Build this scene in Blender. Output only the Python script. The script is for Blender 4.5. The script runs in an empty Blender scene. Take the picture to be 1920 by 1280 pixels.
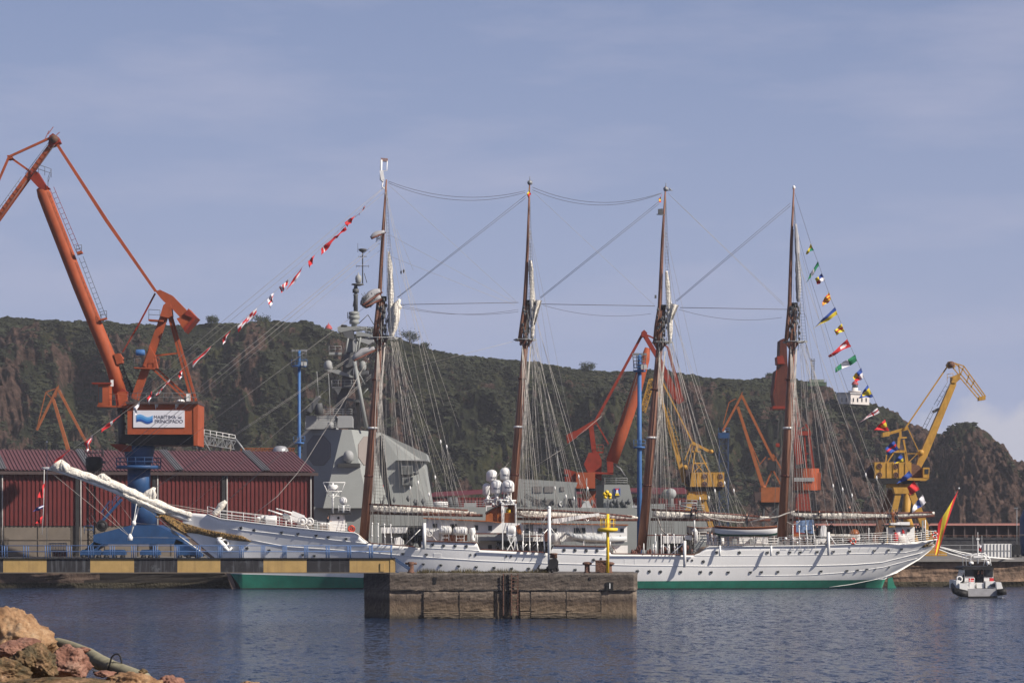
import bpy, bmesh, math, random
import numpy as np
from mathutils import Vector, Matrix

# ---------------------------------------------------------------- camera, world, sun, exposure
SC = bpy.context.scene
COL = SC.collection
FP = 5333.33      # focal length in pixels of the 1920 px wide photograph
CX, HY, CH = 960.0, 994.0, 7.5   # horizon line and camera height (m)
cam_d = bpy.data.cameras.new("camera")
cam = bpy.data.objects.new("camera", cam_d); COL.objects.link(cam)
cam.location = (0, 0, CH); cam.rotation_euler = (math.pi/2, 0, 0)
cam_d.lens = 100; cam_d.sensor_width = 36; cam_d.sensor_fit = 'HORIZONTAL'
cam_d.shift_y = (HY-640)/1920.0
cam_d.clip_start = 0.5; cam_d.clip_end = 20000
SC.camera = cam

HAZE_D = 0.00008
SUN_EL, SUN_AZ = 37.0, 61.5    # azimuth measured from behind the camera towards the right
SC.view_settings.view_transform = 'Standard'; SC.view_settings.look = 'None'
SC.view_settings.gamma = 1; SC.view_settings.exposure = 0.40
sv = Vector((math.cos(math.radians(SUN_EL))*math.sin(math.radians(SUN_AZ)),
             -math.cos(math.radians(SUN_EL))*math.cos(math.radians(SUN_AZ)), math.sin(math.radians(SUN_EL))))
sl = bpy.data.lights.new("sun", 'SUN'); sl.energy = 5.0; sl.angle = math.radians(0.6); sl.color = (1.0, 0.91, 0.80)
so = bpy.data.objects.new("sun", sl); COL.objects.link(so)
so.rotation_euler = sv.to_track_quat('Z', 'Y').to_euler(); so.location = (100, -50, 120)

W = bpy.data.worlds.new("World"); SC.world = W; W.use_nodes = True
nt = W.node_tree; nt.nodes.clear()
def wn(t, **k):
    n = nt.nodes.new(t)
    for a, b in k.items(): setattr(n, a, b)
    return n
wout = wn('ShaderNodeOutputWorld'); bg = wn('ShaderNodeBackground'); bg.inputs[1].default_value = 0.055
sky = wn('ShaderNodeTexSky', sky_type='NISHITA'); sky.sun_disc = False
sky.sun_elevation = math.radians(SUN_EL); sky.sun_rotation = math.atan2(sv.x, sv.y)
sky.air_density = 1.0; sky.dust_density = 1.0; sky.ozone_density = 3.0; sky.altitude = 0
tc = wn('ShaderNodeTexCoord')
mp = wn('ShaderNodeMapping'); mp.inputs['Scale'].default_value = (1, 1, 4.5)
nz = wn('ShaderNodeTexNoise'); nz.inputs['Scale'].default_value = 8.0; nz.inputs['Detail'].default_value = 7; nz.inputs['Roughness'].default_value = 0.55
cr = wn('ShaderNodeValToRGB'); cr.color_ramp.elements[0].position = 0.47; cr.color_ramp.elements[1].position = 0.68
cr.color_ramp.elements[1].color = (0.36, 0.36, 0.36, 1)
nt.links.new(tc.outputs['Generated'], mp.inputs[0]); nt.links.new(mp.outputs[0], nz.inputs['Vector']); nt.links.new(nz.outputs[0], cr.inputs[0])
# a cumulus bank low over the headland
dn = Vector(((1905-CX)/FP, 1, (HY-850)/FP)).normalized()
sub = wn('ShaderNodeVectorMath', operation='SUBTRACT'); sub.inputs[1].default_value = dn
nt.links.new(tc.outputs['Generated'], sub.inputs[0])
mp2 = wn('ShaderNodeMapping'); mp2.inputs['Scale'].default_value = (1/0.034, 0, 1/0.0165)
nt.links.new(sub.outputs[0], mp2.inputs[0])
ln = wn('ShaderNodeVectorMath', operation='LENGTH'); nt.links.new(mp2.outputs[0], ln.inputs[0])
nz2 = wn('ShaderNodeTexNoise'); nz2.inputs['Scale'].default_value = 90; nz2.inputs['Detail'].default_value = 6
nt.links.new(tc.outputs['Generated'], nz2.inputs['Vector'])
ma = wn('ShaderNodeMath', operation='MULTIPLY_ADD'); ma.inputs[1].default_value = 1.5
nt.links.new(nz2.outputs[0], ma.inputs[0]); nt.links.new(ln.outputs[1], ma.inputs[2])
cr2 = wn('ShaderNodeValToRGB'); cr2.color_ramp.elements[0].position = 0.0; cr2.color_ramp.elements[0].color = (0.75, .75, .75, 1)
cr2.color_ramp.elements[1].position = 1.0; cr2.color_ramp.elements[1].color = (0, 0, 0, 1)
mr = wn('ShaderNodeMapRange'); mr.inputs[1].default_value = 1.45; mr.inputs[2].default_value = 1.95
nt.links.new(ma.outputs[0], mr.inputs[0]); nt.links.new(mr.outputs[0], cr2.inputs[0])
tint = wn('ShaderNodeMix', data_type='RGBA', blend_type='MULTIPLY'); tint.inputs[0].default_value = 1.0
tint.inputs[7].default_value = (1.07, 0.92, 1.02, 1)
m1 = wn('ShaderNodeMix', data_type='RGBA'); m1.inputs[7].default_value = (6.6, 6.7, 8.7, 1)
m2 = wn('ShaderNodeMix', data_type='RGBA'); m2.inputs[7].default_value = (7.6, 7.6, 8.6, 1)
# pale haze band of the lower sky, thinning out with height
sepz = wn('ShaderNodeSeparateXYZ'); nt.links.new(tc.outputs['Generated'], sepz.inputs[0])
hb0 = wn('ShaderNodeMapRange', interpolation_type='SMOOTHSTEP'); hb0.inputs[1].default_value = 0.0; hb0.inputs[2].default_value = 0.42; hb0.inputs[3].default_value = 0.93; hb0.inputs[4].default_value = 0.0
nt.links.new(sepz.outputs[2], hb0.inputs[0])
hcr = wn('ShaderNodeValToRGB'); hcr.color_ramp.elements[0].position = 0.0; hcr.color_ramp.elements[0].color = (.475, .535, .755, 1); hcr.color_ramp.elements[1].position = 0.2; hcr.color_ramp.elements[1].color = (.365, .455, .735, 1)
nt.links.new(sepz.outputs[2], hcr.inputs[0])
hsc = wn('ShaderNodeVectorMath', operation='SCALE'); hsc.inputs[3].default_value = 11.2; nt.links.new(hcr.outputs[0], hsc.inputs[0])
m0 = wn('ShaderNodeMix', data_type='RGBA'); nt.links.new(hb0.outputs[0], m0.inputs[0]); nt.links.new(hsc.outputs[0], m0.inputs[7])
nt.links.new(sky.outputs[0], tint.inputs[6]); nt.links.new(tint.outputs[2], m0.inputs[6]); nt.links.new(m0.outputs[2], m1.inputs[6])
nt.links.new(cr.outputs[0], m1.inputs[0]); nt.links.new(cr2.outputs[0], m2.inputs[0])
nt.links.new(m1.outputs[2], m2.inputs[6]); nt.links.new(m2.outputs[2], bg.inputs[0]); nt.links.new(bg.outputs[0], wout.inputs[0])

# ---------------------------------------------------------------- helpers
def P(px, py, Y):
    """world point seen at pixel (px,py) of the photo when it stands Y metres away"""
    return Vector(((px-CX)/FP*Y, Y, CH-(py-HY)/FP*Y))
def interp(x, tab):
    if x <= tab[0][0]: return tab[0][1]
    for (a, b), (c, d) in zip(tab, tab[1:]):
        if x <= c: return b+(d-b)*(x-a)/(c-a) if c > a else d
    return tab[-1][1]

class MB:
    def __init__(s): s.v = []; s.f = []; s.m = []; s.s = []
    def add(s, vs, fs, m=0, sm=False):
        n = len(s.v); s.v += [Vector(v) for v in vs]
        for f in fs: s.f.append([i+n for i in f]); s.m.append(m); s.s.append(sm)
        return s
    def box(s, c, size, m=0, rz=0.0):
        c = Vector(c); x, y, z = [q/2 for q in size]; R = Matrix.Rotation(rz, 3, 'Z')
        vs = [c+R@Vector((a*x, b*y, d*z)) for d in (-1, 1) for a, b in ((-1, -1), (1, -1), (1, 1), (-1, 1))]
        return s.add(vs, [(3, 2, 1, 0), (4, 5, 6, 7), (0, 1, 5, 4), (1, 2, 6, 5), (2, 3, 7, 6), (3, 0, 4, 7)], m)
    def bar(s, a, b, w, h=None, m=0, w2=None, h2=None):
        a, b = Vector(a), Vector(b); h = h or w; w2 = w2 or w; h2 = h2 or h
        d = (b-a); 
        if d.length < 1e-6: return s
        d.normalize()
        ref = Vector((0, 1, 0)) if abs(d.y) < 0.9 else Vector((0, 0, 1))
        u = ref - d*ref.dot(d); u.normalize(); v = d.cross(u)   # u ~ depth axis, v in picture plane
        vs = []
        for p, ww, hh in ((a, w, h), (b, w2, h2)):
            for i, j in ((-1, -1), (1, -1), (1, 1), (-1, 1)): vs.append(p+v*(i*ww/2)+u*(j*hh/2))
        return s.add(vs, [(3, 2, 1, 0), (4, 5, 6, 7), (0, 1, 5, 4), (1, 2, 6, 5), (2, 3, 7, 6), (3, 0, 4, 7)], m)
    def tube(s, pts, r, n=8, m=0, cap=True, flat=None, sm=True):
        pts = [Vector(p) for p in pts]; k = len(pts)
        rs = r if isinstance(r, (list, tuple)) else [r]*k
        vs = []; fs = []; pu = None
        for i, p in enumerate(pts):
            d = (pts[min(i+1, k-1)]-pts[max(i-1, 0)])
            if d.length < 1e-9: d = Vector((0, 0, 1))
            d.normalize()
            if pu is None:
                ref = Vector((0, 1, 0)) if abs(d.y) < 0.9 else Vector((1, 0, 0)); u = ref-d*ref.dot(d)
            else: u = pu-d*pu.dot(d)
            u.normalize(); pu = u; v = d.cross(u)
            for j in range(n):
                a = 2*math.pi*(j+0.5)/n
                vs.append(p+(u*math.cos(a)*(flat or 1)+v*math.sin(a))*rs[i])
        for i in range(k-1):
            for j in range(n): fs.append((i*n+j, i*n+(j+1) % n, (i+1)*n+(j+1) % n, (i+1)*n+j))
        s.add(vs, fs, m, sm)
        if cap:
            b = len(s.v)-len(vs)
            s.f.append([b+j for j in range(n)][::-1]); s.m.append(m); s.s.append(False)
            s.f.append([b+(k-1)*n+j for j in range(n)]); s.m.append(m); s.s.append(False)
        return s
    def prism(s, poly, d, m=0):
        d = Vector(d); poly = [Vector(p) for p in poly]; n = len(poly)
        return s.add(poly+[p+d for p in poly], [tuple(range(n))[::-1], tuple(range(n, 2*n))] +
                     [(i, (i+1) % n, (i+1) % n+n, i+n) for i in range(n)], m)
    def pp(s, pix, Y, depth, m=0):
        """slab: pixel outline at distance Y, real thickness depth"""
        return s.prism([P(a, b, Y) for a, b in pix], (0, depth, 0), m)
    def lathe(s, c, prof, n=16, m=0, sm=True, axis='z'):
        c = Vector(c); vs = []; fs = []
        for r, z in prof:
            for j in range(n):
                a = 2*math.pi*j/n; q = Vector((r*math.cos(a), r*math.sin(a), z))
                if axis == 'y': q = Vector((q.x, q.z, q.y))
                if axis == 'x': q = Vector((q.z, q.x, q.y))
                vs.append(c+q)
        for i in range(len(prof)-1):
            for j in range(n): fs.append((i*n+j, i*n+(j+1) % n, (i+1)*n+(j+1) % n, (i+1)*n+j))
        fs.append(tuple(range(n))[::-1]); fs.append(tuple((len(prof)-1)*n+j for j in range(n)))
        return s.add(vs, fs, m, sm)
    def sphere(s, c, r, m=0, n=16, z0=-1.0, sz=1.0):
        prof = []
        for i in range(9):
            t = math.asin(z0)+(math.pi/2-math.asin(z0))*i/8
            prof.append((max(r*math.cos(t), 0.002), r*math.sin(t)*sz))
        return s.lathe(c, prof, n, m)
    def torus(s, c, R, r, m=0, n=20, axis='y'):
        c = Vector(c); pts = []
        for i in range(n+1):
            a = 2*math.pi*i/n
            pts.append(c+(Vector((R*math.cos(a), 0, R*math.sin(a))) if axis == 'y' else Vector((R*math.cos(a), R*math.sin(a), 0)) if axis == 'z' else Vector((0, R*math.cos(a), R*math.sin(a)))))
        return s.tube(pts, r, 6, m, cap=False)
    def rail(s, pts, h, r=0.03, step=1.5, n=2, m=0):
        """guard rail along a path: posts and n rails"""
        pts = [Vector(p) for p in pts]; up = Vector((0, 0, 1))
        for k in range(1, n+1): s.tube([p+up*(h*k/n) for p in pts], r, 5, m)
        for a, b in zip(pts, pts[1:]):
            q = max(1, int(round((b-a).length/step)))
            for i in range(q): p = a.lerp(b, i/q); s.tube([p, p+up*h], r, 5, m)
        s.tube([pts[-1], pts[-1]+up*h], r, 5, m)
        return s
    def ladder(s, a, b, w, r=0.03, step=0.4, m=0, side=None):
        a, b = Vector(a), Vector(b); d = (b-a).normalized()
        v = side or d.cross(Vector((0, 1, 0))).normalized()
        s.tube([a-v*w/2, b-v*w/2], r, 4, m); s.tube([a+v*w/2, b+v*w/2], r, 4, m)
        k = int((b-a).length/step)
        for i in range(1, k): p = a.lerp(b, i/k); s.tube([p-v*w/2, p+v*w/2], r*.8, 4, m)
        return s
    def truss(s, a, b, w, h, r, bays, m=0):
        a, b = Vector(a), Vector(b); d = (b-a).normalized()
        ref = Vector((0, 1, 0)); u = (ref-d*ref.dot(d)).normalized(); v = d.cross(u)
        co = [u*(i*h/2)+v*(j*w/2) for i, j in ((-1, -1), (1, -1), (1, 1), (-1, 1))]
        for c in co: s.bar(a+c, b+c, r, r, m)
        for i in range(bays):
            p, q = a.lerp(b, i/bays), a.lerp(b, (i+1)/bays)
            for j in range(4):
                c1, c2 = co[j], co[(j+1) % 4]
                s.bar(p+c1, p+c2, r*.6, r*.6, m); s.bar(*((p+c1, q+c2) if (i+j) % 2 else (p+c2, q+c1)), r*.6, r*.6, m)
        return s
    def build(s, name, mats, parent=None, loc=None):
        if not isinstance(mats, (list, tuple)): mats = [mats]
        me = bpy.data.meshes.new(name); V = s.v
        if loc is None:
            lo = Vector([min(v[i] for v in V) for i in range(3)]); hi = Vector([max(v[i] for v in V) for i in range(3)])
            loc = (lo+hi)/2
            if parent is None: loc.z = lo.z
        loc = Vector(loc)
        me.from_pydata([v-loc for v in V], [], s.f)
        for x in mats: me.materials.append(x)
        me.polygons.foreach_set('material_index', s.m); me.polygons.foreach_set('use_smooth', s.s)
        bm = bmesh.new(); bm.from_mesh(me); bmesh.ops.recalc_face_normals(bm, faces=bm.faces); bm.to_mesh(me); bm.free()
        o = bpy.data.objects.new(name, me); COL.objects.link(o)
        if parent is not None: o.parent = parent; o.location = loc-wloc(parent)
        else: o.location = loc
        return o
def wloc(o):
    l = Vector((0, 0, 0))
    while o is not None: l = l+o.location; o = o.parent
    return l
def tag(o, label=None, cat=None, group=None, kind=None):
    if label: o['label'] = label
    if cat: o['category'] = cat
    if group: o['group'] = group
    if kind: o['kind'] = kind
    return o
def thing(name, label, cat, loc, group=None):
    o = bpy.data.objects.new(name, None); COL.objects.link(o); o.location = loc; o.empty_display_size = 0.5
    return tag(o, label, cat, group)
def kids(o): return list(o.children)
def copy_tree(o, parent=None):
    ch = kids(o); c = o.copy(); COL.objects.link(c); c.parent = parent
    for k in ch: copy_tree(k, c)
    return c

# ---------------------------------------------------------------- materials
def mat(name, col, rough=0.6, metal=0.0, var=0.18, scale=1.2, col2=None, f2=0.0, streak=0.0, scol=(0.16, 0.07, 0.035), bump=0.0, bscale=8, sx=1.0, sz=1.0, fine=0.0):
    m = bpy.data.materials.new(name); m.use_nodes = True; t = m.node_tree; N = t.nodes; L = t.links
    b = N['Principled BSDF']; b.inputs['Roughness'].default_value = rough; b.inputs['Metallic'].default_value = metal; b.inputs['Specular IOR Level'].default_value = .25
    g = N.new('ShaderNodeNewGeometry'); mpn = N.new('ShaderNodeMapping'); mpn.inputs['Scale'].default_value = (sx, sx, sz)
    L.new(g.outputs['Position'], mpn.inputs[0])
    n1 = N.new('ShaderNodeTexNoise'); n1.inputs['Scale'].default_value = scale; n1.inputs['Detail'].default_value = 6; n1.inputs['Roughness'].default_value = 0.65
    L.new(mpn.outputs[0], n1.inputs['Vector'])
    r = N.new('ShaderNodeMapRange'); r.inputs[1].default_value = 0.3; r.inputs[2].default_value = 0.7; r.inputs[3].default_value = 1-var; r.inputs[4].default_value = 1+var
    L.new(n1.outputs[0], r.inputs[0])
    mx = N.new('ShaderNodeMix'); mx.data_type = 'RGBA'; mx.blend_type = 'MULTIPLY'; mx.inputs[0].default_value = 1; mx.inputs[6].default_value = (*col, 1)
    L.new(r.outputs[0], mx.inputs[7]); last = mx.outputs[2]
    if col2 is not None:
        n2 = N.new('ShaderNodeTexNoise'); n2.inputs['Scale'].default_value = scale*0.6; n2.inputs['Detail'].default_value = 8; n2.inputs['Roughness'].default_value = 0.7
        off = N.new('ShaderNodeVectorMath'); off.operation = 'ADD'; off.inputs[1].default_value = (37, 11, 5); L.new(mpn.outputs[0], off.inputs[0]); L.new(off.outputs[0], n2.inputs['Vector'])
        q = N.new('ShaderNodeMapRange'); q.inputs[1].default_value = 0.62-f2*.3; q.inputs[2].default_value = 0.72-f2*.2; L.new(n2.outputs[0], q.inputs[0])
        k = N.new('ShaderNodeMix'); k.data_type = 'RGBA'; k.inputs[7].default_value = (*col2, 1); L.new(last, k.inputs[6]); L.new(q.outputs[0], k.inputs[0]); last = k.outputs[2]
    if streak > 0:
        mp3 = N.new('ShaderNodeMapping'); mp3.inputs['Scale'].default_value = (2.2, 2.2, 0.16); L.new(g.outputs['Position'], mp3.inputs[0])
        n3 = N.new('ShaderNodeTexNoise'); n3.inputs['Scale'].default_value = 1.6; n3.inputs['Detail'].default_value = 5; L.new(mp3.outputs[0], n3.inputs['Vector'])
        q = N.new('ShaderNodeMapRange'); q.inputs[1].default_value = 0.52; q.inputs[2].default_value = 0.75; q.inputs[4].default_value = streak; L.new(n3.outputs[0], q.inputs[0])
        k = N.new('ShaderNodeMix'); k.data_type = 'RGBA'; k.inputs[7].default_value = (*scol, 1); L.new(last, k.inputs[6]); L.new(q.outputs[0], k.inputs[0]); last = k.outputs[2]
    L.new(last, b.inputs['Base Color'])
    if bump > 0:
        n4 = N.new('ShaderNodeTexNoise'); n4.inputs['Scale'].default_value = bscale; n4.inputs['Detail'].default_value = 8; L.new(mpn.outputs[0], n4.inputs['Vector'])
        bp = N.new('ShaderNodeBump'); bp.inputs['Strength'].default_value = bump; bp.inputs['Distance'].default_value = 0.3; L.new(n4.outputs[0], bp.inputs['Height']); L.new(bp.outputs[0], b.inputs['Normal'])
    return m
M = {}
M['orange'] = mat('orange_crane_paint', (0.29, 0.062, 0.022), .7, var=.2, scale=.5, streak=.55, scol=(0.2, .06, .035))
M['orange_dull'] = mat('dull_orange_paint', (0.26, 0.08, 0.025), .7, var=.2, streak=.4)
M['red_crane'] = mat('red_crane_paint', (0.20, 0.024, 0.011), .6, var=.2, streak=.4, scol=(.2, .03, .02))
M['yellow'] = mat('yellow_crane_paint', (0.42, 0.235, 0.045), .55, var=.2, streak=.55, scol=(.2, .1, .03))
M['ochre'] = mat('ochre_band_paint', (0.40, 0.27, 0.105), .75, var=.16, scale=1.0, streak=.5, scol=(.25, .17, .08))
M['buoy_yellow'] = mat('marker_yellow_paint', (0.75, 0.5, 0.03), .45, var=.08)
M['blue'] = mat('blue_crane_paint', (0.018, 0.06, 0.155), .5, var=.2, scale=.6, streak=.35, scol=(.03, .05, .1))
M['pole_blue'] = mat('blue_pole_paint', (0.045, 0.125, 0.30), .5, var=.12)
M['rail_blue'] = mat('pale_blue_rail_paint', (0.07, 0.13, 0.27), .5, var=.12)
M['white'] = mat('white_paint', (0.72, 0.72, 0.70), .42, var=.05, scale=.8)
M['hull_white'] = mat('white_hull_paint', (0.80, 0.80, 0.78), .38, var=.035, scale=.35, streak=.12, scol=(.5, .45, .38), bump=.04, bscale=.7)
M['hull_green'] = mat('green_boot_paint', (0.022, 0.17, 0.115), .6, var=.2, scale=.7, streak=.55, scol=(.05, .11, .085))
M['hull_dark'] = mat('dark_waterline_paint', (0.03, 0.022, 0.02), .7, var=.3)
M['green_trim'] = mat('green_paint', (0.01, 0.07, 0.04), .5)
M['navy_grey'] = mat('warship_grey_paint', (0.235, 0.25, 0.242), .6, var=.05, scale=.4, streak=.12, scol=(.2, .19, .17))
M['navy_light'] = mat('light_grey_paint', (0.28, 0.29, 0.29), .6, var=.05)
M['navy_dark'] = mat('dark_grey_gear', (0.09, 0.095, 0.1), .6, var=.15)
M['panel_grey'] = mat('radar_panel_grey', (0.15, 0.145, 0.14), .7, var=.05)
M['dark'] = mat('dark_gear', (0.02, 0.02, 0.022), .6, var=.3)
M['black_band'] = mat('worn_black_band', (0.028, 0.028, 0.032), .75, var=.2, scale=1.5, streak=.55, scol=(.16, .17, .19), col2=(.1, .11, .12), f2=.15)
M['glass'] = mat('dark_window_glass', (0.03, 0.035, 0.04), .15, var=.1)
M['wood'] = mat('varnished_mast_wood', (0.19, 0.092, 0.062), .5, var=.22, scale=1.4, sz=.12, streak=.4, scol=(.3, .17, .11))
M['spar'] = mat('dark_red_spar', (0.10, 0.036, 0.026), .5, var=.2)
M['teak'] = mat('varnished_deckhouse_wood', (0.27, 0.09, 0.03), .4, var=.25, scale=2, sz=.2)
M['deck'] = mat('teak_deck', (0.3, 0.22, 0.15), .7)
M['canvas'] = mat('furled_canvas', (0.66, 0.63, 0.56), .9, var=.16, scale=3.2, col2=(.34, .31, .27), f2=.3, bump=.6, bscale=5)
M['canvas_grey'] = mat('grey_canvas_cover', (0.33, 0.33, 0.34), .9, var=.15, scale=2)
M['stay_rope'] = mat('grey_stay_wire', (0.24, 0.23, 0.22), .9)
M['downpipe'] = mat('dull_downpipe', (.33, .32, .31), .7)
M['rope'] = mat('rope', (0.38, 0.36, 0.33), .9, var=.2)
M['rope_dark'] = mat('tarred_rope', (0.10, 0.095, 0.09), .9, var=.2)
M['steel'] = mat('galvanised_steel', (0.22, 0.23, 0.24), .5, metal=.3, var=.15)
M['gold'] = mat('gilded_carving', (0.26, 0.16, 0.055), .5, metal=.3, var=.6, scale=5, col2=(.035, .025, .015), f2=.6, bump=.9, bscale=6)
M['shed_red'] = mat('red_corrugated_sheet', (0.10, 0.016, 0.016), .6, var=.2, scale=.4, streak=.25, scol=(.2, .03, .03))
M['shed_roof'] = mat('red_roof_sheet', (0.12, 0.05, 0.055), .65, var=.12, scale=.3)
M['skylight'] = mat('grey_roof_strip', (0.12, 0.12, 0.125), .6, var=.15)
M['concrete'] = mat('concrete_wall', (0.135, 0.115, 0.095), .9, var=.15, scale=.5, streak=.35, scol=(.16, .13, .1))
M['rust'] = mat('rusty_iron', (0.13, 0.07, 0.05), .85, var=.4, scale=6, bump=.4)
M['flag_red'] = mat('red_flag_cloth', (0.52, 0.03, 0.035), .85, var=.1)
M['flag_white'] = mat('white_flag_cloth', (0.68, 0.66, 0.68), .85, var=.06)
M['flag_blue'] = mat('blue_flag_cloth', (0.03, 0.07, 0.28), .85, var=.1)
M['flag_yellow'] = mat('yellow_flag_cloth', (0.62, 0.48, 0.04), .85, var=.1)
M['flag_green'] = mat('green_flag_cloth', (0.02, 0.17, 0.08), .85, var=.1)
M['tarp_blue'] = mat('blue_tarpaulin', (0.16, 0.25, 0.42), .7, var=.12, scale=2)
M['skin'] = mat('skin', (0.42, 0.22, 0.15), .6, var=.05)
M['hair'] = mat('dark_hair', (0.02, 0.015, 0.012), .7, var=.1)
M['uniform_dark'] = mat('dark_overalls', (0.018, 0.02, 0.03), .85, var=.2)
M['uniform_white'] = mat('white_uniform', (0.72, 0.71, 0.72), .85, var=.05)
M['rubber'] = mat('black_rubber', (0.015, 0.015, 0.016), .6, var=.2)
M['orange_buoy'] = mat('orange_red_lifebuoy', (0.62, 0.09, 0.05), .6)
M['red_shade'] = mat('shaded_red_crane_paint', (0.075, 0.018, 0.012), .7, var=.2, streak=.4)  # darker copy of the crane red, the boom's shaded side put into the colour
M['pink_roof'] = mat('pinkish_fascia', (0.42, 0.20, 0.17), .7, var=.1)
M['dark_wall'] = mat('dark_brown_wall', (0.06, 0.042, 0.042), .8, var=.2)
M['leaf'] = mat('dark_green_leaves', (0.03, 0.042, 0.018), .8, var=.45, scale=1.5)
M['bark'] = mat('bark', (0.08, 0.06, 0.045), .9)

# ---------------------------------------------------------------- vector noise (numpy)
def vnoise(x, y, seed=0):
    xi = np.floor(x).astype(np.int64); yi = np.floor(y).astype(np.int64); fx = x-xi; fy = y-yi
    fx = fx*fx*fx*(fx*(fx*6-15)+10); fy = fy*fy*fy*(fy*(fy*6-15)+10)
    def h(a, b):
        n = (a*374761393+b*668265263+seed*1442695041) & 0xffffffff
        n = ((n ^ (n >> 13))*1274126177) & 0xffffffff; n = (n ^ (n >> 16)) & 0xffffffff
        return n/4294967295.0
    return (h(xi, yi)*(1-fx)+h(xi+1, yi)*fx)*(1-fy)+(h(xi, yi+1)*(1-fx)+h(xi+1, yi+1)*fx)*fy
def fbm(x, y, o=5, seed=0, rid=False):
    s = 0; a = 1.0; t = 0
    for i in range(o):
        n = vnoise(x, y, seed+i*17)
        if rid: n = 1-abs(2*n-1)
        s = s+n*a; t += a; a *= .52; x = x*2.03+11.3; y = y*2.03+5.7
    return s/t
def np_mesh(name, verts, faces, mats, smooth=True):
    me = bpy.data.meshes.new(name); nv, nf = len(verts), len(faces); k = faces.shape[1]
    me.vertices.add(nv); me.vertices.foreach_set('co', verts.astype(np.float32).ravel())
    me.loops.add(nf*k); me.loops.foreach_set('vertex_index', faces.astype(np.int32).ravel())
    me.polygons.add(nf); me.polygons.foreach_set('loop_start', (np.arange(nf)*k).astype(np.int32))
    me.polygons.foreach_set('use_smooth', np.full(nf, smooth)); me.update(calc_edges=True); me.validate()
    for m in mats: me.materials.append(m)
    o = bpy.data.objects.new(name, me); COL.objects.link(o)
    return o
# ================================================================ SETTING
def water_mat():
    m = bpy.data.materials.new('harbour_water'); m.use_nodes = True; t = m.node_tree; N = t.nodes; L = t.links
    b = N['Principled BSDF']; b.inputs['Base Color'].default_value = (0.01, 0.022, 0.05, 1)
    b.inputs['Roughness'].default_value = 0.12; b.inputs['IOR'].default_value = 1.33
    g = N.new('ShaderNodeNewGeometry')
    # wavelets: facet slopes read straight from noise, so they stay crisp at grazing angles
    acc = None
    for sc, amp, sx, sy, d in ((2.1, .66, 1.0, .40, 3), (0.6, .14, 1.0, .5, 2), (7.0, .6, 1.0, .6, 2)):
        mp = N.new('ShaderNodeMapping'); mp.inputs['Scale'].default_value = (sx, sy, 1); L.new(g.outputs['Position'], mp.inputs[0])
        n = N.new('ShaderNodeTexNoise'); n.inputs['Scale'].default_value = sc; n.inputs['Detail'].default_value = d; n.inputs['Roughness'].default_value = .6; L.new(mp.outputs[0], n.inputs['Vector'])
        su = N.new('ShaderNodeVectorMath'); su.operation = 'SUBTRACT'; su.inputs[1].default_value = (.5, .5, .5); L.new(n.outputs['Color'], su.inputs[0])
        ml = N.new('ShaderNodeVectorMath'); ml.operation = 'MULTIPLY'; ml.inputs[1].default_value = (amp*1.6, amp*3.2, 0); L.new(su.outputs[0], ml.inputs[0])
        if acc is None: acc = ml
        else:
            ad = N.new('ShaderNodeVectorMath'); L.new(acc.outputs[0], ad.inputs[0]); L.new(ml.outputs[0], ad.inputs[1]); acc = ad
    # gusts: calmer and rougher patches
    mp = N.new('ShaderNodeMapping'); mp.inputs['Scale'].default_value = (.012, .035, 1); L.new(g.outputs['Position'], mp.inputs[0])
    n = N.new('ShaderNodeTexNoise'); n.inputs['Scale'].default_value = 1.0; n.inputs['Detail'].default_value = 4; L.new(mp.outputs[0], n.inputs['Vector'])
    mr = N.new('ShaderNodeMapRange'); mr.inputs[1].default_value = .35; mr.inputs[2].default_value = .65; mr.inputs[3].default_value = .65; mr.inputs[4].default_value = 1.15; L.new(n.outputs[0], mr.inputs[0])
    sc_ = N.new('ShaderNodeVectorMath'); sc_.operation = 'SCALE'; L.new(acc.outputs[0], sc_.inputs[0]); L.new(mr.outputs[0], sc_.inputs[3])
    ad = N.new('ShaderNodeVectorMath'); ad.inputs[1].default_value = (0, 0, 1); L.new(sc_.outputs[0], ad.inputs[0])
    nm = N.new('ShaderNodeVectorMath'); nm.operation = 'NORMALIZE'; L.new(ad.outputs[0], nm.inputs[0]); L.new(nm.outputs[0], b.inputs['Normal'])
    return m
def sheet(name, pts, z, m, kind='structure'):
    b = MB().add([(x, y, z) for x, y in pts], [tuple(range(len(pts)))]); o = b.build(name, m); o['kind'] = kind; return o
sheet('water', [(-9000, -60), (9000, -60), (9000, 14000), (-9000, 14000)], 0.0, water_mat())

T = 0.07                                  # the quay and the schooner run slightly away to the right
def planeY(px, Y0, t=T): return Y0/(1-t*(px-CX)/FP)
def yq(x, Y0=376.0): return Y0+x*T
# mole: quay wall face + paved top
QZ = 3.7
M['asphalt'] = mat('mole_paving', (0.13, 0.125, 0.12), .9, var=.2, scale=.3)
M['quay_stone'] = mat('stained_quay_masonry', (0.20, 0.135, 0.095), .9, var=.35, scale=.5, col2=(.06, .045, .035), f2=.45, streak=.6, scol=(.05, .035, .028), bump=.8, bscale=1.5)
M['quay_weed'] = mat('weedy_tidal_masonry', (0.035, 0.03, 0.018), .8, var=.4, scale=1.2, bump=.8, bscale=3)
M['coping'] = mat('quay_coping', (0.2, 0.19, 0.18), .9, var=.15)
qb = MB(); x0, x1 = -260, 200
nx, nz_ = 230, 16
vs = []; fs = []
rnd = random.Random(3)
for j in range(nz_+1):
    for i in range(nx+1):
        x = x0+(x1-x0)*i/nx; z = -2+(QZ-0.35+2)*j/nz_
        n = float(fbm(np.array([x*.35]), np.array([z*1.1]), 4, 9)[0])
        vs.append((x, yq(x)-0.25+n*.9, z))
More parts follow.
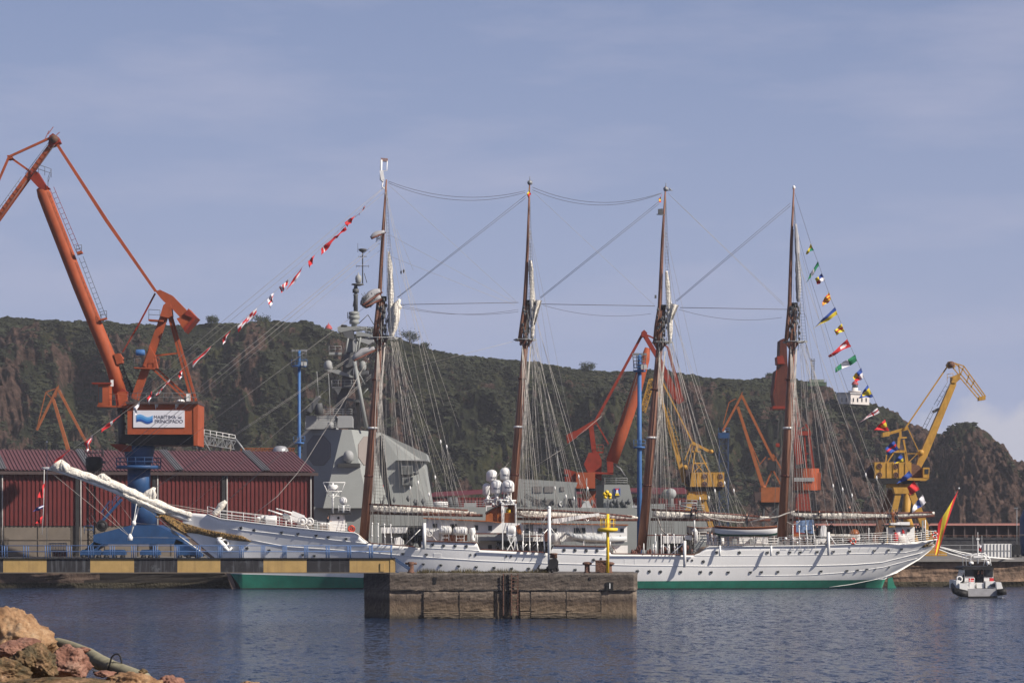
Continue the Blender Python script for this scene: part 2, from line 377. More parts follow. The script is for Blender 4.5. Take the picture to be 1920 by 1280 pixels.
for j in range(nz_):
    for i in range(nx):
        a = j*(nx+1)+i; fs.append((a, a+1, a+nx+2, a+nx+1))
qb.add(vs, fs, 0)
for k, f in enumerate(fs):
    if vs[f[0]][2] < 0.55: qb.m[k] = 1
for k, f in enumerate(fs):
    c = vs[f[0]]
    if qb.m[k] == 0 and c[0]+math.sin(c[2]*2)*1.5 < -34+1.5*math.sin(c[0]): qb.m[k] = 2 if c[0] > -58+2*c[2] else 3  # near-black stretch left of the bow: shadow put into the wall colour
wall = qb.build('quay_wall', [M['quay_stone'], M['quay_weed'], mat('shaded_quay_face', (.018, .015, .013), .9, var=.4), mat('dark_quay_masonry', (.075, .052, .04), .9, var=.4, scale=.6, bump=.8, bscale=1.5)]); wall['kind'] = 'structure'
b = MB(); b.add([(x0, yq(x0)-.35, QZ-.35), (x1, yq(x1)-.35, QZ-.35), (x1, yq(x1)+1.2, QZ-.35), (x0, yq(x0)+1.2, QZ-.35),
                 (x0, yq(x0)-.35, QZ), (x1, yq(x1)-.35, QZ), (x1, yq(x1)+1.2, QZ), (x0, yq(x0)+1.2, QZ)],
                [(0, 1, 5, 4), (4, 5, 6, 7), (0, 4, 7, 3), (1, 2, 6, 5), (2, 3, 7, 6), (0, 3, 2, 1)]); o = b.build('quay_coping', M['coping']); o['kind'] = 'structure'
b = MB(); b.prism([(x0, yq(x0)+1.1, QZ-.02), (x1, yq(x1)+1.1, QZ-.02), (x1, 452, QZ-.02), (70, 452, QZ-.02), (60, 466, QZ-.02), (x0, 466, QZ-.02)], (0, 0, -5.5)); o = b.build('quay_paving', M['asphalt']); o['kind'] = 'structure'
# land beyond the basin, reaching under the hill
M['land'] = mat('port_ground', (0.12, 0.1, 0.085), .95, var=.25, scale=.1)
b = MB(); b.prism([(-900, 505, 3.4), (900, 505, 3.4), (3000, 2600, 3.4), (-3000, 2600, 3.4)], (0, 0, -6)); o = b.build('ground', M['land']); o['kind'] = 'structure'

# ---------------------------------------------------------------- hill with cliffs
SIL = [(-400, 560), (-200, 580), (0, 595), (60, 598), (120, 602), (200, 606), (300, 609), (350, 611), (400, 605), (440, 608), (480, 607), (530, 608), (575, 609), (600, 616), (640, 626), (700, 628), (745, 632), (775, 644),
       (800, 654), (850, 664), (900, 670), (960, 674), (1010, 680), (1060, 690), (1100, 694), (1140, 699), (1175, 696), (1230, 696), (1290, 703), (1340, 710), (1400, 714), (1440, 708), (1480, 708),
       (1515, 716), (1548, 720), (1562, 730), (1575, 748), (1640, 757), (1668, 768), (1682, 772), (1700, 792), (1725, 799), (1750, 812), (1765, 814), (1785, 797), (1803, 792), (1825, 796), (1845, 808), (1862, 822), (1882, 833), (1893, 850), (1900, 862), (1920, 868), (1960, 880), (2020, 900), (2100, 940), (2200, 990), (2350, 1010)]
def ridgeY(px): return interp(px, [(-400, 1180), (600, 1215), (1500, 1260), (1600, 1240), (1750, 1210), (1800, 1190), (2350, 1150)])
NX, NT = 1150, 250
pxs = np.linspace(-400, 2350, NX); ts = np.concatenate([np.linspace(0, 1, NT-30), 1+np.linspace(0.01, .5, 30)])
ry = np.array([ridgeY(p) for p in pxs]); sy = np.array([interp(p, SIL) for p in pxs])
zr = CH+(HY-sy)/FP*ry
PX, TT = np.meshgrid(pxs, ts); RY = np.broadcast_to(ry, PX.shape); ZR = np.broadcast_to(zr, PX.shape)
base = RY-220
tin = np.clip(TT, 0, 1)
# steep faces and benches: warp the profile along the hill
wv = fbm(PX/170., TT*2.2, 4, 3)-.5
prof = np.clip(tin+0.22*np.sin(tin*math.pi)*(0.55)+wv*0.55*np.sin(tin*math.pi), 0, 1.0)
cliff = np.clip(fbm(PX/260.+4, TT*1.2, 3, 21)*2.2-0.7, 0, 1)
stp = tin*4+fbm(PX/120., TT*3, 3, 33)*1.5; prof = prof+cliff*0.07*(np.floor(stp)-stp+.5)*np.sin(tin*math.pi)
Z = ZR*prof
rid = fbm(PX/80.+TT*1.6, TT*4.2+PX/220., 6, 5, True)
rid2 = fbm(PX/24.+TT*3, TT*11, 5, 8, True)
env = np.sin(np.clip(tin, 0, 1)*math.pi)**.6
rgh = np.interp(PX, [-400, 1450, 1650, 2350], [1, 1, 1.6, 1.8])
Yv = base+(RY-base)*TT-(rid-.55)*26*env*np.interp(PX, [1450, 1650], [1, .45])-(rid2-.55)*7*env-(fbm(PX/55.+7, TT*20+PX/150., 5, 61, True)-.55)*7*rgh*env
fine = fbm(PX/4.5, TT*42, 4, 12); rgh = np.interp(PX, [-400, 1450, 1650, 2350], [1, 1, 2.1, 2.3])
Z = Z+(fine-.5)*2.0*rgh*np.clip(TT*4, 0, 1)*np.where(TT > .97, .5, 1)+(rid2-.55)*5*rgh*env
back = TT > 1
Z = np.where(back, ZR-(TT-1)*40*np.clip(ZR/60, .2, 1)+(fine-.5)*2.2, Z)
Xv = (PX-CX)/FP*Yv
hv = np.stack([Xv, Yv, np.maximum(Z, 1.0)], -1).reshape(-1, 3)
idx = np.arange(NX*NT).reshape(NT, NX)
hf = np.stack([idx[:-1, :-1], idx[:-1, 1:], idx[1:, 1:], idx[1:, :-1]], -1).reshape(-1, 4)
# rock exposure: steep faces, noise, more at the foot and to the right
gz = np.abs(np.gradient(Z, axis=0)); gy = np.abs(np.gradient(Yv, axis=0))+1e-3
steep = np.clip(gz/gy*.9, 0, 3)/3
bias = np.interp(PX, [-400, 0, 250, 400, 560, 700, 1000, 1350, 1600, 1700, 2350], [.03, .03, .02, -.02, -.02, .0, -.02, .03, .10, .25, .28])
rock = fbm(PX/36., TT*6.5, 6, 41)*.55+fbm(PX/110., TT*2.5, 3, 43)*.5+(1-tin)*0.16+bias+steep*.18-(tin > .88)*.10*np.interp(PX, [0, 1600, 1750], [1, .5, 0])
rock = np.clip((rock-.635)*8, 0, 1)
def hill_mat():
    m = bpy.data.materials.new('hill_scrub_and_rock'); m.use_nodes = True; t = m.node_tree; N = t.nodes; L = t.links
    b = N['Principled BSDF']; b.inputs['Roughness'].default_value = .95; b.inputs['Specular IOR Level'].default_value = .1
    at = N.new('ShaderNodeAttribute'); at.attribute_name = 'rock'; g = N.new('ShaderNodeNewGeometry')
    def noise(s, d=6, sc=(1, 1, 1)):
        mp = N.new('ShaderNodeMapping'); mp.inputs['Scale'].default_value = sc; L.new(g.outputs['Position'], mp.inputs[0])
        n = N.new('ShaderNodeTexNoise'); n.inputs['Scale'].default_value = s; n.inputs['Detail'].default_value = d; n.inputs['Roughness'].default_value = .7; L.new(mp.outputs[0], n.inputs['Vector']); return n
    def ramp(n, stops):
        r = N.new('ShaderNodeValToRGB'); e = r.color_ramp.elements
        while len(e) < len(stops): e.new(.5)
        for q, (p_, c) in zip(e, stops): q.position = p_; q.color = (*c, 1)
        L.new(n.outputs[0], r.inputs[0]); return r
    gr0 = ramp(noise(.16, 9), [(.32, (.010, .013, .007)), (.5, (.021, .025, .012)), (.66, (.042, .044, .022))])
    gl = ramp(noise(.022, 5), [(.36, (.62, .66, .62)), (.5, (1.0, 1.0, .95)), (.62, (1.75, 1.6, 1.3))]); gr = N.new('ShaderNodeMix'); gr.data_type = 'RGBA'; gr.blend_type = 'MULTIPLY'; gr.inputs[0].default_value = 1; L.new(gr0.outputs[0], gr.inputs[6]); L.new(gl.outputs[0], gr.inputs[7])
    rk = ramp(noise(.26, 12, (.8, .8, 1.5)), [(.3, (.018, .010, .008)), (.46, (.055, .034, .026)), (.58, (.10, .062, .048)), (.70, (.19, .13, .105))])
    e = noise(.5, 8); ad = N.new('ShaderNodeMath'); ad.operation = 'MULTIPLY_ADD'; ad.inputs[1].default_value = 1.6; ad.inputs[2].default_value = -.8; L.new(e.outputs[0], ad.inputs[0])
    s2 = N.new('ShaderNodeMath'); s2.operation = 'ADD'; s2.use_clamp = True; L.new(ad.outputs[0], s2.inputs[0]); L.new(at.outputs['Fac'], s2.inputs[1])
    mr = N.new('ShaderNodeMapRange'); mr.inputs[1].default_value = .3; mr.inputs[2].default_value = .65; L.new(s2.outputs[0], mr.inputs[0])
    k = N.new('ShaderNodeMix'); k.data_type = 'RGBA'; L.new(mr.outputs[0], k.inputs[0]); L.new(gr.outputs[2], k.inputs[6]); L.new(rk.outputs[0], k.inputs[7]); L.new(k.outputs[2], b.inputs['Base Color'])
    bp = N.new('ShaderNodeBump'); bp.inputs['Strength'].default_value = .9; bp.inputs['Distance'].default_value = 4.0; nn = noise(.45, 10, (.9, .9, 1.5)); L.new(nn.outputs[0], bp.inputs['Height']); L.new(bp.outputs[0], b.inputs['Normal'])
    return m
hill = np_mesh('hill', hv, hf, [hill_mat()]); hill['kind'] = 'structure'
a = hill.data.attributes.new('rock', 'FLOAT', 'POINT'); a.data.foreach_set('value', rock.astype(np.float32).ravel())
# scrub: many small leafy clumps, nobody could count them
rg = np.random.RandomState(4)
dens = (1-rock)*(TT > .04)*(TT < 1.03)*np.interp(PX, [-400, 1560, 1700, 2350], [1, 1, .4, .25])*np.clip(3.2*fbm(PX/42., TT*8, 5, 77)-1.1, .05, 2)
inside = (PX > -120) & (PX < 2050); pr = (dens*inside).ravel(); pr = pr/pr.sum()
NB = 24000
pick = rg.choice(len(pr), NB, p=pr, replace=True); cen = hv[pick]+rg.uniform(-1, 1, (NB, 3))*[1.2, 1.2, .2]
bmi = bmesh.new(); bmesh.ops.create_icosphere(bmi, subdivisions=2, radius=1)
iv = np.array([v.co[:] for v in bmi.verts]); ifc = np.array([[v.index for v in f.verts] for f in bmi.faces]); bmi.free()
rad = rg.uniform(.25, .8, NB)*np.where(rg.rand(NB) < .08, 2.0, 1)
allv = []; 
jit = 1+rg.uniform(-.38, .38, (NB, len(iv)))
allv = cen[:, None, :]+iv[None]*jit[..., None]*rad[:, None, None]*np.array([1.3, 1.3, .62])+np.array([0, 0, -.05])
allf = (ifc[None]+(np.arange(NB)*len(iv))[:, None, None]).reshape(-1, 3)
M['scrub'] = mat('scrub_foliage', (0.020, 0.024, 0.012), .95, var=.65, scale=.045, col2=(.042, .041, .02), f2=.3)
sc = np_mesh('scrub', allv.reshape(-1, 3), allf, [M['scrub']], smooth=False); sc['kind'] = 'stuff'; sc['label'] = 'dark green scrub covering the hillside'; sc['category'] = 'scrub'

def hill_top(px):
    Y = ridgeY(px); return P(px, interp(px, SIL), Y)
def tree(px, w, h, label, dz=0.0):
    c = hill_top(px); c.y -= 4; R = random.Random(int(px)); c.z = CH+(HY-interp(px, SIL))/FP*c.y-1.0
    t = thing('tree', label, 'tree', c, 'trees on the hill crest')
    b = MB(); b.tube([c, c+Vector((.1, 0, h*.35)), c+Vector((.3, .1, h*.7))], [.28, .2, .08], 7)
    for k in range(4):
        a = k*1.6; b.tube([c+Vector((0, 0, h*.3)), c+Vector((math.cos(a)*w*.3, math.sin(a)*w*.3, h*.65))], [.12, .04], 5)
    b.build('trunk', M['bark'], t)
    b = MB(); cl = [Vector((R.uniform(-.5, .5)*w, R.uniform(-.5, .5)*w, h*R.uniform(.35, .95))) for _ in range(14)]
    for _ in range(900):
        q = R.choice(cl); p = c+q*0.8+Vector((R.gauss(0, 1), R.gauss(0, 1), R.gauss(0, .8)))*w*.11
        n = Vector((R.uniform(-1, 1), R.uniform(-1, 1), R.uniform(-1, 1))).normalized(); u = n.orthogonal().normalized()*.22; v = n.cross(u)
        b.add([p-u, p+v, p+u, p-v], [(0, 1, 2, 3)])
    b.build('crown', M['leaf'], t)
tree(490, 7.5, 5.5, 'round dark tree alone on the grassy hill crest left of the fort wall')
tree(404, 6.0, 4.5, 'low bushy tree on the hill crest just right of the big orange crane')
tree(768, 8.0, 6.5, 'dark shaggy tree on the crest right behind the foremast')
tree(796, 5.0, 3.5, 'small bush tree below the shaggy one right of the foremast')
tree(1102, 6.5, 5.0, 'lone dark tree on the crest between the second and third masts')
tree(1443, 4.0, 3.5, 'small dark tree on the crest left of the fourth mast')
tree(700, 7.0, 5.0, 'broad dark tree on the crest just left of the foremast')

# buildings on the hill
HW = mat('lighthouse_white', (0.66, 0.62, 0.58), .8, var=.06); HR = mat('dome_red', (0.36, 0.06, 0.06), .6, var=.1)
HG = mat('lighthouse_grey_wall', (0.42, 0.41, 0.41), .8)
Yl = 1195
c0 = P(1600, 757, Yl)
lt = thing('lighthouse', 'white lighthouse building with red domed lantern on the headland', 'lighthouse', c0)
b = MB(); b.prism([P(1595, 757, Yl), P(1630, 759, Yl+3), P(1630, 759, Yl+3)+Vector((0, 12, 0)), P(1572, 757, Yl+9)+Vector((0, 6, 0)), P(1572, 757, Yl+9)], (0, 0, 4.8)); b.build('wall', HW, lt)
b = MB(); b.prism([P(1594, 738, Yl-.5), P(1631, 739, Yl+2.5), P(1631, 739, Yl+3)+Vector((0, 12, 0)), P(1571, 738, Yl+9)+Vector((0, 6, 0)), P(1571, 738, Yl+8.6)], (0, 0, .6)); b.build('roof_parapet', HG, lt)
for i, wx in enumerate((1600, 1608, 1616, 1624)):
    b = MB(); y_ = Yl+3*(wx-1595)/35; b.box(P(wx, 749.5, y_), (.55, .3, 1.6)); b.build('window', M['glass'], lt)
for wx in (1579, 1587):
    b = MB(); y_ = Yl+9*(1595-wx)/23; b.box(P(wx, 749.5, y_), (.6, .5, 1.7)); b.build('window', M['glass'], lt)
tw = P(1603, 740, Yl+7)
b = MB(); b.lathe(tw, [(2.2, -1), (2.2, 1.2), (2.6, 1.3), (2.6, 1.6), (1.3, 1.6), (1.3, 3.0)], 18); b.build('tower', HW, lt)
b = MB(); b.lathe(tw+Vector((0, 0, 3.0)), [(1.15, 0), (1.15, 1.3)], 14); b.build('lantern', M['glass'], lt)
b = MB(); b.lathe(tw+Vector((0, 0, 4.25)), [(1.45, 0), (1.45, .3), (1.2, .9), (.7, 1.4), (.15, 1.7), (.1, 2.3)], 14); b.build('dome', HR, lt)
b = MB(); b.rail([P(1591, 737, Yl+6), P(1615, 737, Yl+6)], 1.0, .08, 1.2); b.build('gallery_rail', M['steel'], lt)
ks = hill_top(616); ks.z = CH+(HY-623)/FP*ks.y
kt = thing('lookout_kiosk', 'small red domed kiosk on thin legs on the hill crest', 'kiosk', ks)
b = MB(); b.lathe(ks+Vector((0, 0, 1.2)), [(1.6, 0), (1.6, .4), (1.35, 1.2), (.8, 1.9), (.25, 2.2), (.2, 2.5), (.08, 3.0)], 16); b.build('dome', HR, kt)
for k in range(4):
    b = MB(); q = ks+Vector((1.3*math.cos(.8+k*1.57), 1.3*math.sin(.8+k*1.57), 0)); b.tube([q-Vector((0, 0, 1.5)), q+Vector((0, 0, 1.25))], .12, 6); b.build('leg', M['navy_light'], kt)
ct = hill_top(532); ct.z -= .6
o = MB().pp([(497, 606), (560, 606), (578, 609), (596, 618), (596, 622), (497, 613)], ridgeY(532)-6, 3).build('fort_wall', mat('fort_stone', (.11, .1, .08), .9, var=.3, scale=.6)); tag(o, 'long low stone fort wall along the hill crest', 'wall')
bt = thing('bunker', 'dark concrete bunker with gun slit on the hill crest beside the fort wall', 'bunker', P(570, 608, ridgeY(570)-7))
MB().pp([(562, 609), (563, 604), (566, 602), (574, 602), (577, 605), (578, 610)], ridgeY(570)-8, 4).build('wall', mat('bunker_concrete', (.05, .05, .048), .9), bt)
MB().pp([(565, 606), (565, 604.6), (575, 604.6), (575, 606)], ridgeY(570)-8.2, .3).build('slit', M['dark'], bt)
gs = P(1532, 722, 1240)
gt = thing('signal_station', 'green roofed signal station with lattice antenna mast left of the lighthouse', 'building', gs)
MB().pp([(1514, 723), (1514, 716), (1550, 716), (1550, 723)], 1240, 6).build('wall', mat('station_green', (.06, .10, .06), .8), gt)
MB().pp([(1519, 716), (1519, 711.5), (1545, 711.5), (1545, 716)], 1241, 5).build('upper_floor', mat('station_pale_green', (.16, .2, .15), .8), gt)
b = MB(); b.truss(P(1524, 716, 1243), P(1524, 672, 1243), 1.2, 1.2, .16, 9); b.tube([P(1519, 676, 1243), P(1529, 676, 1243)], .12, 5); b.tube([P(1520, 686, 1243), P(1527, 686, 1243)], .12, 5); b.build('antenna_mast', M['navy_dark'], gt)
b = MB(); b.rail([P(1514, 716, 1239.5), P(1550, 716, 1239.5)], 1.1, .07, 1.5); b.build('railing', M['steel'], gt)
hp = thing('hilltop_shelter', 'two small dark box shelters on the crest near the fourth mast', 'shelter', P(1440, 707, 1245))
MB().pp([(1436, 709), (1436, 704), (1441, 704), (1441, 709)], 1245, 2).build('wall', M['dark_wall'], hp)
MB().pp([(1443, 709), (1443, 704.5), (1447, 704.5), (1447, 709)], 1245, 2).build('wall', M['dark_wall'], hp)
# ================================================================ FOUR MASTED SCHOONER
SY0 = 368.0
def S(px, py, off=0.0):
    """point on the schooner's centre plane (off = metres towards the camera)"""
    Y = planeY(px, SY0)-off; return P(px, py, Y)
BD = [(342, .25), (365, .7), (400, 1.5), (450, 2.3), (500, 3.1), (560, 4.0), (640, 4.9), (720, 5.8), (800, 6.3), (900, 6.5), (1300, 6.5), (1450, 6.3), (1550, 5.9), (1620, 5.2), (1680, 4.3), (1730, 3.2), (1748, 2.4), (1757, 1.5)]
PW = [(342, 1.0), (450, 1.0), (560, .86), (700, .6), (850, .28), (1250, .16), (1450, .28), (1600, .5), (1700, .7), (1757, .8)]
def smooth_tab(tab, w=34):
    f = lambda x: interp(x, tab)
    return [(x, sum(f(min(max(x+k*w/4, tab[0][0]), tab[-1][0]))*math.exp(-(k/3.)**2) for k in range(-8, 9))/sum(math.exp(-(k/3.)**2) for k in range(-8, 9)) if 420 < x < 1690 else f(x)) for x in range(int(tab[0][0]), int(tab[-1][0])+1, 6)]+[tab[-1]]
BD = smooth_tab(BD, 50); PW = smooth_tab(PW, 50)
SHEER = [(342, 977), (352, 968), (362, 961.5), (389, 964), (413, 972.5), (500, 983), (595, 994), (665, 999), (671, 1002), (678, 1009), (690, 1018), (735, 1021.5), (789, 1026), (790, 1014), (894, 1017.5), (896, 1022), (899, 1030), (1031, 1036), (1033, 1031), (1038, 1023), (1137, 1025), (1139, 1031), (1146, 1038), (1302, 1040), (1312, 1036), (1322, 1028), (1330, 1025), (1520, 1023), (1611, 1020), (1701, 1018), (1740, 1014), (1757, 1011)]
KEEL = [(342, 994), (399, 1044), (430, 1077), (441, 1105), (452, 1140), (1655, 1140), (1662, 1112), (1668, 1086), (1695, 1071), (1730, 1049), (1750, 1031), (1757, 1022)]
GREEN = [(420, 1075), (680, 1083), (900, 1087), (1200, 1089), (1680, 1087)]
REFS = smooth_tab([(342, 966), (362, 961), (400, 967), (500, 982), (600, 993), (690, 1004), (800, 1011), (900, 1014), (1300, 1018), (1520, 1019), (1700, 1015), (1757, 1009)], 50)
KEFF = [(342, 0), (1350, 1140), (1450, 1136), (1530, 1127), (1590, 1114), (1635, 1101), (1668, 1087), (1700, 1068)]
def hull_at(px, py):
    """half breadth (m) of the hull at that pixel column and height"""
    b = interp(px, BD); Yn = planeY(px, SY0)-b
    zt = CH-(interp(px, SHEER)-HY)/FP*Yn; kl_ = interp(px, KEEL); kl_ = min(kl_, interp(px, KEFF)) if px > 1350 else kl_; zb = CH-(kl_-HY)/FP*Yn; z = CH-(py-HY)/FP*Yn
    zt0 = CH-(interp(px, REFS)-HY)/FP*Yn
    u = min(max((z-zb)/(zt0-zb), 0), 1.0)
    return max(b*u**interp(px, PW), .22 if 450 < px < 1672 else 0)
cols = sorted(set([x for x, _ in SHEER+KEEL]+list(range(345, 1757, 9))))
hv_, hf_, hm = [], [], []
deckp = []
for px in cols:
    sh, kl = interp(px, SHEER), interp(px, KEEL); g = interp(px, GREEN)
    lv = [kl+(g-kl)*q for q in (0, .25, .5, .75, .9)] if kl > g+1 else [kl]*5
    if kl > g+1: lv[4] = min(1102.5, kl); lv[3] = (lv[2]+lv[4])/2 if lv[2] > lv[4] else lv[4]
    g2 = g if kl > g else kl
    lv += [g2]+[g2+(sh-g2)*q for q in (.12, .25, .38, .5, .62, .75, .88, 1)]
    lv = [min(l, kl) for l in lv]
    hv_.append([(px, l) for l in lv])
hb = MB(); nr = len(hv_[0])
for side in (1, -1):
    vs = []
    for px, row in zip(cols, hv_):
        bdk = interp(px, BD)
        for _, l in row:
            hbk = hull_at(px, l); c = S(px, l, 0); q = P(px, l, planeY(px, SY0)-hbk)
            # keep the station's x,z, mirror y
            xs = (px-CX)/FP*(planeY(px, SY0)-bdk); z = CH-(l-HY)/FP*(planeY(px, SY0)-bdk)
            vs.append((xs, planeY(px, SY0)-side*hbk, z))
    fs = []; ms = []
    for i in range(len(cols)-1):
        for j in range(nr-1):
            a = i*nr+j; fs.append((a, a+nr, a+nr+1, a+1) if side > 0 else (a+1, a+nr+1, a+nr, a)); ms.append(2 if j < 4 else 1 if j == 4 else 0)
    n0 = len(hb.v); hb.v += [Vector(v) for v in vs]
    for f, m_ in zip(fs, ms): hb.f.append([k+n0 for k in f]); hb.m.append(m_); hb.s.append(True)
nn = len(cols)*nr
for i in range(len(cols)-1):
    if True:
        a, b_ = i*nr+nr-1, (i+1)*nr+nr-1; hb.f.append([a, b_, b_+nn, a+nn]); hb.m.append(3); hb.s.append(False)
e = (len(cols)-1)*nr; hb.f.append([e+j for j in range(nr)]+[e+nn+j for j in range(nr-1, -1, -1)]); hb.m.append(0); hb.s.append(False)
ship = thing('sailing_ship', 'white four masted tall ship with green waterline and furled sails moored along the quay', 'sailing ship', (S(1050, 1104).x, S(1050, 1104).y, 0))
hull = hb.build('hull', [M['hull_white'], M['hull_green'], M['hull_dark'], M['deck']], ship)
def HP(px, py, out=0.02):
    b = hull_at(px, py); bd = interp(px, BD); Yn = planeY(px, SY0)-bd
    return Vector(((px-CX)/FP*Yn, planeY(px, SY0)-b-out, CH-(py-HY)/FP*Yn))
def strake(pts, r=.07, m='hull_white', name='moulding', par=None, step=14):
    p = []
    for (a, b_), (c, d) in zip(pts, pts[1:]):
        n = max(1, int((c-a)/step)); p += [HP(a+(c-a)*k/n, b_+(d-b_)*k/n, .01) for k in range(n)]
    p.append(HP(*pts[-1], .01)); return MB().tube(p, r, 6).build(name, M[m], par or ship)
strake([(429, 991), (500, 998), (600, 1009), (690, 1018.5)], .045)
strake([(470, 1012), (536, 1024), (640, 1031), (735, 1039), (800, 1044), (900, 1050.5), (1029, 1055.5), (1180, 1059), (1340, 1061), (1520, 1060), (1600, 1058), (1656, 1054), (1730, 1036), (1754, 1024)], .05)
strake([(790, 1026), (899, 1031.5)], .04)
strake([(1040, 1037), (1140, 1040)], .05)
strake([(1302, 1041), (1400, 1041), (1520, 1039.5), (1620, 1037), (1700, 1035), (1750, 1024)], .035)
strake([(1420, 1079), (1520, 1077.5), (1600, 1072), (1660, 1063), (1725, 1046)], .035)
strake([(1560, 1101), (1600, 1096), (1650, 1086), (1690, 1074)], .03)
# rail caps: white forward and aft, varnished amidships
def capline(a, b_, m, r=.1, dy=0):
    xs = [a]+[x for x, _ in SHEER if a < x < b_]+list(range(int(a)+6, int(b_), 18))+[b_]
    xs = sorted(set(xs)); pts = []
    for x in xs:
        bd = interp(x, BD); Yn = planeY(x, SY0)-bd; pts.append(Vector(((x-CX)/FP*Yn, Yn-.03, CH-(interp(x, SHEER)+dy-HY)/FP*Yn+.04)))
    MB().tube(pts, r, 6).build('rail_cap', M[m], ship)
capline(389, 690, 'white', .07); capline(690, 789.5, 'spar', .07); capline(790, 894, 'spar', .07); capline(900, 1031, 'spar', .08); capline(1038, 1137, 'spar', .08); capline(1146, 1302, 'spar', .08); capline(1322, 1757, 'white', .07)
# portholes
PH = [(451.5, 989), (476, 993), (527.5, 997.5), (558, 1000), (592.5, 1003), (615, 1006), (648.5, 1009), (462, 1027), (503.5, 1031), (533, 1036), (566, 1039), (588, 1041),
      (811, 1020), (831.5, 1022), (853, 1022.6), (874, 1023.4), (882, 1039.5), (891.5, 1040), (949, 1042.5), (958, 1042.5), (799, 1038.5), (793, 1056.5), (826, 1058.5), (859.5, 1060.5), (892.5, 1062), (926, 1063.5), (959, 1065),
      (1057.5, 1030.5), (1078, 1031), (1099, 1031.5), (1119, 1031.7), (1113, 1049), (1127, 1047), (1078.5, 1067.5), (991, 1065), (1195.5, 1070), (1217.6, 1070.5), (1238.7, 1071), (1276.5, 1071.5), (1314, 1071.5), (1334, 1072), (1366, 1072), (1408, 1072), (1428.7, 1071.4), (1459.5, 1071), (1500.5, 1070.5),
      (1344, 1035), (1386.5, 1035), (1439, 1035), (1459, 1034.7), (1481, 1034.5), (1501, 1034.3), (1532.5, 1033.5), (1563, 1033), (1593.5, 1032.5), (1640.5, 1031), (1667, 1030), (1692, 1028.5), (1319, 1052), (1289.5, 1050), (1298, 1050),
      (1541.5, 1070), (1591, 1069), (1611, 1068), (1629, 1066.5), (1646.5, 1065), (1671.5, 1063), (755, 1037)]
ph0 = None
for x, y in PH:
    p = HP(x, y, 0.0); bdk = hull_at(x, y); small = (x in (1289.5, 1298, 882, 891.5, 949, 958, 1127, 1646.5, 1671.5))
    if ph0 is None:
        bb = MB(); bb.torus((0, 0, 0), .21, .045, 0, 14); bb.lathe((0, 0, 0), [(.2, -.03), (.2, .03)], 14, 1, axis='y'); ph0 = bb.build('porthole', [M['steel'], M['glass']], ship, loc=(0, 0, 0)); o = ph0
    else: o = ph0.copy(); COL.objects.link(o)
    o.location = p-wloc(ship); q = .68 if small else 1.0; o.scale = (q, 1, q)
    # follow the hull surface
    h2 = hull_at(x+6, y); h1 = hull_at(x-6, y); o.rotation_euler = (0, 0, -math.atan2(h2-h1, 12/FP*planeY(x, SY0))+math.atan(T)*0)
# cargo door outlines, hawse ports, draught marks
for a, b_, c, d in ((813, 1037, 827, 1044), (880, 1037, 880.6, 1048), (947, 1040, 947.6, 1050), (1171, 1042, 1171.6, 1057), (1190, 1042, 1190.6, 1057)):
    MB().prism([HP(a, b_, .03), HP(c, b_, .03), HP(c, d, .03), HP(a, d, .03)], (0, .06, 0)).build('side_door', M['hull_white'], ship)
for x in (745, 765, 780, 1470, 1486, 1500, 1515):
    y = 1026.5 if x < 1000 else 1028.5
    MB().prism([HP(x-6, y, .03), HP(x+4, y, .03), HP(x+4, y+2, .03), HP(x-6, y+2, .03)], (0, .05, 0)).build('freeing_port', M['hull_white'], ship)
# chainplates, stem, rudder
MB().prism([S(338, 996), S(344, 996), S(403, 1046), S(434, 1078), S(443, 1106), S(436, 1106), S(426, 1079), S(392, 1047)], (0, .5, 0)).build('cutwater', mat('stem_brown', (.13, .095, .08), .7), ship)
MB().prism([S(1665, 1084, .2), S(1673, 1081, .2), S(1677, 1095, .2), S(1684, 1106, .2), S(1664, 1108, .2)], (0, .4, 0)).build('rudder', M['hull_green'], ship)
# gilded figurehead, trailboard and stern scroll
fb = MB(); R = random.Random(5)
top = [(294, 960), (318, 967), (342, 979), (385, 992), (427, 1000), (455, 1004.5), (470, 1014)]
bot = [(296, 966), (320, 986), (343, 997), (372, 1000.5), (406, 1008.7), (448, 1013.5), (470, 1015)]
ks_ = 60
for sgn in (1,):
    vs = []; fs = []
    for i in range(ks_+1):
        x = 294+(470-294)*i/ks_; yt = interp(x, top); yb = interp(x, bot)
        for j in range(6):
            y = yt+(yb-yt)*j/5; c = HP(x, y, .10) if x > 343 else S(x, y, .3)
            vs.append(c-Vector((0, math.sin(j/5*math.pi)*.12+R.uniform(0, .09), 0)))
        for j in range(5, -1, -1):
            y = yt+(yb-yt)*j/5; c = HP(x, y, -.05) if x > 343 else S(x, y, -.3); vs.append(c)
    for i in range(ks_):
        for j in range(12): fs.append((i*12+j, i*12+(j+1) % 12, (i+1)*12+(j+1) % 12, (i+1)*12+j))
    fs.append(tuple(range(12))); fs.append(tuple(ks_*12+j for j in range(12)))
    fb.add(vs, fs, 0, True)
fb.build('trailboard', M['gold'], ship)
fb = MB()
fb.tube([S(300, 965, .3), S(315, 975, .35), S(333, 987, .35), S(344, 996, .3)], [.25, .42, .45, .3], 10)
fb.tube([S(293, 960, .3), S(299, 962.5, .3), S(306, 968, .35)], [.2, .26, .3], 10); fb.sphere(S(292, 958.5, .3), .24)
fb.tube([S(303, 966, .5), S(296, 970, .7), S(291, 968, .6)], [.14, .11, .08], 7)
for k in range(9): fb.tube([S(306+4*k, 967+2.6*k, .5), S(311+4*k, 974+2.9*k, .75), S(319+4*k, 981+2.2*k, .5)], [.1, .13, .05], 6)
fb.build('figurehead', M['gold'], ship)
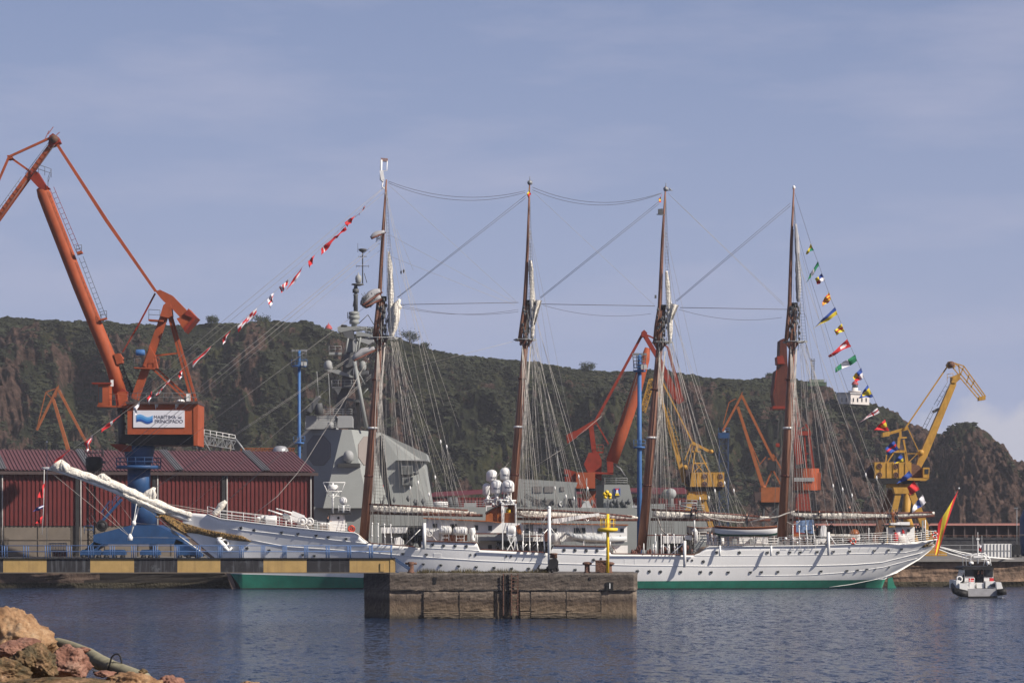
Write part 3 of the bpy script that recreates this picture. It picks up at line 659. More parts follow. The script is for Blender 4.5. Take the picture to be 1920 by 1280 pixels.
fb = MB(); fb.prism([HP(x, y, .06) for x, y in ((1727, 1027), (1738, 1021), (1745, 1015), (1756, 1012), (1756.5, 1020), (1745, 1024), (1735, 1026))], (0, .05, 0), 0)
for a, b_ in (((1731, 1025), (1741, 1019)), ((1740, 1022), (1746, 1017)), ((1744, 1023), (1752, 1021)), ((1735, 1025), (1744, 1023))): fb.tube([HP(*a, .12), HP((a[0]+b_[0])/2+1, (a[1]+b_[1])/2-1, .12), HP(*b_, .12)], .07, 6, 1)
fb.build('stern_scroll', [M['green_trim'], M['gold']], ship)
ab = MB(); c = HP(421, 1017, .25)
ab.torus(c, .42, .14, 0, 16); ab.lathe(c, [(.36, -.02), (.36, .12)], 14, 1, axis='y')
ab.build('hawse_pipe', [M['hull_white'], M['dark']], ship)
ab = MB(); ab.tube([HP(408, 1011, .45), HP(420, 1024, .5), HP(427, 1032, .5)], [.3, .34, .2], 8); ab.tube([HP(405, 1016, .4), HP(408, 1009, .5), HP(416, 1008, .4)], [.1, .2, .1], 6); ab.tube([HP(420, 1032, .4), HP(428, 1033, .5), HP(434, 1026, .4)], [.1, .2, .1], 6)
ab.build('anchor', M['hull_white'], ship)

# ---- bowsprit with furled jibs
BS = [(80, 876), (100, 879), (150, 893.5), (205, 914), (262, 938), (300, 953), (345, 969), (366, 974)]
MB().tube([S(x, y+1) for x, y in BS], [.13, .2, .3, .38, .42, .45, .45, .45], 12).build('bowsprit', M['white'], ship)
MB().tube([S(x, y) for x, y in ((78, 877), (86, 878), (93, 876))], [.12, .2, .12], 8).build('bowsprit_cap', M['canvas_grey'], ship)
def furl(pts, rs, name='furled_sail', m='canvas', seed=1, par=None, n=18, off=0.0, amp=.28, flat=1.0, fn=None):
    """lumpy roll of sail cloth along a pixel path"""
    fn = fn or S; R = random.Random(seed); P_ = [fn(x, y, off) for x, y in pts]
    L_ = []; RR = []
    for k in range(len(P_)-1):
        seg = max(2, int((P_[k+1]-P_[k]).length/.45))
        for i in range(seg): L_.append(P_[k].lerp(P_[k+1], i/seg)); RR.append(rs[k]+(rs[k+1]-rs[k])*i/seg)
    L_.append(P_[-1]); RR.append(rs[-1])
    b = MB(); b.tube(L_, [r*(1+R.uniform(-amp, amp)*.5) for r in RR], n, flat=flat)
    nv = len(L_)*n
    for i in range(nv):
        v = b.v[i]; c = L_[i//n]; th = 2*math.pi*(i % n)/n; k = 1+R.uniform(-amp, amp)*.3+amp*.45*math.sin(3*th+i//n*.23+seed)+amp*.35*math.sin(6*th-i//n*.31); b.v[i] = c+(v-c)*k
    return b.build(name, M[m], par or ship)
furl([(98, 876), (130, 882), (160, 892), (205, 908), (235, 921)], [.3, .45, .5, .55, .4], seed=2, off=.1)
furl([(180, 900), (215, 909), (262, 932), (290, 943)], [.3, .55, .6, .4], seed=3, off=.2)
furl([(250, 933), (285, 942), (320, 956), (355, 966), (366, 968)], [.4, .65, .6, .5, .2], seed=4, off=.15)
furl([(230, 926), (262, 941), (292, 955), (310, 962)], [.25, .4, .4, .15], seed=5, off=.5)
def head(tri, seed, depth=.5):
    """bunched head of a furled jib: pleated wedge from the stay down to the spar"""
    R = random.Random(seed); A, B, C = [S(*q, .15) for q in tri]; b = MB()
    n = 9
    for i in range(n):
        q = B.lerp(C, i/(n-1)); b.tube([A+Vector((R.uniform(-.15, .15), R.uniform(-.2, .2), 0)), A.lerp(q, .5)+Vector((R.uniform(-.2, .2), R.uniform(-.3, .3), 0)), q+Vector((0, R.uniform(-.3, .3), 0))], [.13, .3, .26], 7)
    b.build('furled_sail', M['canvas'], ship)
head(((115, 862), (96, 878), (134, 884)), 7); head(((193, 888), (179, 901), (212, 910)), 8); head(((289, 914), (266, 932), (286, 940)), 9)
furl([(424, 939), (415, 948), (408, 958), (401, 965)], [.2, .42, .42, .35], seed=12, off=.3)
# dolphin striker
MB().tube([S(262, 944), S(252, 978), S(244, 1007)], [.1, .13, .08], 7).tube([S(256, 944, 1), S(250, 980), S(243, 1008)], .05, 5).lathe(S(251, 980, 0), [(.25, -.3), (.3, 0), (.2, .3)], 8).lathe(S(244, 1007, 0), [(.3, -.4), (.35, 0), (.1, .5)], 8).build('dolphin_striker', M['white'], ship)
MB().prism([S(254, 940), S(268, 941), S(263, 951), S(258, 951)], (0, .6, 0)).build('striker_block', M['dark'], ship)

# ---- masts
def mast(base, top, r0, r1, tm, tmr, ct, label_y):
    """base/top of lower mast, topmast path, crosstree (x0,x1,y)"""
    m_ = MB().tube([S(*base), S((base[0]+top[0])/2, (base[1]+top[1])/2), S(*top)], [r0, (r0+r1)/2*1.05, r1], 14).build('mast', M['wood'], ship)
    MB().tube([S(*q, .1) for q in tm], tmr, 10).build('topmast', M['wood'], m_)
    x0, x1, y = ct; xm = (x0+x1)/2
    b = MB(); b.tube([S(x0, y), S(x1, y)], .09, 6)
    for q in (x0+8, xm, x1-8): b.tube([S(q, y)+Vector((0, -2.2, 0)), S(q, y)+Vector((0, 2.2, 0))], .08, 6)
    b.tube([S(x0+3, y)+Vector((0, -1.8, 0)), S(x1-3, y)+Vector((0, -1.8, 0))], .06, 6); b.tube([S(x0+3, y)+Vector((0, 1.8, 0)), S(x1-3, y)+Vector((0, 1.8, 0))], .06, 6)
    b.build('crosstree', M['navy_light'], m_)
    b = MB(); xb = base[0]+(top[0]-base[0])*(base[1]-y-4)/(base[1]-top[1])
    b.prism([S(xb-12, y+1, .5), S(xb+14, y+1, .5), S(xb+5, y+14, .5), S(xb-4, y+14, .5)], (0, 1.0, 0)); b.build('mast_cheek', M['spar'], m_)
    b = MB(); b.lathe(S(*top), [(r1*1.35, -.5), (r1*1.35, .1)], 14); b.build('mast_cap', M['dark'], m_)
    for k in range(3):
        yy = base[1]-120-k*90; t_ = (base[1]-yy)/(base[1]-top[1]); p_ = S(base[0]+(top[0]-base[0])*t_, yy)
        MB().lathe(p_, [(r0*1.02, -.12), (r0*1.02, .12)], 14).build('mast_band', M['white'] if k == 1 else M['spar'], m_)
    # blocks, hoops and gear between mast and topmast
    b = MB(); R = random.Random(int(base[0]))
    for k in range(46):
        yy = R.uniform(top[1]+4, y+8); xx = top[0]+(base[0]-top[0])*(yy-top[1])/(base[1]-top[1])+R.uniform(-9, 13); b.lathe(S(xx, yy, R.uniform(-.5, .9)), [(.05, -.25), (.16, 0), (.05, .25)], 6, 0)
    for k in range(12):
        yy = R.uniform(top[1], y); xx = top[0]+R.uniform(-6, 12)-(yy-top[1])*.06; b.tube([S(xx, yy, .6), S(xx-1, yy+R.uniform(14, 40), .6)], .05, 4)
    b.build('block', M['navy_dark'], m_)
    return m_
m1_ = mast((682, 1012), (718.5, 557), .62, .34, [(702.5, 634), (706, 600), (712.5, 541), (718, 440), (724.5, 337)], [.26, .28, .27, .22, .1], (685, 747, 634), 0)
m2_ = mast((955.5, 1010), (991, 564), .60, .33, [(974.5, 637), (979, 605), (984, 570), (989, 470), (993, 345)], [.26, .28, .27, .2, .09], (963, 1006, 637), 0)
m3_ = mast((1203.5, 1030), (1243, 573), .62, .35, [(1227.5, 644), (1231, 610), (1237, 573), (1242, 450), (1248, 350)], [.26, .28, .27, .2, .09], (1222, 1262, 642), 0)
m4_ = mast((1466.5, 1012), (1489.5, 569), .66, .34, [(1474, 641), (1477, 610), (1480.5, 570), (1484, 450), (1488.5, 352)], [.26, .28, .27, .2, .09], (1468, 1514, 641), 0)
# second tone on masts: grey rope bundles running beside them
def lines(specs, name='halyard', m='rope', r=.035, par=None):
    for a, b_, *o in specs:
        off = o[0] if o else 0; MB().tube([S(*a, off), S(*b_, off)], r, 4).build(name, M[m], par or ship)
for bx, by, tx, ty in ((682, 1012, 718, 557), (955, 1010, 991, 564), (1203, 1030, 1243, 573), (1466, 1012, 1489, 569)):
    sp = []
    for k, d in enumerate((7, 10, 14)): sp.append(((bx+d+2, by-4), (tx+d*.2+2, ty+85), .9-k*.3))
    lines(sp, 'halyard', 'rope', .05)
# mastheads
b = MB(); q = lambda x, y: S(x, y, .1)
b.tube([q(715, 300), q(714, 337), q(719, 341)], .14, 6); b.tube([q(726, 302), q(725.5, 320), q(715, 321)], .06, 5); b.bar(q(715, 320), q(718, 338), .45, .3); b.tube([q(718, 342), q(716, 350), q(721, 354)], .08, 5)
b.build('masthead_frame', M['white'], m1_)
MB().prism([q(713.5, 296), q(727, 297), q(727, 303), q(716, 302)], (0, .6, 0)).build('masthead_unit', mat('pink_grey', (.25, .17, .17)), m1_)
for mm, x, y in ((m2_, 993.5, 340), (m3_, 1248.5, 352)):
    b = MB(); b.lathe(S(x, y+2), [(.25, -.3), (.35, 0), (.1, .3)], 8); b.tube([S(x, y), S(x, y-9)], .05, 5); b.tube([S(x-4, y+5), S(x+5, y+4)], .05, 5)
    for d in (-3.5, -1.5, 2, 4): b.tube([S(x+d, y+5), S(x+d, y-1)], .05, 5)
    b.build('masthead_gear', M['steel'], mm)
MB().tube([S(1249, 357), S(1261, 357)], .06, 5).tube([S(1256, 353), S(1257, 357)], .1, 6).build('wind_vane', M['steel'], m3_)
MB().lathe(S(1488.5, 351), [(.16, -.3), (.22, 0), (.1, .2)], 8).build('mast_truck', M['white'], m4_)
MB().pp([(1234, 392), (1243, 391), (1243, 402), (1234, 401)], 366, .5).tube([P(1231, 402, 366), P(1246, 403, 366)], .06, 5).build('masthead_lamp', M['navy_dark'], m3_)
MB().pp([(1227.5, 553), (1231, 553), (1231, 559), (1227.5, 559)], 366, .3).build('masthead_lamp', M['navy_dark'], m3_)
# yards of the foremast with furled square sails
def yard(pts, rs, sp, seed, mm='canvas_grey'):
    y_ = MB().tube([S(*p, o) for p, o in sp], .13, 8).build('yard', M['spar'], ship)
    furl(pts, rs, 'furled_sail', mm, seed, y_, off=.9)
yard([(721, 434), (710, 438), (700, 443), (695, 446)], [.2, .32, .34, .15], [((722, 436), .3), ((697, 447), 2.5)], 31)
yard([(713, 545), (702, 548), (690, 558), (680, 568), (677, 572)], [.25, .42, .45, .4, .15], [((716, 548), .3), ((680, 572), 3.5)], 32)
yard([(714, 556), (703, 560), (694, 568), (684, 572), (679, 573)], [.2, .35, .4, .35, .15], [((716, 561), .3), ((685, 575), 3.0)], 33)
yard([(702, 652), (693, 655), (680, 658), (668, 667), (661, 674)], [.2, .3, .38, .38, .15], [((706, 655), .3), ((664, 676), 4.0)], 34)
b = MB(); R = random.Random(9)
for k in range(26): b.tube([S(695+R.uniform(-18, 16), 552+R.uniform(-4, 20), 1.3), S(693+R.uniform(-18, 16), 556+R.uniform(0, 22), 1.3)], .04, 4)
for k in range(8): b.tube([S(705+R.uniform(0, 12), 440+R.uniform(0, 6), 1), S(704+R.uniform(0, 12), 446+R.uniform(0, 8), 1)], .05, 4)
b.build('gasket', M['navy_dark'], ship)
# furled topsails up against the masts
furl([(729, 472), (731, 500), (732, 540), (733, 580), (735, 610), (734, 632)], [.12, .3, .34, .4, .5, .3], seed=41, off=.5)
furl([(750, 561), (743, 572), (741, 592), (738, 615), (733, 634)], [.15, .5, .6, .55, .3], seed=42, off=.8)
furl([(742, 582), (748, 576), (752, 573)], [.2, .35, .2], seed=43, off=.8)
furl([(994.5, 488), (996, 505), (997.5, 545), (998.5, 590), (998, 634)], [.15, .3, .3, .34, .2], seed=44, off=.5)
furl([(1249.5, 508), (1251.5, 530), (1254, 570), (1256, 610), (1256, 640)], [.15, .3, .3, .36, .22], seed=45, off=.5)
furl([(1492, 420), (1494, 450), (1496, 500), (1497, 550), (1496.5, 566)], [.12, .26, .3, .3, .15], seed=46, off=.5, m='canvas_grey')
def flap(poly, seed):
    b = MB(); R = random.Random(seed); A, B, C, D = [S(*q, .9) for q in poly]; n = 8; mm_ = 10; vs = []
    for i in range(n+1):
        for j in range(mm_+1):
            u, v = i/n, j/mm_; p = A.lerp(B, u).lerp(D.lerp(C, u), v); vs.append(p+Vector((0, .25*math.sin(u*9+v*2)+R.uniform(-.05, .05), 0)))
    fs = [(i*(mm_+1)+j, (i+1)*(mm_+1)+j, (i+1)*(mm_+1)+j+1, i*(mm_+1)+j+1) for i in range(n) for j in range(mm_)]
    b.add(vs, fs, 0, True); b.build('sail_clew', M['canvas'], ship)
flap([(1001, 562), (1016, 563), (1004, 608), (997, 612)], 1); flap([(1255, 568), (1273, 572), (1262, 598), (1255, 606)], 2)
# ---- booms, gaffs and furled sails
def boomset(gaff, sail, rs, boom, seed):
    MB().tube([S(x, y, .4) for x, y in gaff], [.13]*len(gaff), 8).build('gaff', M['spar'], ship)
    bo = MB().tube([S(x, y, .2) for x, y in boom], [.2]*len(boom), 8).build('boom', M['spar'], ship)
    furl(sail, rs, 'furled_sail', 'canvas', seed, ship, n=18, off=.25, amp=.22, flat=.8)
    b = MB(); xs0, xs1 = sail[0][0]+6, sail[-1][0]-10; k = 0; R = random.Random(seed)
    while xs0+k*9 < xs1:
        x = xs0+k*9+R.uniform(-2, 2); y = interp(x, sail); r = .33+.1
        b.torus(S(x, y, .3), interp(x, list(zip([p[0] for p in sail], rs)))*1.04, .025, 0, 12, 'x'); k += 1
    b.build('gasket', M['rope_dark'], ship)
boomset([(692, 944.5), (790, 950), (877, 956.5)], [(694, 951), (720, 954), (790, 956.5), (860, 960), (893, 961.5)], [.35, .48, .42, .34, .12], [(690, 961), (790, 963.5), (905, 966)], 51)
boomset([(967, 955), (1050, 957), (1126, 962), (1185, 968)], [(968, 960), (990, 963.5), (1060, 966), (1120, 967), (1185, 969.5), (1196, 970)], [.3, .48, .42, .32, .25, .1], [(965, 972), (1060, 973), (1195, 974)], 52)
boomset([(1222, 955), (1300, 958.5), (1425, 968)], [(1224, 962), (1245, 965), (1300, 966), (1380, 968.5), (1442, 970)], [.35, .5, .42, .3, .12], [(1220, 973), (1300, 974), (1445, 974)], 53)
boomset([(1485, 958), (1600, 961), (1670, 962), (1748, 960)], [(1482, 963), (1520, 967), (1600, 966), (1680, 966), (1735, 964), (1752, 961)], [.3, .45, .38, .3, .25, .15], [(1478, 974), (1600, 973), (1700, 970), (1752, 966)], 54)
# ---- standing rigging
def cable(pts, r=.03, m='rope_dark', name='stay', sag=0.0, par=None):
    a, b_ = pts[0], pts[-1]
    if sag:
        n = 16; L_ = [S(a[0]+(b_[0]-a[0])*i/n, a[1]+(b_[1]-a[1])*i/n+4*sag*(i/n)*(1-i/n), 0) for i in range(n+1)]
    else: L_ = [S(*p) for p in pts]
    return MB().tube(L_, r, 5).build(name, M[m], par or ship)
for a in (((750, 571), (972, 567)), ((1015, 570), (1228, 573.5)), ((1275, 576.5), (1478, 580))): cable(a, .038)
for a, b_, sg in (((728, 340), (985, 358), 20), ((728, 343), (985, 361), 23), ((998, 351), (1240, 362), 23), ((998, 356), (1240, 363), 25)): cable((a, b_), .028, sag=sg)
for a in (((1018, 572), (1220, 588)), ((1273, 580), (1466, 595)), ((750, 572), (972, 584)), ((750, 576), (972, 580))): cable(a, .022, sag=11)
for a in (((744, 558), (986, 366)), ((746, 558), (986, 371)), ((1012, 558), (1238, 376)), ((1014, 559), (1236, 382)), ((1267, 564), (1482, 381)), ((1269, 565), (1482, 386))): cable(a, .026)
for a in (((727, 345), (968, 565)), ((730, 440), (968, 568)), ((730, 480), (966, 572)), ((998, 358), (1226, 571)), ((1252, 362), (1470, 570)), ((1254, 364), (1470, 574))): cable(a, .018, 'rope')
# forestays to the bowsprit and foredeck
for a, r in ((((721, 350), (93, 872)), .035), (((720, 362), (116, 864)), .03), (((712, 450), (170, 893)), .04), (((712, 456), (194, 888)), .045), (((706, 560), (232, 912)), .03), (((704, 638), (289, 915)), .035), (((703, 642), (297, 912)), .03), (((702, 655), (345, 958)), .03), (((698, 700), (426, 938)), .035), (((696, 706), (432, 934)), .03), (((712, 470), (205, 885)), .025)): cable(a, r*.72, 'stay_rope')
cable([(710, 640), (640, 760), (601, 820), (575, 862), (558, 886), (520, 930), (477, 963)], .04, 'rope', 'rope')
for a, r in ((((267, 944), (330, 1000)), .06), (((330, 1000), (394, 1046)), .07), (((244, 1006), (94, 884)), .025), (((244, 1006), (150, 900)), .025), (((250, 980), (360, 988)), .02), (((244, 1007), (380, 1008)), .02), (((251, 980), (210, 925)), .02), (((262, 944), (392, 960)), .03), (((300, 942), (395, 958)), .03)): cable(a, r, 'white' if r > .05 else 'rope', 'bobstay')
b = MB(); b.tube([S(320, 993), S(326, 998), S(333, 1003)], [.1, .22, .1], 8); b.build('bobstay_block', M['navy_light'], ship)
# shrouds with ratlines: near and far side
def shrouds(tx, ty, feet, side, deadeye=True, rat=True, rr=.035, fy=None, m='rope'):
    A = S(tx, ty, side*.4); F = []
    for fx in feet:
        bd = interp(fx, BD)+.1; y = fy or interp(fx, SHEER); Yn = planeY(fx, SY0)-side*bd; z = CH-(y-HY)/FP*(planeY(fx, SY0)-bd)
        q = P(fx, HY, Yn); q.z = z; F.append(q)
    for q in F:
        d = (A-q).normalized(); k1 = q+d*2.6
        MB().tube([k1, A], .036, 5).build('shroud', M[m], ship)
        if side > 0 and deadeye: MB().tube([q-Vector((0, 0, .3)), k1], .05, 6).lathe(q+d*1.0, [(.06, -.13), (.12, 0), (.06, .13)], 8).lathe(k1, [(.06, -.13), (.12, 0), (.06, .13)], 8).build('deadeye', M['white'], ship)
    if rat and len(F) > 1:
        b = MB(); n = 62
        for i in range(6, n-1):
            t_ = i/n; b.tube([F[0].lerp(A, t_), F[-1].lerp(A, t_)], .018, 3, cap=False)
        for q in (F[0], F[-1]): b.tube([q.lerp(A, 6/n), q.lerp(A, 1-2/n)], .02, 3, cap=False)
        b.build('ratlines', M['rope_dark'], ship)
shrouds(708, 640, (697, 709, 722, 735), 1); shrouds(708, 640, (700, 714, 728), -1, rat=False)
shrouds(979, 640, (981, 994, 1009, 1022), 1); shrouds(979, 640, (985, 1000, 1015), -1, rat=False)
shrouds(1236, 646, (1228, 1240, 1253, 1266), 1); shrouds(1236, 646, (1232, 1247, 1262), -1, rat=False)
shrouds(1482, 645, (1487, 1500, 1515, 1529), 1); shrouds(1482, 645, (1492, 1508, 1522), -1, rat=False)
# topmast shrouds with ratlines, crosstree to masthead
def topshrouds(cx, cy, hx, hy, feet):
    A = S(hx, hy); F = [S(f, cy, o) for f, o in feet]
    for q in F: MB().tube([q, A], .022, 4).build('topmast_shroud', M['rope_dark'], ship)
    b = MB(); n = 46
    for i in range(1, n-2):
        t_ = i/n; b.tube([F[0].lerp(A, t_), F[1].lerp(A, t_)], .016, 3, cap=False)
    for q in (F[0], F[1]): b.tube([q, q.lerp(A, 1-2/n)], .018, 3, cap=False)
    b.build('ratlines', M['rope_dark'], ship)
topshrouds(0, 634, 725, 350, ((725, 1.8), (744, 1.8), (737, -1.8)))
topshrouds(0, 637, 993, 352, ((988, 1.8), (1004, 1.8), (997, -1.8)))
topshrouds(0, 642, 1248, 358, ((1247, 1.8), (1261, 1.8), (1254, -1.8)))
topshrouds(0, 641, 1488, 372, ((1497, 1.8), (1513, 1.8), (1505, -1.8)))
# running backstays sweeping aft, with their tackles
def backstays(head, heads, feet):
    for (hx, hy), fx in zip(heads, feet):
        bd = interp(fx, BD); y = interp(fx, SHEER); q = P(fx, y, planeY(fx, SY0)-bd); A = S(hx, hy, .2); MB().tube([q, A], .03, 4).build('backstay', M['rope'], ship)
        k = q.lerp(A, .26+.03*math.sin(fx)); MB().lathe(k, [(.05, -.28), (.12, 0), (.05, .28)], 7).build('tackle', M['white'], ship)
        for d in (-1.2, 1.4):
            MB().tube([k, q+Vector((d, 0, 0))], .02, 4).build('backstay_fall', M['rope'], ship)
backstays(0, ((722, 360), (724, 360), (735, 560), (744, 636), (746, 640), (742, 640)), (868, 880, 845, 800, 822, 780))
backstays(0, ((996, 570), (1000, 576), (1004, 638), (1002, 640), (995, 640)), (1135, 1120, 1098, 1080, 1058))
backstays(0, ((1256, 575), (1258, 580), (1260, 640), (1262, 643), (1255, 645)), (1412, 1395, 1370, 1350, 1330))
backstays(0, ((1500, 500), (1498, 560), (1510, 641), (1512, 643), (1506, 645)), (1688, 1672, 1625, 1605, 1585))
def fan(head, x0, x1, n, seed, y0=None):
    R = random.Random(seed)
    for k in range(n):
        fx = x0+(x1-x0)*(k+.5)/n+R.uniform(-4, 4); hx, hy = head[k % len(head)]; sd = 1 if k % 3 else -1; bd = interp(fx, BD)*.97
        q = P(fx, interp(fx, SHEER)-2, planeY(fx, SY0)-sd*bd); MB().tube([q, S(hx+R.uniform(-2, 2), hy, sd*.2)], .022, 4).build('backstay', M['rope' if k % 2 else 'stay_rope'], ship)
fan([(722, 400), (716, 560), (724, 640), (734, 640), (740, 642)], 700, 890, 20, 1); fan([(992, 430), (990, 568), (998, 640), (1004, 642)], 975, 1120, 17, 2)
fan([(1246, 430), (1243, 575), (1254, 644), (1260, 646)], 1225, 1385, 17, 3); fan([(1489, 430), (1491, 572), (1502, 645), (1510, 646)], 1485, 1650, 17, 4)
for a in (((768, 690), (962, 640)), ((1052, 843), (1128, 780)), ((1000, 876), (1052, 843)), ((900, 930), (960, 860))): cable(a, .022, 'rope')
for a in (((775, 507), (744, 430)), ((752, 510), (738, 430)), ((757, 508), (860, 800)), ((752, 512), (832, 760))): cable(a, .018, 'rope')
MB().lathe(S(752, 510), [(.03, -.3), (.12, 0), (.03, .25)], 6).lathe(S(757, 508), [(.03, -.3), (.12, 0), (.03, .25)], 6).build('block', M['dark'], ship)
# ================================================================ SCHOONER DECK FITTINGS
def sb(name, x0, y0, x1, y1, off, depth, m='white', par=None, bev=0):
    """block on deck: pixel rectangle, off = front face metres towards camera from centre plane"""
    return MB().prism([S(x0, y0, off), S(x1, y0, off), S(x1, y1, off), S(x0, y1, off)], (0, depth, 0)).build(name, M[m] if isinstance(m, str) else m, par or ship)
def sp(name, pix, off, depth, m='white', par=None):
    return MB().prism([S(x, y, off) for x, y in pix], (0, depth, 0)).build(name, M[m] if isinstance(m, str) else m, par or ship)
def st(name, pix, off, r, m='white', par=None, n=7):
    return MB().tube([S(x, y, off) for x, y in pix], r, n).build(name, M[m], par or ship)
def srail(pix, h, off=None, r=.032, step=1.5, n=3, name='guard_rail', m='white'):
    pts = []
    for x, y in pix:
        bd = interp(x, BD); Yn = planeY(x, SY0)-(bd-.15 if off is None else off); pts.append(P(x, y, Yn))
    return MB().rail(pts, h, r, step, n).build(name, M[m], ship)
# forecastle
srail([(389, 964), (413, 972.5), (500, 983), (595, 994), (650, 998)], 1.05, n=3)
srail([(389, 964), (413, 971), (500, 981), (595, 991), (650, 996)], 1.05, off=-3.5, n=2)
gun = thing('saluting_gun', 'white twin barrelled deck gun on the forecastle pointing up and forward', 'gun', S(555, 992, 1.5))
for (a, b_, o) in (((504, 956), (531, 965), 1.2), ((519, 953.5), (547, 961.5), 2.0)):
    MB().tube([S(*a, o), S(*b_, o)], [.09, .13], 8).lathe(S(*a, o), [(.12, -.08), (.12, .08)], 8).build('barrel', M['white'], gun)
for x, y, r in ((567.5, 976, .58), (581, 977.5, .52)):
    MB().torus(S(x, y, 2.4), r*.85, .09, 0, 18).lathe(S(x, y, 2.3), [(r*.8, -.1), (r*.8, .15)], 16, axis='y').lathe(S(x, y, 2.6), [(r*.3, -.12), (r*.3, .1)], 10, axis='y').build('training_wheel', M['white'], gun)
b = MB(); 
for a, b_ in (((531, 965), (560, 975)), ((547, 961), (570, 970)), ((533, 969), (545, 973))): b.bar(S(*a, 1.4), S(*b_, 1.4), .55, .8)
b.prism([S(553, 972, 1.8), S(572, 970, 1.8), (S(580, 976, 1.8)), S(574, 984, 1.8), S(578, 991, 1.8), S(552, 991, 1.8), S(558, 982, 1.8)], (0, 1.4, 0)); b.tube([S(536, 970, 1.8), S(536, 990, 1.8)], .08, 6); b.tube([S(545, 972, 1.8), S(548, 990, 1.8)], .08, 6)
b.build('gun_mount', M['white'], gun)
b = MB(); b.prism([S(530, 966, 2.1), S(541, 965, 2.1), S(545, 970, 2.1), S(535, 973, 2.1)], (0, 1.0, 0)); b.build('breech', M['navy_light'], gun)
w = thing('anchor_windlass', 'white boxed anchor winch on the forecastle left of the gun', 'winch', S(508, 984, 1))
MB().lathe(S(508, 975, 1.2), [(.62, -.75), (.68, -.6), (.68, .6), (.62, .75)], 14, axis='x').build('drum', M['white'], w)
MB().prism([S(499, 985, 1.9), S(517, 987, 1.9), S(517, 976, 1.9), S(499, 974, 1.9)], (0, 1.2, 0)).build('winch_cover', M['canvas_grey'], w)
for x, y in ((485, 975), (492, 973)): MB().lathe(S(x, y+6, .8), [(.3, 0), (.3, .5), (.38, .55), (.38, .7), (.2, .9)], 10).build('bollard', M['white'], ship)
sb('bow_locker', 483, 970, 489, 981, 1, .8, 'white')
# foredeck wheelhouse tower with basket mast
cab = sp('forward_cabin', [(620, 964), (643, 964), (645, 975), (645, 995), (619, 995), (616, 988)], 1.5, 3)
sb('cabin_roof', 615, 961.5, 657, 963.8, 2.1, 4.2, 'dark', cab); MB().lathe(S(634.5, 970.5, 1.55), [(.17, -.05), (.17, .05)], 12, axis='y').build('porthole', M['glass'], cab)
b = MB(); pole = lambda x, y: S(x, y, .5)
b.tube([pole(624, 962), pole(624, 905)], .13, 7)
for (xa, xb, y, o) in ((606, 647, 904, 1.4), (614, 636, 912, .9), (611, 641, 920.5, 1.0), (616, 637, 929, .7)):
    b.tube([S(xa, y, .5-o), S(xb, y, .5-o), S(xb, y, .5+o), S(xa, y, .5+o), S(xa, y, .5-o)], .05, 5)
for s_ in (-1, 1):
    b.tube([S(606, 904, .5+1.3*s_), S(617, 929, .5+.7*s_)], .05, 5); b.tube([S(647, 904, .5+1.3*s_), S(637, 929, .5+.7*s_)], .05, 5)
b.lathe(S(625, 914, .5), [(.55, -.4), (.7, 0), (.5, .35)], 12); b.tube([pole(613, 921), pole(624, 936), pole(635, 921)], .05, 5)
b.build('basket_mast', M['white'], ship)
rd = MB().sphere(S(643.5, 938.5, .5), .52, 0, 18).build('satellite_dome', M['white'], ship); MB().tube([S(643.5, 944, .5), S(643.5, 961, .5)], .15, 8).build('dome_post', M['white'], rd)
srail([(635, 960), (656, 960)], .9, off=1.8, step=.6, n=3); srail([(635, 960), (656, 960)], .9, off=-1.0, step=.6, n=2)
for x in (603, 609, 614): MB().lathe(S(x, 994, 2), [(.25, 0), (.22, .7), (.35, .75), (.35, .95)], 10).build('bollard', M['white'], ship)
reel = thing('hose_reel', 'red and white hose reel at the aft end of the forecastle', 'reel', S(659, 999, 2.5))
MB().torus(S(659, 991, 2.8), .38, .12, 0, 16).torus(S(659, 991, 2.3), .38, .12, 0, 16).lathe(S(659, 991, 2.5), [(.22, -.3), (.22, .3)], 10, axis='y').build('reel_wheel', M['orange_buoy'], reel)
MB().bar(S(652, 999, 2.6), S(659, 991, 2.6), .07).bar(S(667, 999, 2.6), S(659, 991, 2.6), .07).build('reel_frame', M['white'], reel)
# well deck between forecastle and bridge
sb('louvred_locker', 715, 988, 732, 999, 3, 2.0, 'white')
b = MB(); x = 736
b.prism([S(735, 988, 3.0), S(765, 988, 3.0), S(761, 999, 3.0), S(735, 999, 3.0)], (0, 2, 0))
for k in range(9): b.bar(S(737+k*2.9, 989, 3.03), S(737+k*2.9, 998, 3.03), .07, .06)
b.build('louvred_locker', M['white'], ship)
sb('well_deck_roof', 712, 985.5, 797, 987.5, 2.5, 5, 'dark'); sb('well_deck_house', 716, 988, 792, 1018, 1.6, 3.5, 'navy_light')
sp('hatch_cover', [(739, 1008), (750, 1006), (757, 1013), (757, 1021), (739, 1021)], 4, 2); 
b = MB(); R = random.Random(2)
for k in range(18): MB().lathe(S(R.uniform(760, 790), R.uniform(996, 1022), R.uniform(1, 4)), [(.1, -.4), (.35, 0), (.15, .4)], 7).build('deck_gear', M['dark'], ship)
st('boat_boom', [(759, 1021), (788, 992)], 5, .05); st('boat_boom', [(796, 988), (818, 1013)], 5.5, .05)
st('boom_post', [(795.7, 980), (795.7, 1029)], 6.75, .22, n=10)
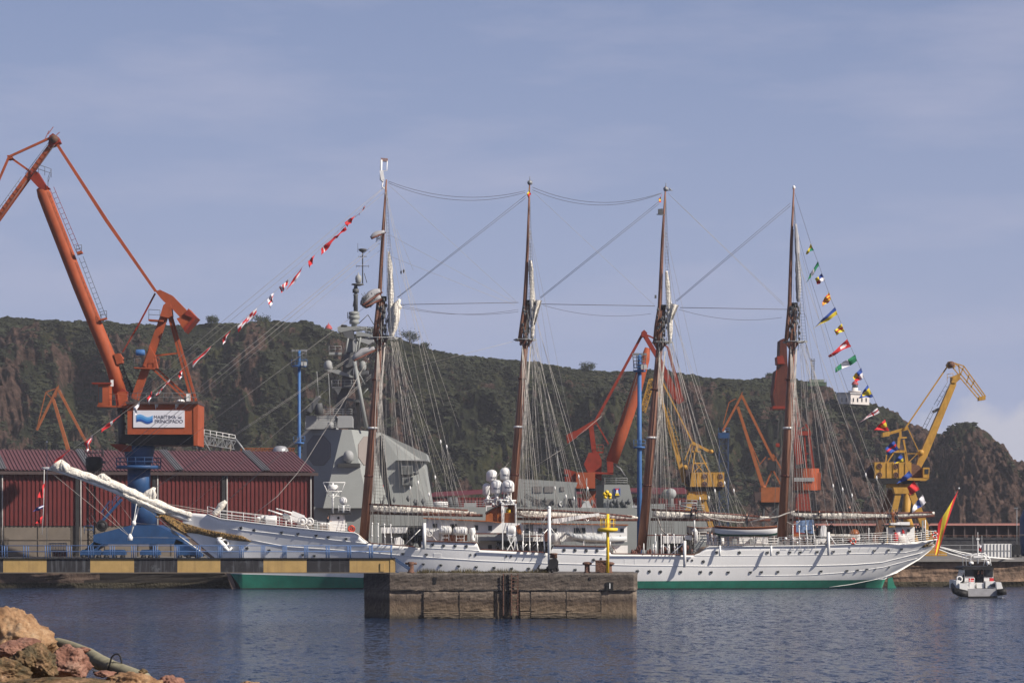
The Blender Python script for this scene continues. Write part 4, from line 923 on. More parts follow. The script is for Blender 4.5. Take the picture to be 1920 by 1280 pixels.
# bridge deckhouse
h1 = sp('bridge_house', [(800, 972), (856, 975), (856, 1016), (797, 1014)], 4.6, 8)
sp('bridge_house_side', [(856, 975), (1000, 982), (1000, 1001), (856, 1000)], 4.0, 7, 'white', h1)
sp('roof_edge', [(793, 969.8), (920, 976), (940, 978.5), (940, 980), (920, 977.8), (793, 971.8)], 5.4, 9, 'teak', h1)
sb('doorway', 844, 982, 856, 996, 4.68, .3, 'dark', h1)
for x0, y0, x1, y1, o in ((811, 981, 820, 989, 4.65), (889, 984, 896.5, 993.5, 4.05), (915.5, 985, 922.5, 994, 4.05)):
    f_ = sb('window', x0-.8, y0-.8, x1+.8, y1+.8, o+.03, .2, 'teak' if x0 > 1e9 else 'white', h1); sb('pane', x0, y0, x1, y1, o+.06, .2, 'glass', f_)
sb('promenade_wall', 888, 1001, 1000, 1013, 4.4, .4, 'navy_light', h1); sb('promenade_rail', 892, 998.5, 958, 1001, 5.0, .25, 'spar', h1); sb('lower_edge', 896, 1012.5, 958, 1014, 4.7, .3, 'dark', h1)
sb('main_deck_house', 897, 1014, 1032, 1034, 3.4, 6, 'navy_light', h1); 
for x in (918.5,): f_ = sb('doorway', x-3.5, 1021, x+3.5, 1032, 3.5, .2, 'dark', h1)
sb('lower_recess', 932, 1015, 1030, 1034, 3.5, .2, 'dark', h1)
b = MB(); R = random.Random(8)
for k in range(16): MB().lathe(S(R.uniform(932, 1026), R.uniform(1019, 1032), 4.2), [(.08, -.3), (.25, 0), (.1, .3)], 7).build('deck_gear', M['navy_dark'], ship)
fan = MB().torus(S(805, 1000, 5), .36, .07, 0, 16).lathe(S(805, 1000, 4.9), [(.34, -.08), (.34, .08)], 16, axis='y').build('vent_fan', M['white'], ship); sb('vent_box', 813, 995, 823, 1011, 4.9, .8)
sb('slatted_bench', 833, 1002, 876, 1013.5, 4.9, .5, 'teak')
def raft(x, y, w, label, off=5.3):
    c = S(x, y, off); t = thing('life_raft', label, 'life raft', S(x, y+12, off), 'life raft canisters')
    L_ = w*.0695/2
    b = MB(); b.lathe(c, [(.3, -L_), (.48, -L_+.12), (.56, -L_+.3), (.56, L_-.3), (.48, L_-.12), (.3, L_)], 16, axis='x')
    for k in range(5): q = -L_+.3+k*(2*L_-.6)/4; b.lathe(c+Vector((q, 0, 0)), [(.59, -.03), (.59, .03)], 16, axis='x')
    b.build('canister', M['white'], t)
    b = MB()
    for dx in (-L_*.55, L_*.55):
        for dy in (-.3, .3): b.bar(c+Vector((dx, dy, -.5)), c+Vector((dx, dy, -1.35)), .07)
        b.bar(c+Vector((dx, -.45, -.6)), c+Vector((dx, .45, -.6)), .07)
    b.bar(c+Vector((-L_*.55, -.3, -.95)), c+Vector((L_*.55, -.3, -.95)), .06); b.build('cradle', M['white'], t)
raft(835, 993.5, 23, 'white life raft canister beside the wide doorway, left of the pair by the bench')
raft(863, 995, 26, 'white life raft canister, right one of the pair beside the slatted bench')
raft(958, 993, 18, 'white life raft canister boxed in under the varnished wooden bridge front')
furl([(885, 989), (886, 997), (885, 1005), (887, 1014)], [.35, .38, .25, .38], 'covered_lamp', 'white', 61, ship, off=5.2, amp=.1)
st('rail_post', [(892, 1001), (892, 1016)], 5.4, .05); st('rail_post', [(895, 1001), (895, 1016)], 5.4, .05)
# wooden bridge, mast house and dome cluster
sp('wheelhouse', [(911, 962), (926, 953), (941, 946), (941, 979), (910, 979)], 2.6, 5, 'teak')
sp('wheelhouse_roof', [(910, 960), (926, 950), (941, 943), (967, 944), (967, 946), (941, 945.5), (926, 953), (910, 963)], 3.2, 6.4, 'dark')
b = MB()
b.prism([S(945, 961, 3.0), S(966.5, 961, 3.0), S(966.5, 980, 3.0), S(945, 980, 3.0)], (0, 1.2, 0))
for k in range(8): b.bar(S(946.5+k*2.7, 962, 3.03), S(946.5+k*2.7, 979.5, 3.03), .05, .06)
b.build('varnished_bridge_front', M['teak'], ship)
MB().lathe(S(953, 960, 2.2), [(.28, -.1), (.28, .35), (.1, .5)], 12).build('binnacle', M['buoy_yellow'], ship)
b = MB()
for x, o in ((941, 3.2), (944, 3.2), (967, 3.4), (941, -1), (967, -1)): MB().tube([S(x, 944, o), S(x, 981, o)], .1, 7).build('bridge_frame', M['white'], ship)
MB().bar(S(940, 944.5, 3.3), S(966, 944.5, 3.3), .18, .2).build('bridge_frame', M['white'], ship); MB().bar(S(912, 950, 3.3), S(912, 957, 3.3), .1).bar(S(911, 949, 3.3), S(922, 948.5, 3.3), .12).build('bridge_frame', M['white'], ship)
MB().tube([S(955, 934, 3.2), S(966, 947, 3.2), S(967, 953, 3.2), S(967, 981, 3.2)], .12, 7).build('bridge_frame', M['white'], ship)
DOM = [(922, 880, 902, 10.3, -.8, 'dome_logo'), (948, 875.5, 899.5, 10.5, -.4, 'SAILOR'), (913, 905, 928, 8.2, -1.2, None), (931, 899, 925, 10.6, 1.2, 'SAILOR'), (952.6, 899, 922, 11.6, 1.6, 'SAILOR')]
def letters(txt, size, m, loc, parent, name='lettering', rz=0.0, depth=.01, sx=1.0, align='CENTER'):
    cu = bpy.data.curves.new(name, 'FONT'); cu.body = txt; cu.size = size; cu.align_x = align; cu.align_y = 'CENTER'; cu.extrude = depth
    tmp = bpy.data.objects.new(name, cu); COL.objects.link(tmp); dg = bpy.context.evaluated_depsgraph_get(); dg.update()
    me = bpy.data.meshes.new_from_object(tmp.evaluated_get(dg)); COL.objects.unlink(tmp); bpy.data.objects.remove(tmp)
    me.materials.clear(); me.materials.append(m); o = bpy.data.objects.new(name, me); COL.objects.link(o); o.rotation_euler = (math.pi/2, 0, rz); o.scale = (sx, 1, 1)
    o.parent = parent; o.location = Vector(loc)-(wloc(parent) if parent else Vector((0, 0, 0))); return o
INK = mat('dark_lettering', (.05, .055, .09), .6)
for x, yt, yb, rp, o, txt in DOM:
    c = S(x, yb, o); s_ = .0688; r = rp*s_; h = (yb-yt)*s_
    b = MB(); b.lathe(c, [(r*.86, 0), (r, .12), (r, h-r*.85)]+[(r*math.cos(a), h-r*.85+r*.85*math.sin(a)) for a in [k*math.pi/2/7 for k in range(1, 7)]]+[(.01, h)], 22)
    dm = b.build('satellite_dome', M['white'], ship)
    b = MB(); b.lathe(c, [(.16, -1.7 if yb < 910 and o < 0 else -1.1), (.16, -.25), (r*.6, 0)], 10)
    for k in range(3): a = k*2.1+.5; b.tube([c+Vector((math.cos(a)*.5, math.sin(a)*.5, -1.2)), c+Vector((0, 0, -.2))], .06, 5)
    b.build('dome_pedestal', M['white'], dm)
    if txt == 'SAILOR':
        for k, ch in enumerate(txt):
            a = (k-2.5)*.19; letters(ch, .36, INK, c+Vector((math.sin(a)*(r+.012), -math.cos(a)*(r+.012), h*.36)), dm, rz=a, sx=1.1)
    elif txt: 
        for k, ch in enumerate('SAILOR'): a = (k-2.5)*.19+.35; letters(ch, .34, INK, c+Vector((math.sin(a)*(r+.012), -math.cos(a)*(r+.012), h*.3)), dm, rz=a)
b = MB(); R = random.Random(4)
for a, b_ in (((906, 938), (940, 925)), ((912, 945), (955, 932)), ((928, 944), (966, 940)), ((910, 936), (968, 938)), ((915, 928), (925, 945)), ((935, 926), (930, 946)), ((945, 922), (944, 944)), ((958, 922), (958, 942)), ((905, 946), (915, 930))):
    b.tube([S(*a, R.uniform(0, 2.4)), S(*b_, R.uniform(0, 2.4))], .09, 6)
for k in range(30): b.lathe(S(R.uniform(912, 955), R.uniform(932, 945), R.uniform(.5, 2.5)), [(.08, -.2), (.2, 0), (.08, .2)], 6)
b.build('dome_scaffold', M['white'], ship)
# crossed gangway frame beside the bridge
b = MB()
for a, b_ in (((951, 1031), (966, 1007)), ((953, 1007), (963, 1031)), ((971, 1031), (967, 1005)), ((965.5, 1030), (965.5, 1005)), ((942.5, 1030), (942.5, 981))): b.bar(S(*a, 5.6), S(*b_, 5.6), .13, .1)
b.prism([S(949, 998, 5.6), S(967, 998, 5.6), S(967, 1004, 5.6), S(951, 1005, 5.6)], (0, .5, 0)); b.build('side_frame', M['white'], ship)
# after deckhouse
h2 = sp('after_house', [(981, 981), (1176, 983), (1176, 1015), (981, 1014)], 4.0, 7.5)
sp('roof_edge', [(978, 979.5), (1178, 982.5), (1178, 984.5), (978, 981.5)], 4.7, 9, 'teak', h2)
for x0, y0, x1, y1 in ((983.5, 989.5, 993, 999), (1009.5, 989.5, 1019, 999), (1036, 990, 1044, 998), (1076, 989, 1098, 999), (1120, 991, 1130, 999), (1142, 990, 1149, 997), (1163, 990, 1170, 997)):
    f_ = sb('window', x0-.9, y0-.9, x1+.9, y1+.9, 4.04, .2, 'white', h2); sb('pane', x0, y0, x1, y1, 4.08, .2, 'glass', f_)
sb('pin_rail', 980, 1003, 1028, 1005.5, 4.9, .3, 'spar', h2); sb('door', 1021, 990, 1027, 1014, 4.06, .2, 'spar', h2); sp('stairway', [(968, 985), (974, 983), (982, 1014), (972, 1014)], 4.2, .8, 'teak', h2)
for x in (980, 993, 1007.5, 1021): MB().tube([S(x, 1031, 6.6), S(x, 1014, 6.6)], [.1, .05], 6).build('pin_post', M['white'], ship)
for a, b_ in (((1000, 1023), (1027, 991)), ((979, 1030), (988, 1019))): st('gangway_strut', [a, b_], 5.8, .06)
post = st('boom_post', [(1029.8, 952), (1029.8, 1056)], 6.8, .21, n=10); MB().sphere(S(1029.8, 951.5, 6.8), .24).build('post_cap', M['white'], post)
st('post_stay', [(1029, 960), (1014, 984)], 6.7, .04); st('post_stay', [(1031, 987), (1040, 999)], 6.6, .05)
b = MB(); b.truss(S(985, 929, 3), S(1036, 956, 3), .5, .5, .07, 12); b.build('radar_gangway', M['navy_dark'], ship)
# boat crane and inflatable boat
cr_ = thing('deck_crane', 'white folding boat crane on a round turret beside the grey inflatable', 'crane', S(1044, 1020, 3.8))
MB().lathe(S(1043, 1020, 3.8), [(.62, 0), (.62, 1.25), (.4, 1.5)], 16).build('turret', M['white'], cr_)
MB().bar(S(1042, 1000, 3.8), S(1046, 977, 3.8), .55, .5).tube([S(1052, 996, 3.8), S(1049, 980, 3.8)], .12, 7).lathe(S(1045, 984, 3.8), [(.4, -.3), (.4, .3)], 12, axis='y').build('pillar', M['white'], cr_)
MB().bar(S(1036, 977, 3.8), S(1123, 963.5, 3.8), .62, .45, w2=.34, h2=.35).build('jib', M['white'], cr_)
MB().tube([S(1096, 969, 3.8), S(1101, 977, 3.8), S(1104, 974, 3.8)], .07, 6).build('hook', M['white'], cr_)
def shell_boat(fn, x0, x1, ytop, ybot, beam, mats, n=24, up=.25, strips=(0.25, .72), transom=True, fine=.75):
    """open boat: clinker-like rounded sections between pixel columns"""
    b = MB(); vs = []; m_ = 10; L_ = n+1
    for i in range(L_):
        t_ = i/n; w = math.sin(math.pi*min(max(t_, .015), .985))**fine*beam/2
        sheer = up*(2*t_-1)**2; xx = x0+(x1-x0)*t_
        top = fn(xx, ytop, 0)+Vector((0, 0, sheer)); bot = fn(xx, ybot, 0)+Vector((0, 0, (abs(2*t_-1)**6)*.35))
        H = top.z-bot.z
        for j in range(m_+1):
            u = j/m_; a = u*2-1
            vs.append(Vector((top.x, top.y-w*a*(1.0 if abs(a) == 1 else 1), bot.z+H*abs(a)**(2.2+1.0*math.sin(math.pi*t_)))))
    fs = []; ms = []
    for i in range(n):
        for j in range(m_):
            fs.append((i*(m_+1)+j, (i+1)*(m_+1)+j, (i+1)*(m_+1)+j+1, i*(m_+1)+j+1)); ms.append(0)
    # finer: split by height for the paint bands
    b.add(vs, fs, 0, True)
    return b, vs, m_
def lifeboat(x0, x1, yt, yb, off, label, mtop='spar', mmid='white', mbot='green_trim', name='lifeboat'):
    t = thing(name, label, 'boat', S((x0+x1)/2, yb, off), 'wooden ship boats')
    n = 28; rows = [0, .12, .26, .34, .55, .78, 1.0]   # from sheer (0) to keel (1)
    b = MB()
    A = S(x0, yt, off); B = S(x1, yt, off); H = (S(x0, yt, off)-S(x0, yb, off)).z
    for sd in (1, -1):
        vs = []
        for i in range(n+1):
            t_ = i/n; w = (math.sin(math.pi*min(max(t_*.96+.02, .01), .99))**.55)*1.15
            p = A.lerp(B, t_); sh = .22*(2*t_-1)**2
            for r_ in rows:
                fl = 1-(r_**2.6)*(.6+.4*abs(2*t_-1)); vs.append(p+Vector((0, -sd*w*max(fl, .02), sh*(1-r_)-H*r_+(.25*abs(2*t_-1)**8)*r_)))
        nr_ = len(rows); fs = [(i*nr_+j, (i+1)*nr_+j, (i+1)*nr_+j+1, i*nr_+j+1) for i in range(n) for j in range(nr_-1)]
        n0 = len(b.v); b.v += vs
        for k, f in enumerate(fs): b.f.append([q+n0 for q in f]); b.m.append((0, 0, 1, 1, 1, 2)[k % (nr_-1)] if H > .9 else 0); b.s.append(True)
    # inner floor closes the shell
    nr_ = len(rows); nn_ = (n+1)*nr_
    for i in range(n): a = i*nr_; c_ = (i+1)*nr_; b.f.append([a+1, c_+1, c_+1+nn_, a+1+nn_]); b.m.append(0); b.s.append(False)
    b.build('boat_hull', [M[mtop], M[mmid], M[mbot]], t)
    MB().tube([A.lerp(B, i/n)+Vector((0, -(math.sin(math.pi*min(max(i/n*.96+.02, .01), .99))**.55)*1.17, .22*(2*i/n-1)**2)) for i in range(n+1)], .05, 6).build('gunwale', M['teak'], t)
    for k in (.3, .5, .7): p = A.lerp(B, k); MB().box(p+Vector((0, 0, -.1)), (.25, 2.0, .06)).build('thwart', M['teak'], t)
    return t
lifeboat(1340, 1457, 988.5, 1005, 6.9, 'white wooden lifeboat with varnished top strake and green bottom hanging outboard on the near side')
lifeboat(1288, 1345, 989, 1004, -6.0, 'brown covered boat hanging on the far side behind the sailors in white', 'canvas_grey', 'canvas_grey', 'spar')
rt = thing('inflatable_boat', 'grey white inflatable boat stowed on chocks under the deck crane', 'boat', S(1120, 1015, 5))
b = MB(); A = [S(1062, 999, 5), S(1075, 1005, 5), (S(1100, 1008.5, 5)), S(1140, 1010.5, 5), S(1175, 1009, 5)]
b.tube(A, [.15, .38, .42, .42, .3], 12); b.tube([q+Vector((0, 1.9, 0)) for q in A], [.15, .38, .42, .42, .3], 12); b.tube([A[0], A[0]+Vector((0, 1.9, 0))], .15, 8); b.build('tube', mat('pale_inflatable', (.5, .52, .52), .5, var=.05), rt)
b = MB(); b.prism([S(1068, 1004, 4.9), S(1100, 1011, 4.9), S(1172, 1012, 4.9), S(1168, 1019, 4.9), S(1100, 1019, 4.9), S(1078, 1014, 4.9)], (0, 1.7, 0)); b.build('boat_hull', M['navy_light'], rt)
MB().bar(S(1160, 1006, 4.5), S(1170, 1015, 4.5), .6, .5).build('outboard_engine', M['dark'], rt)
for x in (1094, 1144): st('chock', [(x, 1014), (x, 1024)], 5.2, .1)
sb('deck_box', 1150, 1022, 1177, 1037, 4.4, 1.5); b = MB(); b.ladder(S(1143, 1022, 5.4), S(1152, 1037, 5.4), .5, .05, .3); b.build('stair', M['spar'], ship)
# waist between the boats
sb('waist_roof', 1214, 1002, 1303, 1003.8, 2.5, 5, 'spar'); b = MB()
b.prism([S(1243, 1004, 3), S(1281, 1004, 3), S(1281, 1018, 3), S(1243, 1018, 3)], (0, 2, 0))
for k in range(13): b.bar(S(1244.5+k*2.9, 1005, 3.03), S(1244.5+k*2.9, 1017, 3.03), .06, .06)
b.build('louvred_locker', M['white'], ship)
sb('waist_bulkhead', 1236, 1004, 1302, 1038, 0.5, 3, 'dark'); sp('waist_shelter', [(1282, 1003), (1297, 1003), (1297, 1012), (1284, 1011)], 2.6, 1.5)
MB().tube([S(1304, 1018, 3), S(1305, 1006, 3), S(1304, 997, 3), S(1300, 992, 3)], [.26, .26, .3, .36], 10).build('cowl_vent', M['white'], ship); st('cowl_pipe', [(1302, 975), (1302, 992)], 3, .1)
b = MB(); b.tube([S(1296, 1038, 5.6), S(1318, 1006, 5.6)], .06, 5); b.tube([S(1302, 1039, 5.6), S(1322, 1010, 5.6)], .06, 5)
for k in range(9): b.tube([S(1298+k*2.3, 1035-k*3.3, 5.6), S(1303+k*2.2, 1036-k*3.1, 5.6)], .05, 4)
b.build('stair', M['navy_light'], ship)
st('davit_post', [(1283.7, 1013), (1283.7, 1063)], 6.75, .2, n=10); st('davit_strut', [(1258, 1039), (1280, 1019)], 6.4, .07)
for x, y in ((1207, 1018), (1224.5, 1019), (1230, 1014), (1243.5, 1019), (1255, 1020), (1270, 1020)): MB().tube([S(x, 1038, 6.3), S(x, y, 6.3)], [.1, .05], 6).build('pin_post', M['white'], ship)
st('bent_davit', [(1240, 1022), (1248, 1024), (1252, 1030), (1254, 1038)], 6, .06)
b = MB(); R = random.Random(12)
for k in range(24): x = R.uniform(1182, 1300); MB().lathe(S(x, R.uniform(1026, 1038), R.uniform(2, 6)), [(.08, -.35), (.2, 0), (.1, .35)], 6).build('deck_gear', M['spar'], ship)
# after deck
srail([(1330, 1024.5), (1458, 1023.5)], 1.0, n=3, m='white'); srail([(1460, 1023.5), (1611, 1020), (1701, 1018), (1755, 1011)], 1.15, n=4, step=2.2); srail([(1340, 1022), (1600, 1017), (1740, 1009)], 1.1, off=-4, n=2, step=2.5)
for x in (1349, 1445): 
    sb('davit', x-2.2, 1004, x+2.2, 1024, 6.0, .6, 'navy_dark'); st('davit_post', [(x+.8, 1022), (x+.8, 1042)], 6.75, .14, 'hull_white', n=8)
for x0, x1 in ((1386, 1412), (1418, 1440)): sb('deck_locker', x0, 1007, x1, 1019, 2.5, 1.4); sb('deck_locker', x0-12, 1010, x0-4, 1020, 3, 1.4, 'navy_light')
st('deck_tank', [(1354, 1008), (1354, 1021)], 3, .25, n=10)
srail([(1298, 1020), (1325, 1020)], 1.6, off=2, n=4, step=1); 
# blue awning, boxes and instruments by the mizzen
sp('awning', [(1493, 976), (1525, 973.5), (1526, 1000), (1493, 997)], 1.6, .15, 'tarp_blue')
sb('wooden_chest', 1488, 1000, 1498, 1008.5, 4.5, .8, 'teak'); sb('paper_table', 1484, 1008, 1512, 1010, 4.5, 1.2)
sp('covered_binnacle', [(1541, 985), (1547, 984), (1550, 988), (1549.5, 1006), (1539, 1006), (1539, 992)], 3.5, 1.0); b = MB(); b.bar(S(1508, 994.5, 4), S(1521, 994, 4), .14, .5); b.bar(S(1510, 997, 4), S(1515, 1000, 4), .3, .3); b.bar(S(1515, 995, 4), S(1515, 1022, 4), .08); b.build('chart_light', M['dark'], ship)
st('accommodation_post', [(1553.5, 997), (1553.5, 1041)], interp(1553, BD)+.2, .18, n=10); st('post_stay', [(1555, 1003), (1567, 1020)], 5.8, .06); st('post_stay', [(1553, 985), (1549, 975)], 5.0, .03)
sp('covered_boat_chock', [(1529, 1012), (1546, 1008), (1550, 1012), (1544, 1019), (1531, 1021)], 4.6, 1)
b = MB(); R = random.Random(21)
for k in range(42): x = R.uniform(1458, 1660); MB().lathe(S(x, R.uniform(1008, 1020), R.uniform(1, 5)), [(.08, -.3), (R.uniform(.12, .3), 0), (.1, .3)], 6).build('deck_gear', M[R.choice(('white', 'navy_dark', 'navy_dark', 'spar'))], ship)
hd = MB().sphere(S(1602, 1001, 2), .68, 0, 16, 0.0).build('companion_dome', M['teak'], ship); sb('skylight', 1562, 1001, 1612, 1012, 2.4, 2, 'white'); sp('folded_cover', [(1556, 1000), (1570, 1001), (1612, 1004), (1612, 1006), (1556, 1004)], 3.2, .8, 'canvas')
# stern house
cH = S(1683, 1018, 1.2)
sh_ = MB().lathe(cH, [(1.25, 0), (1.25, 2.1)], 20).build('steering_house', M['white'], ship)
sb('house_side', 1688, 987, 1715, 1017, 2.2, 4, 'white', sh_); sp('house_roof', [(1663, 983), (1716, 984), (1716, 986), (1663, 985.5)], 3.0, 5.4, 'dark', sh_)
for x, y in ((1677, 995), (1703.5, 994)): f_ = MB().torus(S(x, y, 2.45), .2, .05, 0, 14).build('porthole', M['steel'], sh_); MB().lathe(S(x, y, 2.42), [(.19, -.03), (.19, .03)], 12, axis='y').build('pane', M['glass'], f_)
sb('chart_box', 1683, 978, 1706, 984, 2.0, 1.4, 'white', sh_); sb('chart_box', 1670, 979.5, 1684, 984, 2.2, 1.6, 'white', sh_)
bag = sp('ensign_bag', [(1692, 991), (1695, 993), (1696.5, 1000), (1692, 999)], 2.6, .2, 'flag_red', sh_); sb('boom_crutch', 1671, 960, 1677, 979, .4, .5, 'navy_light')
st('awning_post', [(1663, 988), (1663, 1015)], 4.2, .05); st('awning_post', [(1629, 989), (1629, 1018)], 4.8, .05); st('awning_post', [(1735, 974), (1735, 1012)], 2.8, .07)
sb('stern_locker', 1729, 975, 1732, 998, .5, .4, 'navy_grey')
def lifering(x, y, off, label, r=.33, sx=1.0):
    c = S(x, y, off); t = thing('lifebuoy', label, 'lifebuoy', c, 'lifebuoys on the rail')
    MB().torus(c, r, .1, 0, 20).build('ring', M['orange_buoy'], t)
    for k in range(4): a = k*math.pi/2+.6; MB().tube([c+Vector((math.cos(a)*r-.06*math.sin(a), 0, math.sin(a)*r+.06*math.cos(a))), c+Vector((math.cos(a)*r+.06*math.sin(a), 0, math.sin(a)*r-.06*math.cos(a)))], .115, 8).build('white_band', M['white'], t)
lifering(1599.5, 1014, interp(1599, BD)+.1, 'orange lifebuoy hanging on the rail below the wooden dome')
lifering(1753, 1003, interp(1750, BD)+.1, 'orange lifebuoy hanging on the rail at the very stern')
o = MB().sphere(S(1679.5, 1006.5, 2.7), .36, 0, 14, sz=1.8).build('lifebuoy_cover', M['flag_red']); tag(o, 'long red covered lifebuoy pouch on the round white stern house', 'cover')
# rope gathered along the aft boom and tarpaulin rope
st('hoist_rope', [(1231, 964), (1236, 980), (1240, 992), (1247, 1000), (1262, 1001)], 1.5, .09, 'rope'); st('hoist_rope', [(1308, 961), (1330, 970), (1355, 976), (1385, 979), (1400, 978)], 1.5, .09, 'rope'); st('hoist_rope', [(1405, 978), (1430, 972), (1460, 968), (1475, 962), (1490, 958)], 1.5, .1, 'rope')
st('hoist_rope', [(1475, 978), (1486, 983), (1494, 981), (1500, 975)], 1.8, .05, 'rope')
# booms' topping gear: many small vertical lines
R = random.Random(77)
for x0, x1, y0, y1 in ((700, 870, 964, 990), (985, 1030, 975, 1015), (1225, 1300, 975, 1003), (1340, 1450, 974, 990), (1500, 1540, 974, 1010), (1600, 1660, 972, 1000)):
    b = MB(); k = x0
    while k < x1: b.tube([S(k, y0-R.uniform(0, 16), R.uniform(0, 4)), S(k+R.uniform(-1, 1), y1+R.uniform(-4, 4), R.uniform(0, 5))], .025, 4); k += R.uniform(7, 12)
    b.build('running_rigging', M['rope_dark'], ship)
# mooring lines
for pts, nm in (([(1757, 1023), (1800, 1034), (1850, 1043), (1915, 1049)], 0), ([(1757, 1024), (1810, 1040), (1870, 1046), (1940, 1050)], 1), ([(1752, 1026), (1780, 1037), (1820, 1048)], 2)):
    Ls = [P(x, y, planeY(x, 368)+(x-1757)*.06) for x, y in pts]
    o = MB().tube(Ls, .06, 6).build('mooring_line', M['white']); tag(o, ['pale mooring line from the stern towards the white container, upper one', 'pale mooring line from the stern sagging lowest towards the right edge', 'short pale mooring line from the stern down to the quay edge'][nm], 'mooring line', 'stern mooring lines')
# ================================================================ SHED, LIGHT MASTS, CRANES
def corrug(b, A, B, up, amp, pitch, m=0, back=None):
    """ribbed sheet between A and B raised along up"""
    A, B, up = Vector(A), Vector(B), Vector(up); d = (B-A); L_ = d.length; d.normalize(); n = d.cross(up).normalized()
    if n.y > 0: n = -n
    k = int(L_/pitch); vs = []
    for i in range(k):
        for f, o in ((0, 0), (.45, 0), (.55, 1), (.95, 1)):
            p = A+d*(i+f)*pitch+n*o*amp; vs += [p, p+up]
    vs += [A+d*k*pitch, A+d*k*pitch+up, ]
    b.add(vs, [(2*i, 2*i+2, 2*i+3, 2*i+1) for i in range(len(vs)//2-1)], m); return b
ua = Vector((math.cos(.2445), math.sin(.2445), 0)); nb = Vector((-ua.y, ua.x, 0))     # along the facade, and its inward normal
Cn = Vector((-29.6, 425, 0)); FL = 78.0; A0 = Cn-ua*FL
Z0, ZB, ZE, ZRr = QZ-.02, 8.2, 16.2, 19.75
shed = thing('warehouse', 'long red corrugated warehouse with concrete base behind the blue crane pedestal', 'warehouse', (Cn.x-30, Cn.y, QZ))
b = MB(); corrug(b, A0+Vector((0, 0, ZB)), Cn+Vector((0, 0, ZB)), (0, 0, ZE-ZB-.3), .14, .62); corrug(b, Cn+Vector((0, 0, ZB)), Cn+nb*40+Vector((0, 0, ZB)), (0, 0, ZE-ZB-.3), .14, .62)
b.build('wall', M['shed_red'], shed)
gab = [Cn+Vector((0, 0, ZE-.3)), Cn+nb*20+Vector((0, 0, ZRr-.3)), Cn+nb*40+Vector((0, 0, ZE-.3))]; MB().prism(gab, -ua*.3).build('gable', M['shed_red'], shed)
b = MB(); b.prism([A0+nb*.1+Vector((0, 0, Z0)), Cn+nb*.1+Vector((0, 0, Z0)), Cn+nb*40+Vector((0, 0, Z0)), A0+nb*40+Vector((0, 0, Z0))], (0, 0, ZB-Z0+.1)); base_ = b.build('base_wall', M['concrete'], shed)
b = MB()
for k in range(16): p = A0+ua*(4.87*k+3.1)-nb*.02; b.prism([p+Vector((0, 0, Z0)), p+ua*.08+Vector((0, 0, Z0)), p+ua*.08+Vector((0, 0, ZB)), p+Vector((0, 0, ZB))], nb*.1)
b.prism([A0-nb*.02+Vector((0, 0, ZB-2.1)), Cn-nb*.02+Vector((0, 0, ZB-2.1)), Cn-nb*.02+Vector((0, 0, ZB-2.02)), A0-nb*.02+Vector((0, 0, ZB-2.02))], nb*.1); b.build('formwork_joint', mat('joint_dark', (.12, .1, .08)), base_)
b = MB(); ev = .9; ridgeA, ridgeB = A0+nb*20+Vector((0, 0, ZRr)), Cn+ua*.5+nb*20+Vector((0, 0, ZRr)); eA, eB = A0-nb*ev+Vector((0, 0, ZE)), Cn+ua*.5-nb*ev+Vector((0, 0, ZE))
corrug(b, eA, eB, ridgeA-eA, .12, .55); b.prism([ridgeA, ridgeB, Cn+ua*.5+nb*41+Vector((0, 0, ZE)), A0+nb*41+Vector((0, 0, ZE))], (0, 0, -.15)); rf_ = b.build('roof', M['shed_roof'], shed)
for k in range(6):
    s0 = FL-7.8-k*12.9
    if s0 < 0: break
    p = A0+ua*s0-nb*ev+Vector((0, 0, ZE+.2)); u_ = ridgeA-eA
    b = MB(); corrug(b, p, p+ua*1.25, u_, .1, .38); b.build('skylight_strip', M['skylight'], rf_)
MB().prism([eA-Vector((0, 0, .1)), eB-Vector((0, 0, .1)), eB-Vector((0, 0, .55)), eA-Vector((0, 0, .55))], nb*.3).build('gutter', M['dark_wall'], rf_)
for px_ in (4, 151, 295, 425, 582, -140, -280):
    k = (px_-CX)/FP; s_ = (k*A0.y-A0.x)/(ua.x-k*ua.y)
    if s_ < 0: continue
    p = A0+ua*s_-nb*.35
    MB().tube([p+Vector((0, 0, Z0)), p+Vector((0, 0, ZE-.3))], .1, 8).build('downpipe', M['downpipe'], shed)
    if px_ != 582: MB().prism([p-ua*.75+nb*.05+Vector((0, 0, Z0)), p-ua*.2+nb*.05+Vector((0, 0, Z0)), p-ua*.2+nb*.05+Vector((0, 0, ZE-.5)), p-ua*.75+nb*.05+Vector((0, 0, ZE-.5))], nb*.28).build('pilaster', M['dark'], shed)
